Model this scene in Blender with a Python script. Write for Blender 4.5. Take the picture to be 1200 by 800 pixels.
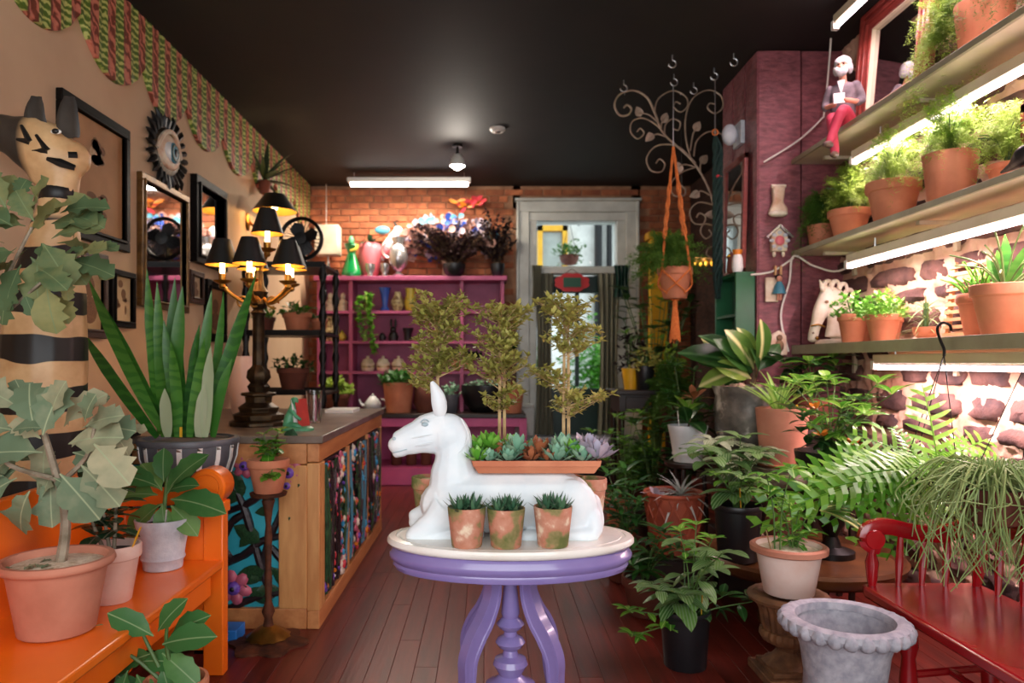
import bpy, math, random
from mathutils import Vector, Matrix, noise as mnoise
for o in list(bpy.data.objects): bpy.data.objects.remove(o)
S = bpy.context.scene; C = S.collection; PI = math.pi
random.seed(7); R = random.uniform
def V(x, y=0, z=0): return Vector((x, y, z))
def rgb(r, g, b):
    f = lambda c: (c/255/12.92) if c/255 <= .04045 else ((c/255+.055)/1.055)**2.4
    return (f(r), f(g), f(b), 1)

# ------------------------------------------------------------------ camera, world, lights, exposure
cd = bpy.data.cameras.new('camera'); cam = bpy.data.objects.new('camera', cd); C.objects.link(cam); S.camera = cam
cd.lens = 25.5; cd.sensor_width = 36; cd.shift_x = .025; cd.shift_y = .0208
cam.location = (0, 0, 1.3); cam.rotation_euler = (PI/2, 0, 0)
cd.dof.use_dof = True; cd.dof.focus_distance = 2.5; cd.dof.aperture_fstop = 2.5
cd.clip_start = .05
W0 = bpy.data.worlds.new('world'); S.world = W0; W0.use_nodes = True
W0.node_tree.nodes['Background'].inputs[0].default_value = (.80, .90, 1, 1)
W0.node_tree.nodes['Background'].inputs[1].default_value = 2.0
S.view_settings.view_transform = 'Standard'; S.view_settings.look = 'None'
S.view_settings.gamma = 1; S.view_settings.use_curve_mapping = False
S.view_settings.exposure = 0.3
def area(name, loc, rot, sx, sy, e, col=(1, 1, 1), parent=None):
    l = bpy.data.lights.new(name, 'AREA'); l.shape = 'RECTANGLE'; l.size = sx; l.size_y = sy; l.energy = e; l.color = col
    o = bpy.data.objects.new(name, l); C.objects.link(o); o.location = loc; o.rotation_euler = rot
    if parent: o.parent = parent
    return o
def point(name, loc, e, col, r=.03, parent=None):
    l = bpy.data.lights.new(name, 'POINT'); l.energy = e; l.color = col; l.shadow_soft_size = r
    o = bpy.data.objects.new(name, l); C.objects.link(o); o.location = loc
    if parent: o.parent = parent
    return o
# daylight coming in through the shop front behind the camera
area('shop_window_daylight', (.1, -.95, 1.75), (PI/2, 0, 0), 3.6, 2.3, 60, (1, .97, .94))

# ------------------------------------------------------------------ pixel frame of the survey -> metres
def P(px, py, y): return V((px-570)*y/850, y, 1.3+(425-py)*y/850)

# ------------------------------------------------------------------ materials
M = {}
def nt(name):
    m = bpy.data.materials.new(name); m.use_nodes = True; M[name] = m
    n = m.node_tree.nodes; return m, n, m.node_tree.links, n['Principled BSDF']
def noise_nodes(n, l, scale, detail=4, rough=.55, sc=(1, 1, 1), rnd=True):
    tc = n.new('ShaderNodeTexCoord'); mp = n.new('ShaderNodeMapping'); mp.inputs['Scale'].default_value = sc
    l.new(tc.outputs['Object'], mp.inputs[0])
    t = n.new('ShaderNodeTexNoise'); t.noise_dimensions = '4D'; t.inputs['Scale'].default_value = scale
    t.inputs['Detail'].default_value = detail; t.inputs['Roughness'].default_value = rough
    l.new(mp.outputs[0], t.inputs['Vector'])
    if rnd:
        oi = n.new('ShaderNodeObjectInfo'); mu = n.new('ShaderNodeMath'); mu.operation = 'MULTIPLY'; mu.inputs[1].default_value = 37
        l.new(oi.outputs['Random'], mu.inputs[0]); l.new(mu.outputs[0], t.inputs['W'])
    return t
def ramp(n, stops):
    r = n.new('ShaderNodeValToRGB'); e = r.color_ramp.elements
    while len(e) < len(stops): e.new(.5)
    for q, (p, c) in zip(e, stops): q.position = p; q.color = c
    return r
def mat(name, c1, c2=None, rough=.5, metal=0, scale=8, detail=4, lo=.35, hi=.65, bump=0, bscale=None, coat=0, sc=(1, 1, 1), stops=None, rnd=0, spec=.5):
    m, n, l, b = nt(name)
    b.inputs['Roughness'].default_value = rough; b.inputs['Metallic'].default_value = metal; b.inputs['Coat Weight'].default_value = coat
    b.inputs['Coat Roughness'].default_value = .12
    b.inputs['Base Color'].default_value = c1; b.inputs['Specular IOR Level'].default_value = spec
    if c2 or stops:
        t = noise_nodes(n, l, scale, detail, sc=sc); r = ramp(n, stops or [(lo, c1), (hi, c2)])
        l.new(t.outputs['Fac'], r.inputs[0]); out = r.outputs[0]
        if rnd:
            oi = n.new('ShaderNodeObjectInfo'); hs = n.new('ShaderNodeHueSaturation'); mr = n.new('ShaderNodeMapRange')
            mr.inputs[3].default_value = 1-rnd; mr.inputs[4].default_value = 1+rnd
            l.new(oi.outputs['Random'], mr.inputs[0]); l.new(mr.outputs[0], hs.inputs['Value']); l.new(out, hs.inputs['Color']); out = hs.outputs[0]
        l.new(out, b.inputs['Base Color'])
    if bump:
        t2 = noise_nodes(n, l, bscale or scale*3, 5, .6, sc)
        bp = n.new('ShaderNodeBump'); bp.inputs['Strength'].default_value = bump; bp.inputs['Distance'].default_value = .01
        l.new(t2.outputs['Fac'], bp.inputs['Height']); l.new(bp.outputs[0], b.inputs['Normal'])
    return m
def leafmat(name, c1, c2, rib=None, ribw=.035, rough=.38, trans=.25, bands=None, edge=None, nscale=3, rw=1):
    m, n, l, b = nt(name); b.inputs['Roughness'].default_value = rough
    oi = n.new('ShaderNodeObjectInfo'); t = noise_nodes(n, l, nscale, 3)
    ad = n.new('ShaderNodeMath'); ad.operation = 'ADD'; rm = n.new('ShaderNodeMath'); rm.operation = 'MULTIPLY_ADD'; rm.inputs[1].default_value = rw; rm.inputs[2].default_value = .55*(1-rw); l.new(oi.outputs['Random'], rm.inputs[0]); l.new(rm.outputs[0], ad.inputs[0]); l.new(t.outputs['Fac'], ad.inputs[1])
    r = ramp(n, [(.45, c1), (1.35 if False else .98, c2)])
    h = n.new('ShaderNodeMath'); h.operation = 'MULTIPLY'; h.inputs[1].default_value = .62; l.new(ad.outputs[0], h.inputs[0]); l.new(h.outputs[0], r.inputs[0])
    out = r.outputs[0]
    tc = n.new('ShaderNodeTexCoord'); sx = n.new('ShaderNodeSeparateXYZ'); l.new(tc.outputs['Object'], sx.inputs[0])
    ab = n.new('ShaderNodeMath'); ab.operation = 'ABSOLUTE'; l.new(sx.outputs[0], ab.inputs[0])
    def mix(f, col):
        nonlocal out
        x = n.new('ShaderNodeMix'); x.data_type = 'RGBA'; l.new(f, x.inputs[0]); l.new(out, x.inputs[6]); x.inputs[7].default_value = col; out = x.outputs[2]
    if bands:
        wv = n.new('ShaderNodeTexWave'); wv.bands_direction = bands[2]; wv.inputs['Scale'].default_value = bands[1]; wv.inputs['Distortion'].default_value = bands[3]
        wv.inputs['Detail'].default_value = 2
        l.new(tc.outputs['Object'], wv.inputs[0]); rr = ramp(n, [(.5, (0, 0, 0, 1)), (.85, (1, 1, 1, 1))]); l.new(wv.outputs['Fac'], rr.inputs[0]); mix(rr.outputs[0], bands[0])
    if rib:
        mr = n.new('ShaderNodeMapRange'); mr.inputs[1].default_value = ribw; mr.inputs[2].default_value = ribw*.3; l.new(ab.outputs[0], mr.inputs[0]); mix(mr.outputs[0], rib)
    if edge:
        mr = n.new('ShaderNodeMapRange'); mr.inputs[1].default_value = edge[1]; mr.inputs[2].default_value = edge[1]*1.1; l.new(ab.outputs[0], mr.inputs[0]); mix(mr.outputs[0], edge[0])
    l.new(out, b.inputs['Base Color'])
    if trans:
        tr = n.new('ShaderNodeBsdfTranslucent'); l.new(out, tr.inputs[0]); ms = n.new('ShaderNodeMixShader'); ms.inputs[0].default_value = trans
        l.new(b.outputs[0], ms.inputs[1]); l.new(tr.outputs[0], ms.inputs[2]); l.new(ms.outputs[0], n['Material Output'].inputs[0])
    return m
def emit(name, col, s):
    m, n, l, b = nt(name); b.inputs['Emission Color'].default_value = (*col, 1); b.inputs['Emission Strength'].default_value = s; b.inputs['Base Color'].default_value = (*col, 1); return m
def glass(name, col=(1, 1, 1, 1), rough=.02):
    m, n, l, b = nt(name); b.inputs['Transmission Weight'].default_value = 1; b.inputs['Roughness'].default_value = rough; b.inputs['Base Color'].default_value = col; b.inputs['IOR'].default_value = 1.45; return m
def wavemat(name, cols, scale, direction='X', dist=3, rough=.5, bump=0, wtype='BANDS', dscale=1.5, lo=.45, hi=.55):
    m, n, l, b = nt(name); b.inputs['Roughness'].default_value = rough
    tc = n.new('ShaderNodeTexCoord'); wv = n.new('ShaderNodeTexWave'); wv.wave_type = wtype
    if wtype == 'BANDS': wv.bands_direction = direction
    wv.inputs['Scale'].default_value = scale; wv.inputs['Distortion'].default_value = dist; wv.inputs['Detail'].default_value = 1.5; wv.inputs['Detail Scale'].default_value = dscale
    l.new(tc.outputs['Object'], wv.inputs[0]); r = ramp(n, [(lo, cols[0]), (hi, cols[1])]); l.new(wv.outputs['Fac'], r.inputs[0])
    out = r.outputs[0]
    t = noise_nodes(n, l, 6, 4); x = n.new('ShaderNodeMix'); x.data_type = 'RGBA'; x.blend_type = 'MULTIPLY'; x.inputs[0].default_value = .5
    rr = ramp(n, [(.3, (.55, .5, .45, 1)), (.7, (1, 1, 1, 1))]); l.new(t.outputs['Fac'], rr.inputs[0]); l.new(out, x.inputs[6]); l.new(rr.outputs[0], x.inputs[7])
    l.new(x.outputs[2], b.inputs['Base Color'])
    if bump:
        bp = n.new('ShaderNodeBump'); bp.inputs['Strength'].default_value = bump; bp.inputs['Distance'].default_value = .01; l.new(wv.outputs['Fac'], bp.inputs['Height']); l.new(bp.outputs[0], b.inputs['Normal'])
    return m

BLK = (0, 0, 0, 1)
mat('floorwood', rgb(110, 38, 27), rgb(80, 27, 19), .36, scale=3, sc=(6, .6, 6), bump=.12, bscale=9, coat=.08, rnd=.14, spec=.35)
mat('gap', rgb(62, 22, 16), rough=.9)
mat('ceil', rgb(24, 19, 17), rgb(14, 11, 10), .7, scale=2.5, bump=.1, bscale=6)
mat('plaster', rgb(212, 182, 148), rgb(196, 162, 130), .85, scale=1.3, bump=.08, bscale=40)
mat('brick', rgb(196, 118, 76), rgb(148, 80, 54), .85, scale=7, bump=.4, bscale=30, rnd=.28)
mat('mortar', rgb(176, 130, 98), rgb(140, 98, 74), .95, scale=9, bump=.5, bscale=40)
mat('stone', rgb(112, 78, 68), rgb(56, 38, 36), .85, scale=7, bump=1, bscale=16, rnd=.25)
mat('creammortar', rgb(228, 196, 168), rgb(180, 130, 104), .9, scale=4, bump=.9, bscale=12)
mat('pierwood', rgb(150, 82, 88), rgb(108, 54, 60), .42, scale=3, sc=(5, 5, 14), bump=.6, bscale=7)
mat('darkwood', rgb(48, 28, 20), rgb(28, 17, 13), .4, scale=4, sc=(1, 6, 6))
mat('pine', rgb(216, 158, 96), rgb(190, 128, 72), .5, scale=3, sc=(7, 7, 1), bump=.05, bscale=6)
mat('pineh', rgb(206, 140, 84), rgb(180, 112, 62), .5, scale=3, sc=(7, .8, 7), bump=.05, bscale=6)
mat('slab', rgb(132, 116, 102), rgb(98, 84, 72), .32, scale=5, bump=.1, bscale=20, coat=.2)
mat('orange', rgb(250, 122, 24), rgb(242, 108, 18), .34, scale=3, bump=.08, bscale=20, coat=.3)
mat('purplepaint', rgb(136, 122, 178), rgb(122, 108, 166), .25, scale=5, coat=.5)
mat('marble', rgb(242, 240, 234), rgb(226, 220, 208), .3, scale=5, bump=.03, coat=.3)
mat('horsewhite', rgb(236, 242, 244), rgb(218, 230, 236), .48, scale=9, bump=.12, bscale=30)
mat('horsegrey', rgb(170, 190, 198), rough=.6)
mat('terra', rgb(208, 136, 100), rgb(186, 110, 78), .75, scale=6, bump=.1, bscale=60, rnd=.1)
mat('terrapale', rgb(204, 140, 114), rgb(174, 110, 86), .8, scale=4, bump=.1, bscale=50)
mat('terrachalk', rgb(228, 202, 190), rgb(212, 164, 144), .85, scale=5, lo=.45, hi=.75, bump=.1, bscale=50)
mat('terradark', rgb(120, 66, 48), rgb(92, 48, 38), .8, scale=5)
mat('terramoss', None or rgb(190, 110, 72), None, .85, bump=.2, bscale=40, scale=11, stops=[(.40, rgb(96, 104, 52)), (.48, rgb(140, 126, 82)), (.52, rgb(184, 122, 96)), (.6, rgb(196, 140, 116)), (.66, rgb(228, 208, 180))])
mat('soil', rgb(50, 34, 24), rgb(24, 16, 12), .95, scale=40, bump=1, bscale=60)
mat('grit', rgb(240, 228, 206), rgb(196, 172, 140), .9, scale=60, bump=.6, bscale=70)
mat('whiteceramic', rgb(226, 228, 226), rgb(212, 214, 214), .35, scale=5)
mat('chalkgrey', rgb(206, 208, 212), rgb(184, 186, 194), .8, scale=20, bump=.3, bscale=60)
mat('greyglaze', rgb(100, 102, 108), rgb(78, 80, 86), .45, scale=8)
mat('blackpot', rgb(24, 24, 27), rough=.4)
mat('blackmetal', rgb(18, 16, 15), rough=.4, metal=.4)
mat('bronze', rgb(86, 66, 42), rgb(44, 34, 24), .45, .75, scale=14, bump=.3, bscale=25)
mat('gold', rgb(190, 140, 62), rgb(140, 96, 40), .35, .9, scale=10)
mat('rust', rgb(104, 56, 30), rgb(62, 34, 20), .7, .4, scale=18, bump=.3)
mat('ironrim', rgb(134, 92, 58), rgb(88, 56, 36), .75, .2, scale=16, bump=.4, bscale=40)
mat('greystone', rgb(176, 174, 182), rgb(140, 140, 150), .85, scale=30, bump=.3, bscale=60)
mat('redpaint', rgb(162, 18, 26), rgb(132, 12, 20), .24, scale=3, coat=.5)
mat('zincgrey', rgb(92, 84, 76), None, .45, .3, scale=9, stops=[(.38, rgb(84, 82, 76)), (.56, rgb(124, 118, 108)), (.64, rgb(214, 206, 196))], bump=.2)
mat('magenta', rgb(176, 80, 120), rgb(150, 62, 102), .5, scale=4)
mat('pinkbright', rgb(228, 106, 160), rgb(208, 90, 144), .5, scale=4)
mat('doorwhite', rgb(212, 212, 204), rgb(190, 190, 182), .5, scale=5)
mat('doorgreen', rgb(28, 62, 52), rgb(20, 48, 40), .4, scale=5)
mat('signred', rgb(196, 36, 40), rough=.5); mat('signgreen', rgb(34, 84, 62), rough=.5)
mat('curtain', rgb(132, 130, 110), rgb(104, 102, 86), .9, scale=6, sc=(6, 6, .4))
mat('yellow', rgb(232, 178, 30), rgb(210, 150, 20), .5, scale=4)
mat('shelfcream', rgb(214, 202, 176), rgb(196, 182, 152), .45, scale=5)
mat('shelfedge', rgb(164, 158, 128), rgb(144, 136, 108), .5, scale=6)
mat('fixture', rgb(226, 222, 214), rough=.35)
mat('redframe', rgb(150, 62, 52), rgb(120, 44, 38), .35, scale=5, sc=(1, 1, 5))
mat('blackframe', rgb(16, 12, 10), rough=.5, spec=.12); mat('goldframe', rgb(126, 92, 48), rgb(86, 60, 30), .4, .5, scale=20)
mat('brownframe', rgb(74, 46, 30), rgb(50, 30, 20), .45, scale=12)
mat('mirror', rgb(220, 220, 220), rough=.03, metal=1)
mat('paper', rgb(206, 184, 150), rgb(178, 150, 112), .8, scale=3)
mat('sepia', rgb(186, 142, 98), rgb(160, 116, 76), .7, scale=3); mat('ink', rgb(104, 76, 58), rgb(146, 110, 80), .8, scale=14)
mat('zebratan', rgb(206, 160, 104), rgb(176, 128, 80), .5, scale=8, bump=.1, bscale=30)
mat('black', rgb(14, 13, 13), rough=.45); mat('white', rgb(236, 234, 228), rough=.5)
mat('muzzle', rgb(58, 52, 46), rgb(34, 30, 28), .45, scale=8)
mat('bark', rgb(160, 148, 128), rgb(112, 100, 80), .8, scale=20, bump=.3); mat('barktan', rgb(200, 172, 126), rgb(160, 130, 88), .8, scale=20)
mat('stemgreen', rgb(84, 116, 54), rgb(62, 92, 40), .5, scale=8); mat('stembrown', rgb(96, 72, 48), rough=.7)
mat('macrame', rgb(226, 130, 62), rgb(204, 104, 44), .8, scale=60, bump=.5, bscale=90); mat('macramegreen', rgb(26, 56, 48), rgb(18, 40, 36), .85, scale=60, bump=.5)
mat('patina', rgb(176, 154, 132), rgb(140, 116, 98), .5, .45, scale=16); mat('steel', rgb(180, 180, 180), rough=.3, metal=.9)
mat('greenpaint', rgb(32, 104, 62), rgb(26, 86, 52), .4, scale=4); mat('emerald', rgb(16, 130, 66), rough=.2, coat=.5); mat('jade', rgb(96, 168, 124), rgb(60, 130, 88), .4, scale=14)
mat('pinkglaze', rgb(222, 110, 120), rough=.3); mat('blueglaze', rgb(60, 90, 180), rough=.25); mat('yellowglaze', rgb(190, 170, 60), rough=.35)
mat('silver', rgb(190, 186, 186), rough=.25, metal=.8); mat('creamware', rgb(226, 214, 190), rgb(206, 190, 160), .4, scale=14); mat('patterned', rgb(196, 180, 130), rgb(120, 92, 60), .4, scale=24, lo=.45, hi=.55)
mat('turquoise', rgb(70, 196, 214), rgb(44, 170, 192), .35, scale=4); mat('reliefdark', rgb(52, 36, 38), rgb(28, 20, 24), .35, scale=24, bump=.4, bscale=60)
mat('reliefleaf', rgb(52, 92, 56), rgb(26, 52, 34), .35, scale=26); mat('reliefpink', rgb(210, 110, 130), rgb(180, 84, 110), .35, scale=20); mat('reliefviolet', rgb(110, 76, 176), rough=.35)
mat('reliefblue', rgb(60, 160, 205), rough=.35); mat('relieforange', rgb(224, 130, 40), rough=.35); mat('reliefred', rgb(200, 60, 70), rough=.35); mat('reliefcream', rgb(226, 216, 196), rough=.35)
mat('skin', rgb(214, 150, 124), rgb(190, 120, 96), .6, scale=10); mat('greyhair', rgb(208, 204, 206), rgb(170, 166, 170), .8, scale=30, bump=.5); mat('jacket', rgb(126, 112, 118), rgb(92, 82, 88), .8, scale=30); mat('trousers', rgb(196, 58, 84), rgb(168, 40, 66), .7, scale=8); mat('shoe', rgb(92, 66, 58), rough=.5)
mat('bust', rgb(238, 226, 206), rgb(216, 196, 168), .5, scale=10); mat('trellis', rgb(206, 156, 108), rough=.6)
mat('lampshade', rgb(24, 22, 19), rough=.5); mat('shadegold', rgb(214, 160, 66), rough=.4, metal=.5); mat('linen', rgb(238, 228, 206), rgb(220, 206, 180), .8, scale=6)
mat('candle', rgb(240, 226, 190), rough=.5); mat('pinkvase', rgb(226, 196, 184), rough=.35); mat('redbook', rgb(186, 52, 40), rgb(140, 34, 30), .4, scale=6)
mat('plasterfig', rgb(226, 212, 186), rgb(196, 150, 120), .5, scale=12); mat('bluefig', rgb(70, 130, 150), rough=.5); mat('blueplastic', rgb(40, 120, 200), rough=.4)
mat('cable', rgb(228, 218, 206), rough=.5); mat('pebble', rgb(206, 160, 146), rgb(160, 120, 108), .8, scale=5, rnd=.2); mat('traybrown', rgb(116, 72, 36), rgb(76, 44, 24), .35, .2, scale=6, coat=.3)
mat('wicker', rgb(176, 84, 54), rgb(140, 60, 38), .7, scale=8); mat('fleck', rgb(196, 120, 40), rough=.7)
emit('tubepink', (1, .80, .84), 9); emit('tubewhite', (1, .96, .92), 9); emit('flame', (1, .70, .32), 16); emit('bulb', (1, .95, .88), 22)
glass('clearglass'); glass('windowglass', (.95, 1, .98, 1), 0)
# leaves
G = lambda *a: rgb(*a)
leafmat('l_snake', G(40, 98, 30), G(84, 142, 50), bands=(G(58, 118, 36), 6, 'Z', 11), trans=.1)
leafmat('l_snakepale', G(176, 190, 150), G(200, 208, 176), trans=.2)
leafmat('l_felt', G(108, 128, 98), G(176, 170, 136), rib=G(164, 176, 138), ribw=.018, rough=.75, trans=.15)
leafmat('l_feltup', G(84, 108, 70), G(150, 146, 90), rib=G(122, 140, 96), ribw=.016, rough=.7, trans=.2)
leafmat('l_rubber', G(34, 62, 40), G(66, 92, 58), rib=G(120, 110, 90), rough=.25, trans=.1)
leafmat('l_gyn', G(62, 116, 58), G(110, 156, 82), rib=G(140, 172, 118), ribw=.016, rough=.5)
leafmat('l_bright', G(76, 142, 40), G(136, 190, 66), rib=G(170, 208, 110), rough=.35, trans=.35)
leafmat('l_mid', G(48, 100, 32), G(104, 152, 52), rib=G(120, 160, 90), rough=.33)
leafmat('l_dark', G(30, 66, 28), G(62, 104, 44), rib=G(70, 110, 60), rough=.3)
leafmat('l_medin', G(60, 106, 40), G(116, 158, 74), bands=(G(134, 162, 116), 3.4, 'X', 1.0), rough=.4)
leafmat('l_pale', G(112, 140, 92), G(170, 184, 146), bands=(G(196, 206, 176), 3.4, 'X', 1.0), rough=.45)
leafmat('l_croton', G(72, 110, 44), G(150, 176, 78), rib=G(226, 220, 150), ribw=.06, rough=.3)
leafmat('l_silver', G(176, 186, 180), G(206, 206, 200), rough=.6, trans=.15)
leafmat('l_fish', G(84, 146, 40), G(146, 196, 74), rough=.3, trans=.3)
leafmat('l_rhips', G(112, 140, 80), G(150, 172, 104), rough=.5, trans=.1)
leafmat('l_fern', G(122, 160, 50), G(186, 206, 96), rough=.6, trans=.4, nscale=9, rw=.25)
leafmat('l_ferndark', G(60, 104, 34), G(116, 156, 58), rough=.6, trans=.35, nscale=9, rw=.25)
mat('darkbrick', rgb(74, 46, 36), rgb(40, 26, 22), .9, scale=6, sc=(1, 2, 6), bump=.5)
leafmat('l_topiary', G(142, 146, 66), G(226, 216, 128), rough=.45, trans=.3, nscale=14, rw=.1)
leafmat('l_haw', G(52, 92, 66), G(92, 132, 96), rough=.4, trans=.05)
leafmat('l_echeveria', G(120, 168, 140), G(160, 196, 164), rough=.5, trans=.05)
leafmat('l_lilac', G(170, 164, 182), G(196, 176, 186), rough=.5, trans=.05)
leafmat('l_sedum', G(92, 160, 50), G(140, 196, 80), rough=.4, trans=.1)
leafmat('l_brownsuc', G(150, 84, 54), G(176, 110, 74), rough=.4, trans=.05)
leafmat('l_black', G(34, 22, 26), G(70, 40, 44), rough=.5, trans=.15)
leafmat('l_spike', G(28, 44, 24), G(54, 70, 30), rough=.5, trans=.1)
leafmat('l_deep', G(34, 84, 34), G(72, 130, 54), rough=.4, trans=.25)

# ------------------------------------------------------------------ mesh helpers
class MB:
    def __init__(s): s.v = []; s.f = []; s.m = []
    def add(s, vs, fs, m=0):
        k = len(s.v); s.v += [tuple(v) for v in vs]; s.f += [tuple(i+k for i in f) for f in fs]; s.m += [m]*len(fs); return s
    def box(s, c, d, rz=0, m=0, X=None):
        a, b, e = d[0]/2, d[1]/2, d[2]/2; c = Vector(c); r = X or Matrix.Rotation(rz, 3, 'Z')
        vs = [c + r @ V(x, y, z) for x, y, z in ((-a,-b,-e),(a,-b,-e),(a,b,-e),(-a,b,-e),(-a,-b,e),(a,-b,e),(a,b,e),(-a,b,e))]
        return s.add(vs, [(0,3,2,1),(4,5,6,7),(0,1,5,4),(1,2,6,5),(2,3,7,6),(3,0,4,7)], m)
    def bar(s, a, b, w, t, m=0):                  # a rectangular bar from a to b
        a = Vector(a); b = Vector(b); d = b-a; q = d.to_track_quat('Y', 'Z').to_matrix(); return s.box((a+b)/2, (w, d.length, t), X=q, m=m)
    def sweep(s, pts, sec, sc=None, up=None, m=0, closed=False, caps=True):
        pts = [Vector(p) for p in pts]; n = len(pts); k = len(sec); sc = sc or [1]*n; vs = []; pu = None
        for i, p in enumerate(pts):
            if closed: d = pts[(i+1) % n]-pts[i-1]
            else: d = pts[min(i+1, n-1)]-pts[max(i-1, 0)]
            d = d.normalized() if d.length > 1e-9 else V(0, 0, 1)
            if up is not None: u = Vector(up)
            else: u = pu if pu is not None else (V(0, 0, 1) if abs(d.z) < .9 else V(1, 0, 0))
            u = u-d*u.dot(d)
            if u.length < 1e-6: u = d.orthogonal()
            u.normalize(); pu = u; x = d.cross(u); q = sc[i]; q = (q, q) if not isinstance(q, (tuple, list)) else q
            vs += [p+x*(a*q[0])+u*(b*q[1]) for a, b in sec]
        fs = []
        for i in range(n if closed else n-1):
            j = (i+1) % n
            fs += [(i*k+a, i*k+(a+1) % k, j*k+(a+1) % k, j*k+a) for a in range(k)]
        if caps and not closed: fs += [tuple(range(k))[::-1], tuple((n-1)*k+a for a in range(k))]
        return s.add(vs, fs, m)
    def tube(s, pts, r, n=6, m=0, closed=False, up=None):
        r = list(r) if isinstance(r, (list, tuple)) else [r]*len(pts)
        return s.sweep(pts, [(math.cos(2*PI*i/n), math.sin(2*PI*i/n)) for i in range(n)], r, up, m, closed)
    def lathe(s, prof, n=20, c=(0, 0, 0), m=0, sx=1, sy=1, wob=None, caps=True):
        vs = []; k = len(prof); c = Vector(c)
        for j, (r, z) in enumerate(prof):
            for i in range(n):
                a = 2*PI*i/n; q = r*(wob(a, z) if wob else 1); vs.append(c+V(q*math.cos(a)*sx, q*math.sin(a)*sy, z))
        fs = [(j*n+i, j*n+(i+1) % n, (j+1)*n+(i+1) % n, (j+1)*n+i) for j in range(k-1) for i in range(n)]
        if caps and prof[0][0] > 1e-5: fs.append(tuple(range(n))[::-1])
        if caps and prof[-1][0] > 1e-5: fs.append(tuple((k-1)*n+i for i in range(n)))
        return s.add(vs, fs, m)
    def ell(s, c, r, nu=12, nv=8, m=0, X=None):
        r = (r, r, r) if not isinstance(r, (tuple, list)) else r; c = Vector(c); vs = []
        for j in range(nv+1):
            t = PI*j/nv
            for i in range(nu):
                a = 2*PI*i/nu; q = V(r[0]*math.sin(t)*math.cos(a), r[1]*math.sin(t)*math.sin(a), -r[2]*math.cos(t)); vs.append(c+(X @ q if X else q))
        return s.add(vs, [(j*nu+i, j*nu+(i+1) % nu, (j+1)*nu+(i+1) % nu, (j+1)*nu+i) for j in range(nv) for i in range(nu)], m)
    def prism(s, poly, d, X=None, c=(0, 0, 0), m=0):   # poly in local xy extruded along local z by d
        n = len(poly); X = X or Matrix.Identity(3); c = Vector(c)
        vs = [c+X @ V(x, y, 0) for x, y in poly]+[c+X @ V(x, y, d) for x, y in poly]
        return s.add(vs, [tuple(range(n))[::-1], tuple(range(n, 2*n))]+[(i, (i+1) % n, n+(i+1) % n, n+i) for i in range(n)], m)
    def mesh(s, name, smooth=True, ang=42):
        me = bpy.data.meshes.new(name); me.from_pydata(s.v, [], s.f)
        if any(s.m): me.polygons.foreach_set('material_index', s.m)
        if smooth: me.polygons.foreach_set('use_smooth', [True]*len(s.f)); me.set_sharp_from_angle(angle=math.radians(ang))
        return me
XZ = Matrix(((1, 0, 0), (0, 0, -1), (0, 1, 0)))       # poly xy -> world xz, depth towards -y
YZ = Matrix(((0, 0, 1), (1, 0, 0), (0, 1, 0)))        # poly xy -> world yz, depth towards +x
def props(o, label=None, cat=None, group=None, kind=None):
    if label: o['label'] = label
    if cat: o['category'] = cat
    if group: o['group'] = group
    if kind: o['kind'] = kind
    return o
def obj(name, mb, mats, parent=None, loc=None, bev=0, smooth=True, ang=42, **kw):
    me = mb.mesh(name, smooth, ang) if isinstance(mb, MB) else mb
    if not me.materials:
        for q in (mats if isinstance(mats, (list, tuple)) else [mats]): me.materials.append(M[q])
    o = bpy.data.objects.new(name, me); C.objects.link(o)
    if parent: o.parent = parent
    if loc is not None: o.location = loc
    if bev:
        b = o.modifiers.new('bevel', 'BEVEL'); b.width = bev; b.segments = 2; b.limit_method = 'ANGLE'; b.angle_limit = .7
    return props(o, **kw)
def thing(name, label, cat, loc=(0, 0, 0), rz=0, group=None):
    o = bpy.data.objects.new(name, None); C.objects.link(o); o.location = loc; o.rotation_euler = (0, 0, rz); o.empty_display_size = .05
    return props(o, label, cat, group)
def struct(name, mb, mats, **kw): return obj(name, mb, mats, kind='structure', **kw)
def copy_tree(o, loc=None, rz=None, label=None, parent=None):
    c = o.copy(); C.objects.link(c)
    if parent: c.parent = parent
    if loc is not None: c.location = loc
    if rz is not None: c.rotation_euler = (0, 0, rz)
    if label: c['label'] = label
    for ch in list(o.children): copy_tree(ch, parent=c)
    return c
def BX(*boxes):
    m = MB()
    for c, d in boxes: m.box(c, d)
    return m
def arc(c, r, a0, a1, n=12, ax='xz'):
    c = Vector(c); o = []
    for i in range(n+1):
        a = math.radians(a0+(a1-a0)*i/n); u, w = r*math.cos(a), r*math.sin(a); o.append(c+(V(u, 0, w) if ax == 'xz' else V(0, u, w) if ax == 'yz' else V(u, w, 0)))
    return o
def smooth_path(pts, n=6):
    pts = [Vector(p) for p in pts]; out = []
    for i in range(len(pts)-1):
        p0, p1, p2, p3 = pts[max(i-1, 0)], pts[i], pts[i+1], pts[min(i+2, len(pts)-1)]
        for k in range(n):
            t = k/n; out.append(.5*((2*p1)+(p2-p0)*t+(2*p0-5*p1+4*p2-p3)*t*t+(3*p1-p0-3*p2+p3)*t**3))
    return out+[pts[-1]]

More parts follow.
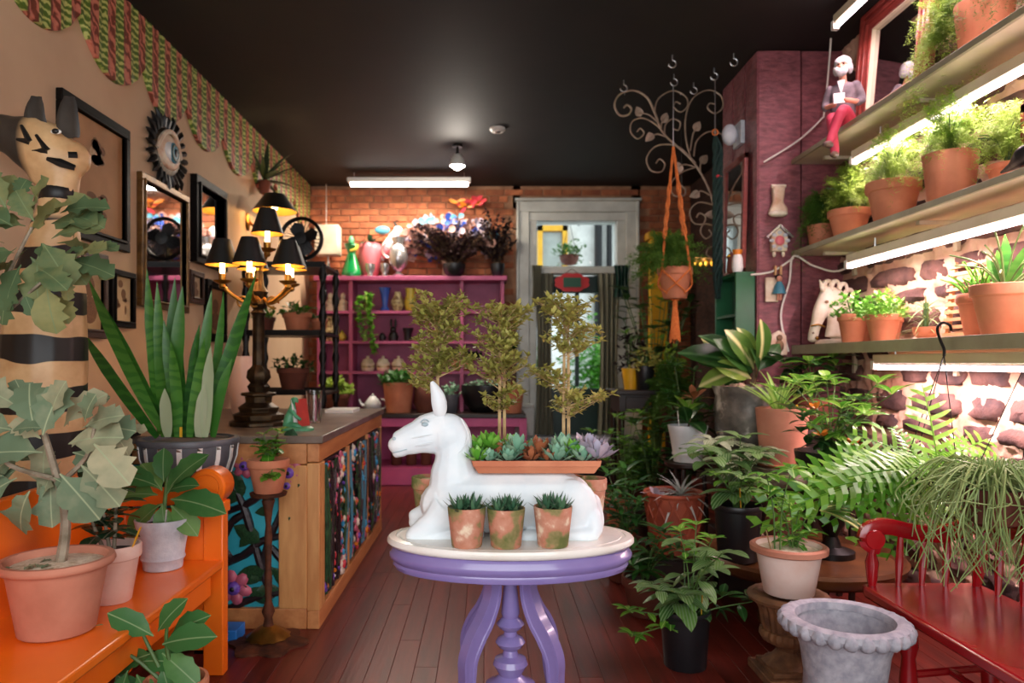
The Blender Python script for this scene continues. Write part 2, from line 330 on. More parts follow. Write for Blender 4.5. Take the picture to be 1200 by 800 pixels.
# ------------------------------------------------------------------ leaves and plants
LC = {}
def leaf_mesh(key, matn, W=.4, a=.7, b=.8, n=6, fold=.25, droop=.25, wave=0, jag=0, pet=.08):
    if key in LC: return LC[key]
    m = MB(); vs = []; tm = a/(a+b); mx = tm**a*(1-tm)**b
    for i in range(n+1):
        t = i/n; u = max(0, (t-pet)/(1-pet)); w = W/2*(u**a*(1-u)**b/mx) if 0 < u < 1 else 0
        wl = wr = 1
        if jag and 0 < i < n: wl, wr = [1+jag*(1 if (i+q) % 2 else -1)*R(.3, 1.3) for q in (0, random.randrange(2))]
        w = max(w, .012 if t <= pet else .002); z = -droop*t*t; y = t*(1-.15*droop); wz = wave*math.sin(t*PI*5)
        jy = (.09*jag if i % 2 else 0)
        vs += [(-w*wl, y+jy*wl, z+fold*w+wz*w*2+(R(-.5, .5)*jag*w)), (0, y, z), (w*wr, y+jy*wr, z+fold*w-wz*w*2+(R(-.5, .5)*jag*w))]
    fs = []
    for i in range(n):
        k = 3*i; fs += [(k, k+1, k+4, k+3), (k+1, k+2, k+5, k+4)]
    m.add(vs, fs); me = m.mesh('leaf', True, 80); me.materials.append(M[matn]); LC[key] = me; return me
def put(me, parent, p, d, up=(0, 0, 1), s=.1, w=1, name='leaf', roll=0):
    y = Vector(d).normalized(); z = Vector(up); z = z-y*z.dot(y)
    if z.length < .05: z = y.orthogonal()
    z.normalize(); x = y.cross(z)
    if roll: q = Matrix.Rotation(roll, 3, y); x = q @ x; z = q @ z
    o = bpy.data.objects.new(name, me); C.objects.link(o); o.parent = parent
    X = Matrix((x*s*w, y*s, z*s)).transposed().to_4x4(); X.translation = p; o.matrix_basis = X; return o
def sph(az, el): return V(math.cos(az)*math.cos(el), math.sin(az)*math.cos(el), math.sin(el))
def rosette(root, c, n, me, size, el0, el1, r=.01, az0=None, w=1, spread=2*PI):
    az0 = R(0, 6) if az0 is None else az0
    for i in range(n):
        t = i/max(1, n-1); az = az0+i*2.39996 if spread > 6 else az0+spread*(t-.5)
        el = el0+(el1-el0)*t+R(-.12, .12); d = sph(az, el); put(me, root, Vector(c)+V(d.x, d.y, 0)*r, d, s=R(*size)*(1-.25*t), w=w)
def stem(root, pts, r, matn='stemgreen', name='stem'):
    m = MB(); pts = smooth_path(pts, 4); m.tube(pts, [r*(1-.5*i/len(pts)) for i in range(len(pts))], 6); obj(name, m, matn, root); return pts
def shoots(root, base, n, h, lean, me, size, per=6, el=(.1, .7), matn='stemgreen', r=.004, first=.3, whorl=1, tops=True, az0=None, azs=2*PI, tip=(5, .5)):
    """n leafy stems from base: leaves in whorls along the stem and a tuft at the tip"""
    base = Vector(base); az0 = R(0, 6) if az0 is None else az0; m = MB()
    for k in range(n):
        az = az0+azs*(k+.5)/n+R(-.25, .25) if azs < 6 else az0+k*2.4; L = R(*lean); hh = R(*h)
        o = sph(az, 0); p = smooth_path([base+o*.012, base+o*L*.35+V(0, 0, hh*.55), base+o*L+V(0, 0, hh)], 5)
        m.tube(p, [r*(1-.5*i/len(p)) for i in range(len(p))], 5)
        ph = R(0, 6)
        for j in range(per):
            t = first+(1-first)*j/per; q = p[min(int(t*(len(p)-1)), len(p)-1)]
            for wv in range(whorl):
                aa = ph+j*2.4+wv*2*PI/whorl; d = sph(aa, R(*el)); put(me, root, q, d, s=R(*size)*(1.0-.25*t))
        if tops:
            for wv in range(tip[0]): put(me, root, p[-1], sph(ph+wv*2*PI/tip[0], tip[1]+R(-.2, .3)), s=R(*size)*.8)
    obj('stem', m, matn, root)
def needle_cloud(root, c, rad, n, matn, ln=.05, wd=.004, name='foliage', shape=None, droop=.3, strands=0, down=0):
    """feathery foliage nobody could count: arching strands set with fine needles"""
    m = MB(); c = Vector(c); strands = strands or max(8, n//70)
    vs = []; fs = []
    per = n//strands
    for k in range(strands):
        az = R(0, 2*PI); el = R(-.1, 1.35); L = R(.6, 1.0); d = sph(az, el)
        tip = c+V(d.x*rad[0], d.y*rad[1], d.z*rad[2])*L; mid = c+(tip-c)*.55+V(0, 0, rad[2]*.25)
        tip = tip-V(0, 0, down*R(.2, 1)*(1-max(0, d.z)))
        for i in range(per):
            t = i/per; t = t**.7
            q = c*(1-t)**2+mid*(2*t*(1-t))+tip*t*t
            e = V(R(-1, 1), R(-1, 1), R(-.7, .9)).normalized(); l = ln*R(.5, 1.1)*(1-.4*t); s = e.orthogonal().normalized()*wd
            b = len(vs); q = q+V(R(-1, 1), R(-1, 1), R(-1, 1))*.012
            vs += [q-s, q+s, q+e*l+s*.3]; fs.append((b, b+1, b+2))
    m.add(vs, fs); o = obj(name, m, matn, root, smooth=False); o['kind'] = 'stuff'; return o
def tuft(m, q, n, ln, wd, up=.5):
    for i in range(n):
        e = (sph(R(0, 2*PI), R(-.3, 1.2))).normalized(); l = ln*R(.6, 1.2); s = e.cross(V(R(-.4, .4), R(-.4, .4), 1)).normalized()*wd*R(.8, 1.2); nn = s.cross(e).normalized()
        m.add([q, q+e*l*.5-s, q+e*l-nn*l*.15, q+e*l*.5+s], [(0, 1, 2, 3)])
def pot_profile(kind, r, h):
    if kind == 'std': return [(r*.62, 0), (r*.66, .004), (r*.9, h*.74), (r*.92, h*.76), (r*.985, h*.775), (r, h*.8), (r, h*.985), (r*.975, h), (r*.9, h), (r*.88, h*.97), (r*.86, h*.8)], h*.87, r*.87
    if kind == 'plain': return [(r*.74, 0), (r*.78, .004), (r*.99, h*.97), (r*.98, h), (r*.92, h), (r*.9, h*.96), (r*.86, h*.75)], h*.88, r*.88
    if kind == 'roll': return [(r*.62, 0), (r*.66, .005), (r*.84, h*.8), (r*.86, h*.87), (r*.96, h*.885), (r, h*.92), (r, h*.96), (r*.97, h), (r*.88, h), (r*.84, h*.96), (r*.82, h*.8)], h*.9, r*.83
    if kind == 'nursery': return [(r*.8, 0), (r*.83, .004), (r*.97, h*.88), (r*.98, h*.9), (r, h*.91), (r, h*.98), (r*.98, h), (r*.94, h), (r*.93, h*.8)], h*.87, r*.93
    if kind == 'bowl': return [(r*.5, 0), (r*.55, .004), (r*.85, h*.3), (r*.97, h*.65), (r, h*.9), (r, h), (r*.95, h), (r*.93, h*.85)], h*.85, r*.93
    if kind == 'cup': return [(r*.66, 0), (r*.7, .004), (r*.72, h*.16), (r*.80, h*.22), (r*.76, h*.28), (r*.9, h*.75), (r, h*.98), (r*.99, h), (r*.94, h), (r*.88, h*.8)], h*.86, r*.89
def pot(root, kind, r, h, matn, soil='soil', at=(0, 0, 0), name='pot', n=28, wob=None):
    pr, sz, sr = pot_profile(kind, r, h); at = Vector(at)
    obj(name, MB().lathe(pr, n, at, wob=wob), matn, root)
    if soil: obj('soil', MB().lathe([(sr, sz-.015), (sr, sz), (sr*.5, sz+.008), (0.0001, sz+.01)], 18, at), soil, root)
    return at.z+sz
def potted(name, label, cat, loc, kind, r, h, matn, soil='soil', group=None, wob=None):
    t = thing(name, label, cat, loc, group=group); z = pot(t, kind, r, h, matn, soil, wob=wob); return t, z
def plant_tag(root, p, h=.07, matn='white', lean=.15):
    m = MB(); m.bar(p, Vector(p)+V(lean*h, 0, h), .012, .002); obj('plant_tag', m, matn, root)

# ================================================================== THE SETTING
XL, XR, YB, ZC = -2.08, 2.36, 8.5, 3.37
# floor: one base with recessed joints and boards running to the back
fl = struct('floor', BX(((.14, 3.75, -.06), (4.9, 9.7, .09))), 'gap')
pm = {}
def plank_mesh(L):
    k = round(L, 1)
    if k not in pm:
        m = MB(); w = .0978; h = .016; e = .0014
        m.add([(-w/2, 0, -.02), (w/2, 0, -.02), (w/2, L, -.02), (-w/2, L, -.02), (-w/2, 0, h-e), (w/2, 0, h-e), (w/2, L, h-e), (-w/2, L, h-e), (-w/2+e, e, h), (w/2-e, e, h), (w/2-e, L-e, h), (-w/2+e, L-e, h)],
              [(0, 1, 5, 4), (1, 2, 6, 5), (2, 3, 7, 6), (3, 0, 4, 7), (4, 5, 9, 8), (5, 6, 10, 9), (6, 7, 11, 10), (7, 4, 8, 11), (8, 9, 10, 11)])
        pm[k] = m.mesh('plank', False); pm[k].materials.append(M['floorwood'])
    return pm[k]
x = XL+.05
while x < XR+.2:
    y = -1-round(R(0, 1.5), 1)
    while y < YB:
        L = round(R(1.9, 3.2), 1); a = max(y, -1); L2 = round(min(y+L, YB)-a, 1)
        if L2 > .15: obj('plank', plank_mesh(L2), 'floorwood', fl, (x, a, -.016))
        y += L
    x += .0985
struct('ceiling', BX(((.14, 3.75, ZC+.06), (4.9, 9.7, .12))), 'ceil')
struct('wall_left', BX(((XL-.1, 3.75, ZC/2), (.2, 9.7, ZC))), 'plaster')
wf = struct('wall_front', BX(((0, -1.05, .3), (4.8, .1, .6)), ((0, -1.05, 3.2), (4.8, .1, .4)), ((-2.05, -1.05, 1.8), (.3, .1, 2.6)), ((2.2, -1.05, 1.8), (.4, .1, 2.6))), 'plaster')
# back wall with the door opening, brick by brick where the shelf and the door leave it in view
D0, D1, DT = .35, 1.78, 3.21
wb = struct('wall_back', BX(((-.9, 8.66, ZC/2), (2.6, .3, ZC)), ((2.15, 8.66, ZC/2), (.9, .3, ZC)), ((1.06, 8.66, 3.24), (1.5, .3, .26)), ((1.06, 8.66, .2), (1.5, .3, .4))), 'mortar')
def brick_geo(m, c, w, h, d, e=.006):
    x, y, z = c; a, b = w/2, h/2
    o = [(-a, -b), (a, -b), (a, b), (-a, b)]; i = [(-a+e, -b+e), (a-e, -b+e), (a-e, b-e), (-a+e, b-e)]
    m.add([(x+p, y, z+q) for p, q in o]+[(x+p, y-d+e, z+q) for p, q in o]+[(x+p, y-d, z+q) for p, q in i],
          [(0, 1, 5, 4), (1, 2, 6, 5), (2, 3, 7, 6), (3, 0, 4, 7), (4, 5, 9, 8), (5, 6, 10, 9), (6, 7, 11, 10), (7, 4, 8, 11), (8, 9, 10, 11)]); return m
bm_full = brick_geo(MB(), (0, 0, 0), .213, .066, .03).mesh('brick', False); bm_half = brick_geo(MB(), (0, 0, 0), .1, .066, .03).mesh('brick', False)
rest = MB(); row = 0; z = .04
while z < ZC-.02:
    header = row % 6 == 5; step = .1125 if header else .226; x = -2.05+(0 if row % 2 else -.113)
    while x < 2.5:
        me = bm_half if header else bm_full
        if not (D0-.09 < x < D1+.09 and z < DT+.03) and x > -2.1:
            if z > 2.24 and x < 2.0: obj('brick', me, 'brick', wb, (x+R(-.003, .003), 8.518+R(0, .006), z))
            else: brick_geo(rest, (x, 8.52, z), .1 if header else .213, .066, .03)
        x += step
    z += .0775; row += 1
obj('brickwork', rest, 'brick', wb, kind='stuff')
# right wall: rubble stones in thick cream mortar
m = MB(); ny, nz = 170, 150; vs = []
for j in range(nz+1):
    for i in range(ny+1):
        y = 2.0+3.0*i/ny; zz = ZC*j/nz; vs.append((2.352+.018*mnoise.noise(V(y*6, zz*9, 1))+.022*mnoise.noise(V(y*17, zz*23, 4))+.01*mnoise.noise(V(y*47, zz*51, 7)), y, zz))
m.add(vs, [(j*(ny+1)+i, (j+1)*(ny+1)+i, (j+1)*(ny+1)+i+1, j*(ny+1)+i+1) for j in range(nz) for i in range(ny)])
m.box((2.5, 3.75, ZC/2), (.2, 9.7, ZC)); m.box((2.4, .5, ZC/2), (.08, 3.0, ZC)); wr = struct('wall_right', m, 'creammortar'); obj('rear_brickwork', BX(((2.42, 7.0, ZC/2), (.06, 3.1, ZC))), 'darkbrick', wr)
z = .05; row = 0
while z < 3.1:
    h = R(.07, .14); y = 2.9+R(-.35, 0)
    while y < 4.85:
        w = R(.16, .5)
        if y+w > 3.0 and random.random() < .93:
            m = MB(); n = 12; cy, cz = y+w/2, z+h/2; vs = []; sd = R(0, 90); pr = [(.0, 2.40), (.97, 2.338), (.78, 2.316), (.4, 2.308)]
            for rk, xx in ((1.0, 2.40), (1.0, 2.354), (.90, 2.338), (.45, 2.332)):
                for i in range(n):
                    a = 2*PI*i/n+sd; c, s = math.cos(a), math.sin(a); q = (abs(c)**7+abs(s)**7)**(-1/7)*rk; jj = mnoise.noise(V(c*1.3+sd, s*1.3, sd))
                    vs.append((xx+(R(-.010, .012) if xx < 2.39 else 0), cy+c*q*w*.47*(1+.3*jj), cz+s*q*h*.47*(1+.3*jj)))
            vs.append((2.328, cy, cz)); m.add(vs, [(k*n+i, (k+1)*n+i, (k+1)*n+(i+1) % n, k*n+(i+1) % n) for k in range(3) for i in range(n)]+[(3*n+i, 4*n, 3*n+(i+1) % n) for i in range(n)])
            obj('stone', m, 'stone', wr, ang=60)
        y += w+R(.02, .06)
    z += h+R(.018, .045); row += 1
# boxed-in pier of rough purple boards
pr = struct('wall_pier', BX(((2.1, 5.16, ZC/2), (.56, .66, ZC))), 'darkwood')
obj('board', BX(((1.94, 4.813, ZC/2), (.28, .03, ZC-.01))), 'pierwood', pr, bev=.004)
obj('board', BX(((2.235, 4.82, ZC/2), (.29, .03, ZC-.01))), 'pierwood', pr, bev=.004)
for y0, y1 in ((4.8, 5.02), (5.025, 5.27), (5.275, 5.5)): obj('board', BX(((1.806, (y0+y1)/2, ZC/2), (.03, y1-y0-.006, ZC-.01))), 'pierwood', pr, bev=.004)
# scalloped valance below the ceiling along the left wall
mm, n, l, b = nt('valance'); b.inputs['Roughness'].default_value = .55
tc = n.new('ShaderNodeTexCoord')
def wv(dirn, sc, dist, ds=2):
    w = n.new('ShaderNodeTexWave'); w.bands_direction = dirn; w.inputs['Scale'].default_value = sc; w.inputs['Distortion'].default_value = dist; w.inputs['Detail Scale'].default_value = ds; l.new(tc.outputs['Object'], w.inputs[0]); return w.outputs['Fac']
def rp(f, *st): r = ramp(n, list(st)); l.new(f, r.inputs[0]); return r.outputs[0]
def mx(f, a, c):
    q = n.new('ShaderNodeMix'); q.data_type = 'RGBA'; l.new(f, q.inputs[0]); l.new(a, q.inputs[6]); l.new(c, q.inputs[7]); return q.outputs[2]
gr = rp(wv('Z', 8.5, 5, 3), (.3, rgb(84, 108, 34)), (.6, rgb(128, 146, 58)), (.85, rgb(190, 194, 112)))
co = rp(wv('DIAGONAL', 7, 9, 2), (.35, rgb(120, 58, 40)), (.55, rgb(186, 96, 78)), (.9, rgb(204, 124, 100)))
st = rp(wv('Y', 1.82, .4, 1), (.42, BLK), (.52, (1, 1, 1, 1)))
l.new(mx(st, co, gr), b.inputs['Base Color'])
va = thing('scalloped_valance', 'green and coral ruffled scalloped valance along the top of the left wall', 'valance', (XL, 0, ZC))
edges = [2.3, 3.0, 3.67, 4.36, 4.98, 5.66, 6.36, 7.05, 7.75, 8.45]
for a, c in zip(edges, edges[1:]):
    m = MB(); nn = 36; zr = 6; vs = []
    for i in range(nn+1):
        t = i/nn; y = a+(c-a)*t; drop = .30+.21*(1-abs(2*t-1)**2.2)
        for j in range(zr+1): vs.append((.022+.010*abs(math.sin(y*PI/.0863)), y, -drop*j/zr))
        vs.append((.002, y, -drop))
    k = zr+2
    m.add(vs, [(i*k+j, i*k+j+1, (i+1)*k+j+1, (i+1)*k+j) for i in range(nn) for j in range(k-1)]); obj('scallop', m, 'valance', va, ang=80)
struct('baseboard_left', BX(((XL+.012, 4.5, .09), (.024, 8, .18))), 'darkwood')

# door in the back wall: white stepped casing, transom light, green glazed leaf, curtains
m = MB()
for xa, xb, z0, z1, dy in ((D0, .50, .2, DT, .07), (D0+.15, .59, .2, DT-.16, .04), (D0, D0+.03, .2, DT, .1), (1.63, D1, .2, DT, .07), (1.53, 1.63, .2, DT-.16, .04), (D1-.03, D1, .2, DT, .1)):
    m.box(((xa+xb)/2, 8.53-dy/2, (z0+z1)/2), (xb-xa, dy, z1-z0))
m.box(((D0+D1)/2, 8.49, DT-.075), (D1-D0, .08, .15)); m.box(((D0+D1)/2, 8.505, DT-.2), (D1-D0-.2, .05, .1)); m.box(((D0+D1)/2, 8.46, DT-.015), (D1-D0+.04, .14, .03))
m.box((D0+.09, 8.44, .62), (.22, .14, .34)); m.box((D1-.09, 8.44, .62), (.22, .14, .34)); m.box((D0+.09, 8.42, .80), (.2, .16, .03)); m.box((D1-.09, 8.42, .80), (.2, .16, .03))
dr = struct('door_1', m, 'doorwhite', bev=.008)
obj('jamb', BX(((.57, 8.66, 1.72), (.04, .3, 2.7)), ((1.55, 8.66, 1.72), (.04, .3, 2.7)), ((1.06, 8.66, 3.0), (1.0, .3, .05))), 'doorwhite', dr)
obj('transom_bar', BX(((1.06, 8.6, 2.39), (1.0, .16, .09))), 'doorwhite', dr, bev=.006)
obj('transom_pane', BX(((1.06, 8.64, 2.7), (.94, .006, .54))), 'windowglass', dr)
obj('threshold', BX(((1.06, 8.5, .42), (1.0, .5, .06))), 'greystone', dr, bev=.005)
m = BX(((.69, 8.66, 1.38), (.12, .05, 1.86)), ((1.47, 8.66, 1.38), (.12, .05, 1.86)), ((1.08, 8.66, 2.23), (.9, .05, .2)), ((1.08, 8.66, .72), (.9, .05, .55)), ((1.08, 8.66, 1.62), (.05, .045, 1.2)))
lf = obj('door_leaf', m, 'doorgreen', dr, bev=.005)
obj('pane', BX(((1.08, 8.665, 1.6), (.8, .006, 1.3))), 'windowglass', lf)
obj('handle', MB().ell((.69, 8.61, 1.4), .03), 'gold', lf)
for k in range(2): struct('trim_%d' % (k+1), BX(((1.06, 8.26-.3*k, .315-.155*k-.04), (1.5, .32, .16 if k == 0 else .2))), 'darkwood', bev=.01)
# seen through the door
yd = struct('ground', BX(((1.0, 11.2, .18), (5, 4.6, .1))), 'greystone')
hs = thing('neighbouring_house', 'white house wall outside the back door with yellow window frame', 'house', (1.4, 13.2, .23))
obj('wall', BX(((0, .1, 2.3), (5, .2, 4.6))), 'doorwhite', hs)
wn = obj('window', BX(((-.43, -.06, 3.0), (.09, .12, 1.1)), ((.02, -.06, 3.0), (.09, .12, 1.1)), ((-.205, -.06, 3.5), (.54, .12, .1)), ((-.205, -.06, 2.5), (.54, .12, .1))), 'yellow', hs); obj('pane', BX(((-.205, -.02, 3.0), (.36, .03, .96))), 'windowglass', wn)
obj('downpipe', MB().tube([(.62, -.1, 0), (.62, -.1, 4.5)], .07, 10).tube([(.82, -.1, 0), (.82, -.1, 4.5)], .05, 10), 'blackmetal', hs)
for k, (x, y, z, s, lab) in enumerate(((1.75, 11.2, .24, 1.5, 'green shrub outside the door, seen through right half of its glass'), (.62, 11.6, .24, 1.2, 'green shrub outside the door, seen through left half of its glass'))):
    t = thing('garden_shrub', lab, 'shrub', (x, y, z)); m = MB()
    for i in range(700): tuft(m, V(0, 0, s*.55)+V(random.gauss(0, .22), random.gauss(0, .2), random.gauss(0, .3)*s*.7), 2, .12, .03)
    obj('foliage', m, 'l_bright', t, kind='stuff'); obj('trunk', MB().tube([(0, 0, 0), (.02, 0, s*.5)], .03), 'bark', t)
t = thing('hanging_basket', 'leafy hanging basket outdoors, seen through the transom glass', 'plant', (1.12, 9.8, 2.62))
pot(t, 'bowl', .13, .13, 'terradark'); m = MB()
for i in range(120): tuft(m, V(random.gauss(0, .09), random.gauss(0, .08), .17+random.gauss(0, .06)), 2, .08, .02)
obj('foliage', m, 'l_mid', t, kind='stuff'); obj('wire', MB().tube([(-.1, 0, .13), (0, 0, .6)], .004).tube([(.1, 0, .13), (0, 0, .6)], .004), 'blackmetal', t); obj('bracket', MB().tube([(0, 0, .6), (0, -.98, .6)], .012).tube([(0, -.98, .35), (0, -.5, .6)], .01), 'blackmetal', t)
# curtain pole, drapes and sign on the room side
t = thing('curtain_rail', 'pale curtain rail across the top of the back door', 'rail', (1.06, 8.40, 2.36))
obj('pole', MB().box((0, 0, 0), (.98, .07, .06)), 'doorwhite', t, bev=.01); obj('bracket', MB().box((-.4, .07, 0), (.05, .14, .05)).box((.4, .07, 0), (.05, .14, .05)), 'doorwhite', t)
def drape(name, lab, x0, x1, z0, z1, y, matn):
    m = MB(); n = 40; vs = []
    for i in range(n+1):
        t = i/n; w = (x0+x1)/2+(x1-x0)*(t-.5)
        for j in range(9):
            s = j/8; vs.append((w*(1)+(((x0+x1)/2)-w)*.25*math.sin(s*PI), y+.035*math.sin(t*26+s)*(.6+.4*s)-.01, z1+(z0-z1)*s))
    m.add(vs, [(i*9+j, i*9+j+1, (i+1)*9+j+1, (i+1)*9+j) for i in range(n) for j in range(8)])
    return props(obj(name, m, matn), lab, 'curtain')
drape('curtain', 'grey green curtain hanging at the right of the back door', 1.28, 1.55, .47, 2.33, 8.38, 'curtain')
drape('curtain', 'grey green curtain hanging at the left of the back door', .56, .78, .47, 2.33, 8.38, 'curtain')
drape('cloth_swag', 'dark cloth swag draped over the right end of the curtain rail', 1.46, 1.66, 2.05, 2.42, 8.33, 'doorgreen')
drape('cloth_swag', 'pale cloth swag draped over the left end of the curtain rail', .52, .64, 1.95, 2.42, 8.33, 'curtain')
t = thing('ornate_sign', 'red scalloped sign with dark green centre above the back door glass', 'sign', (.98, 8.33, 2.22))
m = MB(); m.prism([(.185*(1+.12*abs(math.sin(i*PI/40*8)))*math.cos(2*PI*i/40), .1*(1+.12*abs(math.sin(i*PI/40*8)))*math.sin(2*PI*i/40)) for i in range(40)], .03, XZ); obj('board', m, 'signred', t)
obj('panel', MB().box((0, -.035, 0), (.2, .012, .11)), 'signgreen', t); obj('hanger', MB().tube([(-.08, 0, .1), (0, .0, .16), (.08, 0, .1)], .004), 'blackmetal', t)

# ceiling lights
t = thing('fluorescent_fitting', 'white fluorescent batten hanging below the ceiling by the brick back wall', 'light', (-.84, 7.9, 3.25))
obj('housing', BX(((0, 0, .035), (1.34, .12, .05))), 'fixture', t, bev=.01); obj('tube', MB().tube([(-.64, 0, -.012), (.64, 0, -.012)], .019, 10), 'tubewhite', t)
obj('chain', MB().tube([(-.6, 0, .05), (-.6, 0, .12)], .004).tube([(.6, 0, .05), (.6, 0, .12)], .004), 'steel', t)
area('fluorescent_light', (0, 0, -.05), (0, 0, 0), 1.25, .1, 50, (1, .86, .70), t)
t = thing('spotlight', 'small round ceiling spotlight with a bright bulb over the shop', 'light', (P(536, 190, 6.9).x, 6.9, ZC))
obj('mount', MB().lathe([(.05, -.02), (.05, 0)], 16).tube([(0, 0, 0), (0, 0, -.1)], .012), 'blackmetal', t); obj('shade', MB().lathe([(.03, -.09), (.06, -.13), (.075, -.2), (.07, -.2), (.055, -.13)], 18), 'fixture', t)
obj('bulb', MB().ell((0, -.015, -.19), (.055, .055, .05)), 'bulb', t); point('spotlight_light', (0, -.02, -.3), 22, (1, .9, .78), .06, t)
t = thing('smoke_detector', 'small round smoke detector flat on the dark ceiling', 'detector', (P(583, 154, 6.4).x, 6.4, ZC)); obj('body', MB().lathe([(.05, -.035), (.07, -.015), (.07, 0)], 20), 'fixture', t); obj('cap', MB().lathe([(.0001, -.045), (.025, -.042), (.03, -.035)], 14), 'steel', t)

# ================================================================== THE MIDDLE: oval table, white donkey, pots
def blob(name, parts, voxel, matn, parent, it=6, loc=None, extra=None):
    m = MB()
    for p in parts:
        pts, rad = p[0], p[1]; up = p[2] if len(p) > 2 else (0, 1, 0)
        if len(pts) == 1: m.ell(pts[0], rad, 16, 12); continue
        k = 4; pp = smooth_path(pts, k); rr = []
        for i in range(len(pts)-1):
            a, b = rad[i], rad[i+1]; a = (a, a) if not isinstance(a, tuple) else a; b = (b, b) if not isinstance(b, tuple) else b
            for q in range(k): t = q/k; t = t*t*(3-2*t); rr.append((a[0]+(b[0]-a[0])*t, a[1]+(b[1]-a[1])*t))
        e = rad[-1]; rr.append((e, e) if not isinstance(e, tuple) else e)
        m.tube(pp, rr, 14, up=up)
        m.ell(pp[0], min(rr[0])*.98, 10, 8); m.ell(pp[-1], min(rr[-1])*.98, 10, 8)
    if extra: extra(m)
    o = obj(name, m, matn, parent, loc)
    q = o.modifiers.new('skin', 'REMESH'); q.mode = 'VOXEL'; q.voxel_size = voxel; q.use_smooth_shade = True
    q = o.modifiers.new('soften', 'SMOOTH'); q.factor = .5; q.iterations = it
    return o
TX, TY = .077, 2.33
tb = thing('pedestal_table', 'lilac painted oval pedestal table with a cream marble top', 'table', (TX, TY, 0))
A, B = .395, .228; pA = A
def oval(prof, n=64): return MB().lathe([(r, z) for r, z in prof], n, sx=1, sy=B/A)
obj('marble_top', oval([(A*.93, .721), (A*.975, .724), (A, .733), (A*.998, .743), (A*.985, .749), (A*.93, .751), (A*.925, .748), (A*.9, .7475), (A*.895, .750), (.0001, .7505)]), 'marble', tb)
obj('apron', oval([(A*.80, .66), (A*.90, .648), (A*.94, .652), (A*.955, .664), (A*.945, .672), (A*.97, .68), (A*.985, .69), (A*.98, .70), (A*.965, .705), (A*.96, .712), (A*.93, .7205), (.001, .7205)]), 'purplepaint', tb)
obj('underframe', MB().box((0, 0, .645), (.30, .22, .03)), 'purplepaint', tb, bev=.006)
obj('column', MB().lathe([(.03, .12), (.05, .14), (.06, .17), (.045, .2), (.065, .22), (.085, .245), (.08, .27), (.05, .285), (.035, .3), (.044, .315), (.056, .335), (.05, .352), (.026, .362), (.022, .38), (.04, .392), (.048, .405), (.04, .418), (.022, .426), (.02, .44), (.038, .452), (.045, .463), (.036, .474), (.026, .484), (.03, .50), (.024, .56), (.018, .61), (.026, .635), (.04, .645)], 28), 'purplepaint', tb)
def leg_geo():
    prof = smooth_path([(.07, 0, .645), (.072, 0, .57), (.10, 0, .50), (.135, 0, .45), (.165, 0, .39), (.17, 0, .33), (.178, 0, .25), (.215, 0, .15), (.30, 0, .07), (.345, 0, .03)], 5)
    n = len(prof); sc = [(.016+.011*math.sin(PI*min(1, i/n*1.6)), .019) for i in range(n)]
    m = MB(); sec = [(-1, -1), (-.6, -1.0), (-.5, -.8), (.5, -.8), (.6, -1), (1, -1), (1, 1), (.6, 1), (.5, .8), (-.5, .8), (-.6, 1), (-1, 1)]
    m.sweep(prof, sec, sc, up=(0, 1, 0)); m.lathe([(.02, 0), (.035, .005), (.035, .03), (.02, .04)], 14, (.342, 0, 0)); return m.mesh('leg', True, 35)
lg = leg_geo(); ha = math.atan2(.75, 1)
for a in (ha, PI-ha, PI+ha, -ha): obj('leg', lg, 'purplepaint', tb).rotation_euler = (0, 0, a)

# the donkey
HS = 2.34/850; HY = 2.34
dk = thing('donkey_sculpture', 'white painted sculpture of a reclining donkey on the oval table', 'sculpture', (20*HS, HY, .751))
def H(px, py, dy=0): return V((px-590)*HS, dy, .549+(425-py)*HS)
def r(*a): return [tuple(q*HS for q in z) if isinstance(z, tuple) else z*HS for z in a]
parts = [
 ([H(517, 590), H(540, 588), H(575, 587), H(615, 587), H(655, 588), H(682, 596)], r((30, 26), (37, 30), (37, 32), (37, 33), (38, 32), (27, 24))),
 ([H(535, 582), H(532, 556), H(532, 535), H(532, 514), H(527, 498)], r((39, 26), (28, 21), (22, 17), (21, 15), (18, 13))),
 ([H(523, 505), H(503, 508), H(484, 514), H(470, 519), H(464, 521)], r((27, 16), (24, 14), (18.5, 12), (15.5, 11), (13, 10))),
 ([H(525, 509, 0)], r(25, 17, 25)),
 ([H(472, 528), H(465, 531)], r((7, 8), (5.5, 7))),
 ([H(525, 596, -.05), H(505, 612, -.055), H(486, 622, -.055)], r((24, 14), (15, 11), (10, 9))),
 ([H(525, 596, .05), H(500, 606, .055), H(484, 608, .055)], r((24, 14), (15, 11), (9, 8))),
 ([H(486, 621, -.058), H(515, 624, -.062), H(545, 621, -.062), H(560, 621, -.06)], r(8, 7, 6, 8)),
 ([H(484, 616, .058), H(515, 620, .062), H(540, 620, .06)], r(8, 7, 7)),
 ([H(668, 594, -.05)], r(31, 16, 36)), ([H(668, 594, .05)], r(31, 16, 36)),
 ([H(692, 600, -.06), H(690, 618, -.075), H(660, 620, -.08), H(630, 621, -.08), H(615, 622, -.078)], r(10, 10, 8, 7, 8)),
 ([H(690, 618, .075), H(660, 620, .08), H(625, 620, .08)], r(10, 8, 8)),
 ([H(697, 585, 0), H(702, 605, -.02), H(700, 618, -.04)], r(6, 5, 4))]
for i, p in enumerate(parts):
    if len(p[0]) == 1: parts[i] = (p[0], tuple(p[1]))
blob('body', parts, .0045, 'horsewhite', dk, 3)
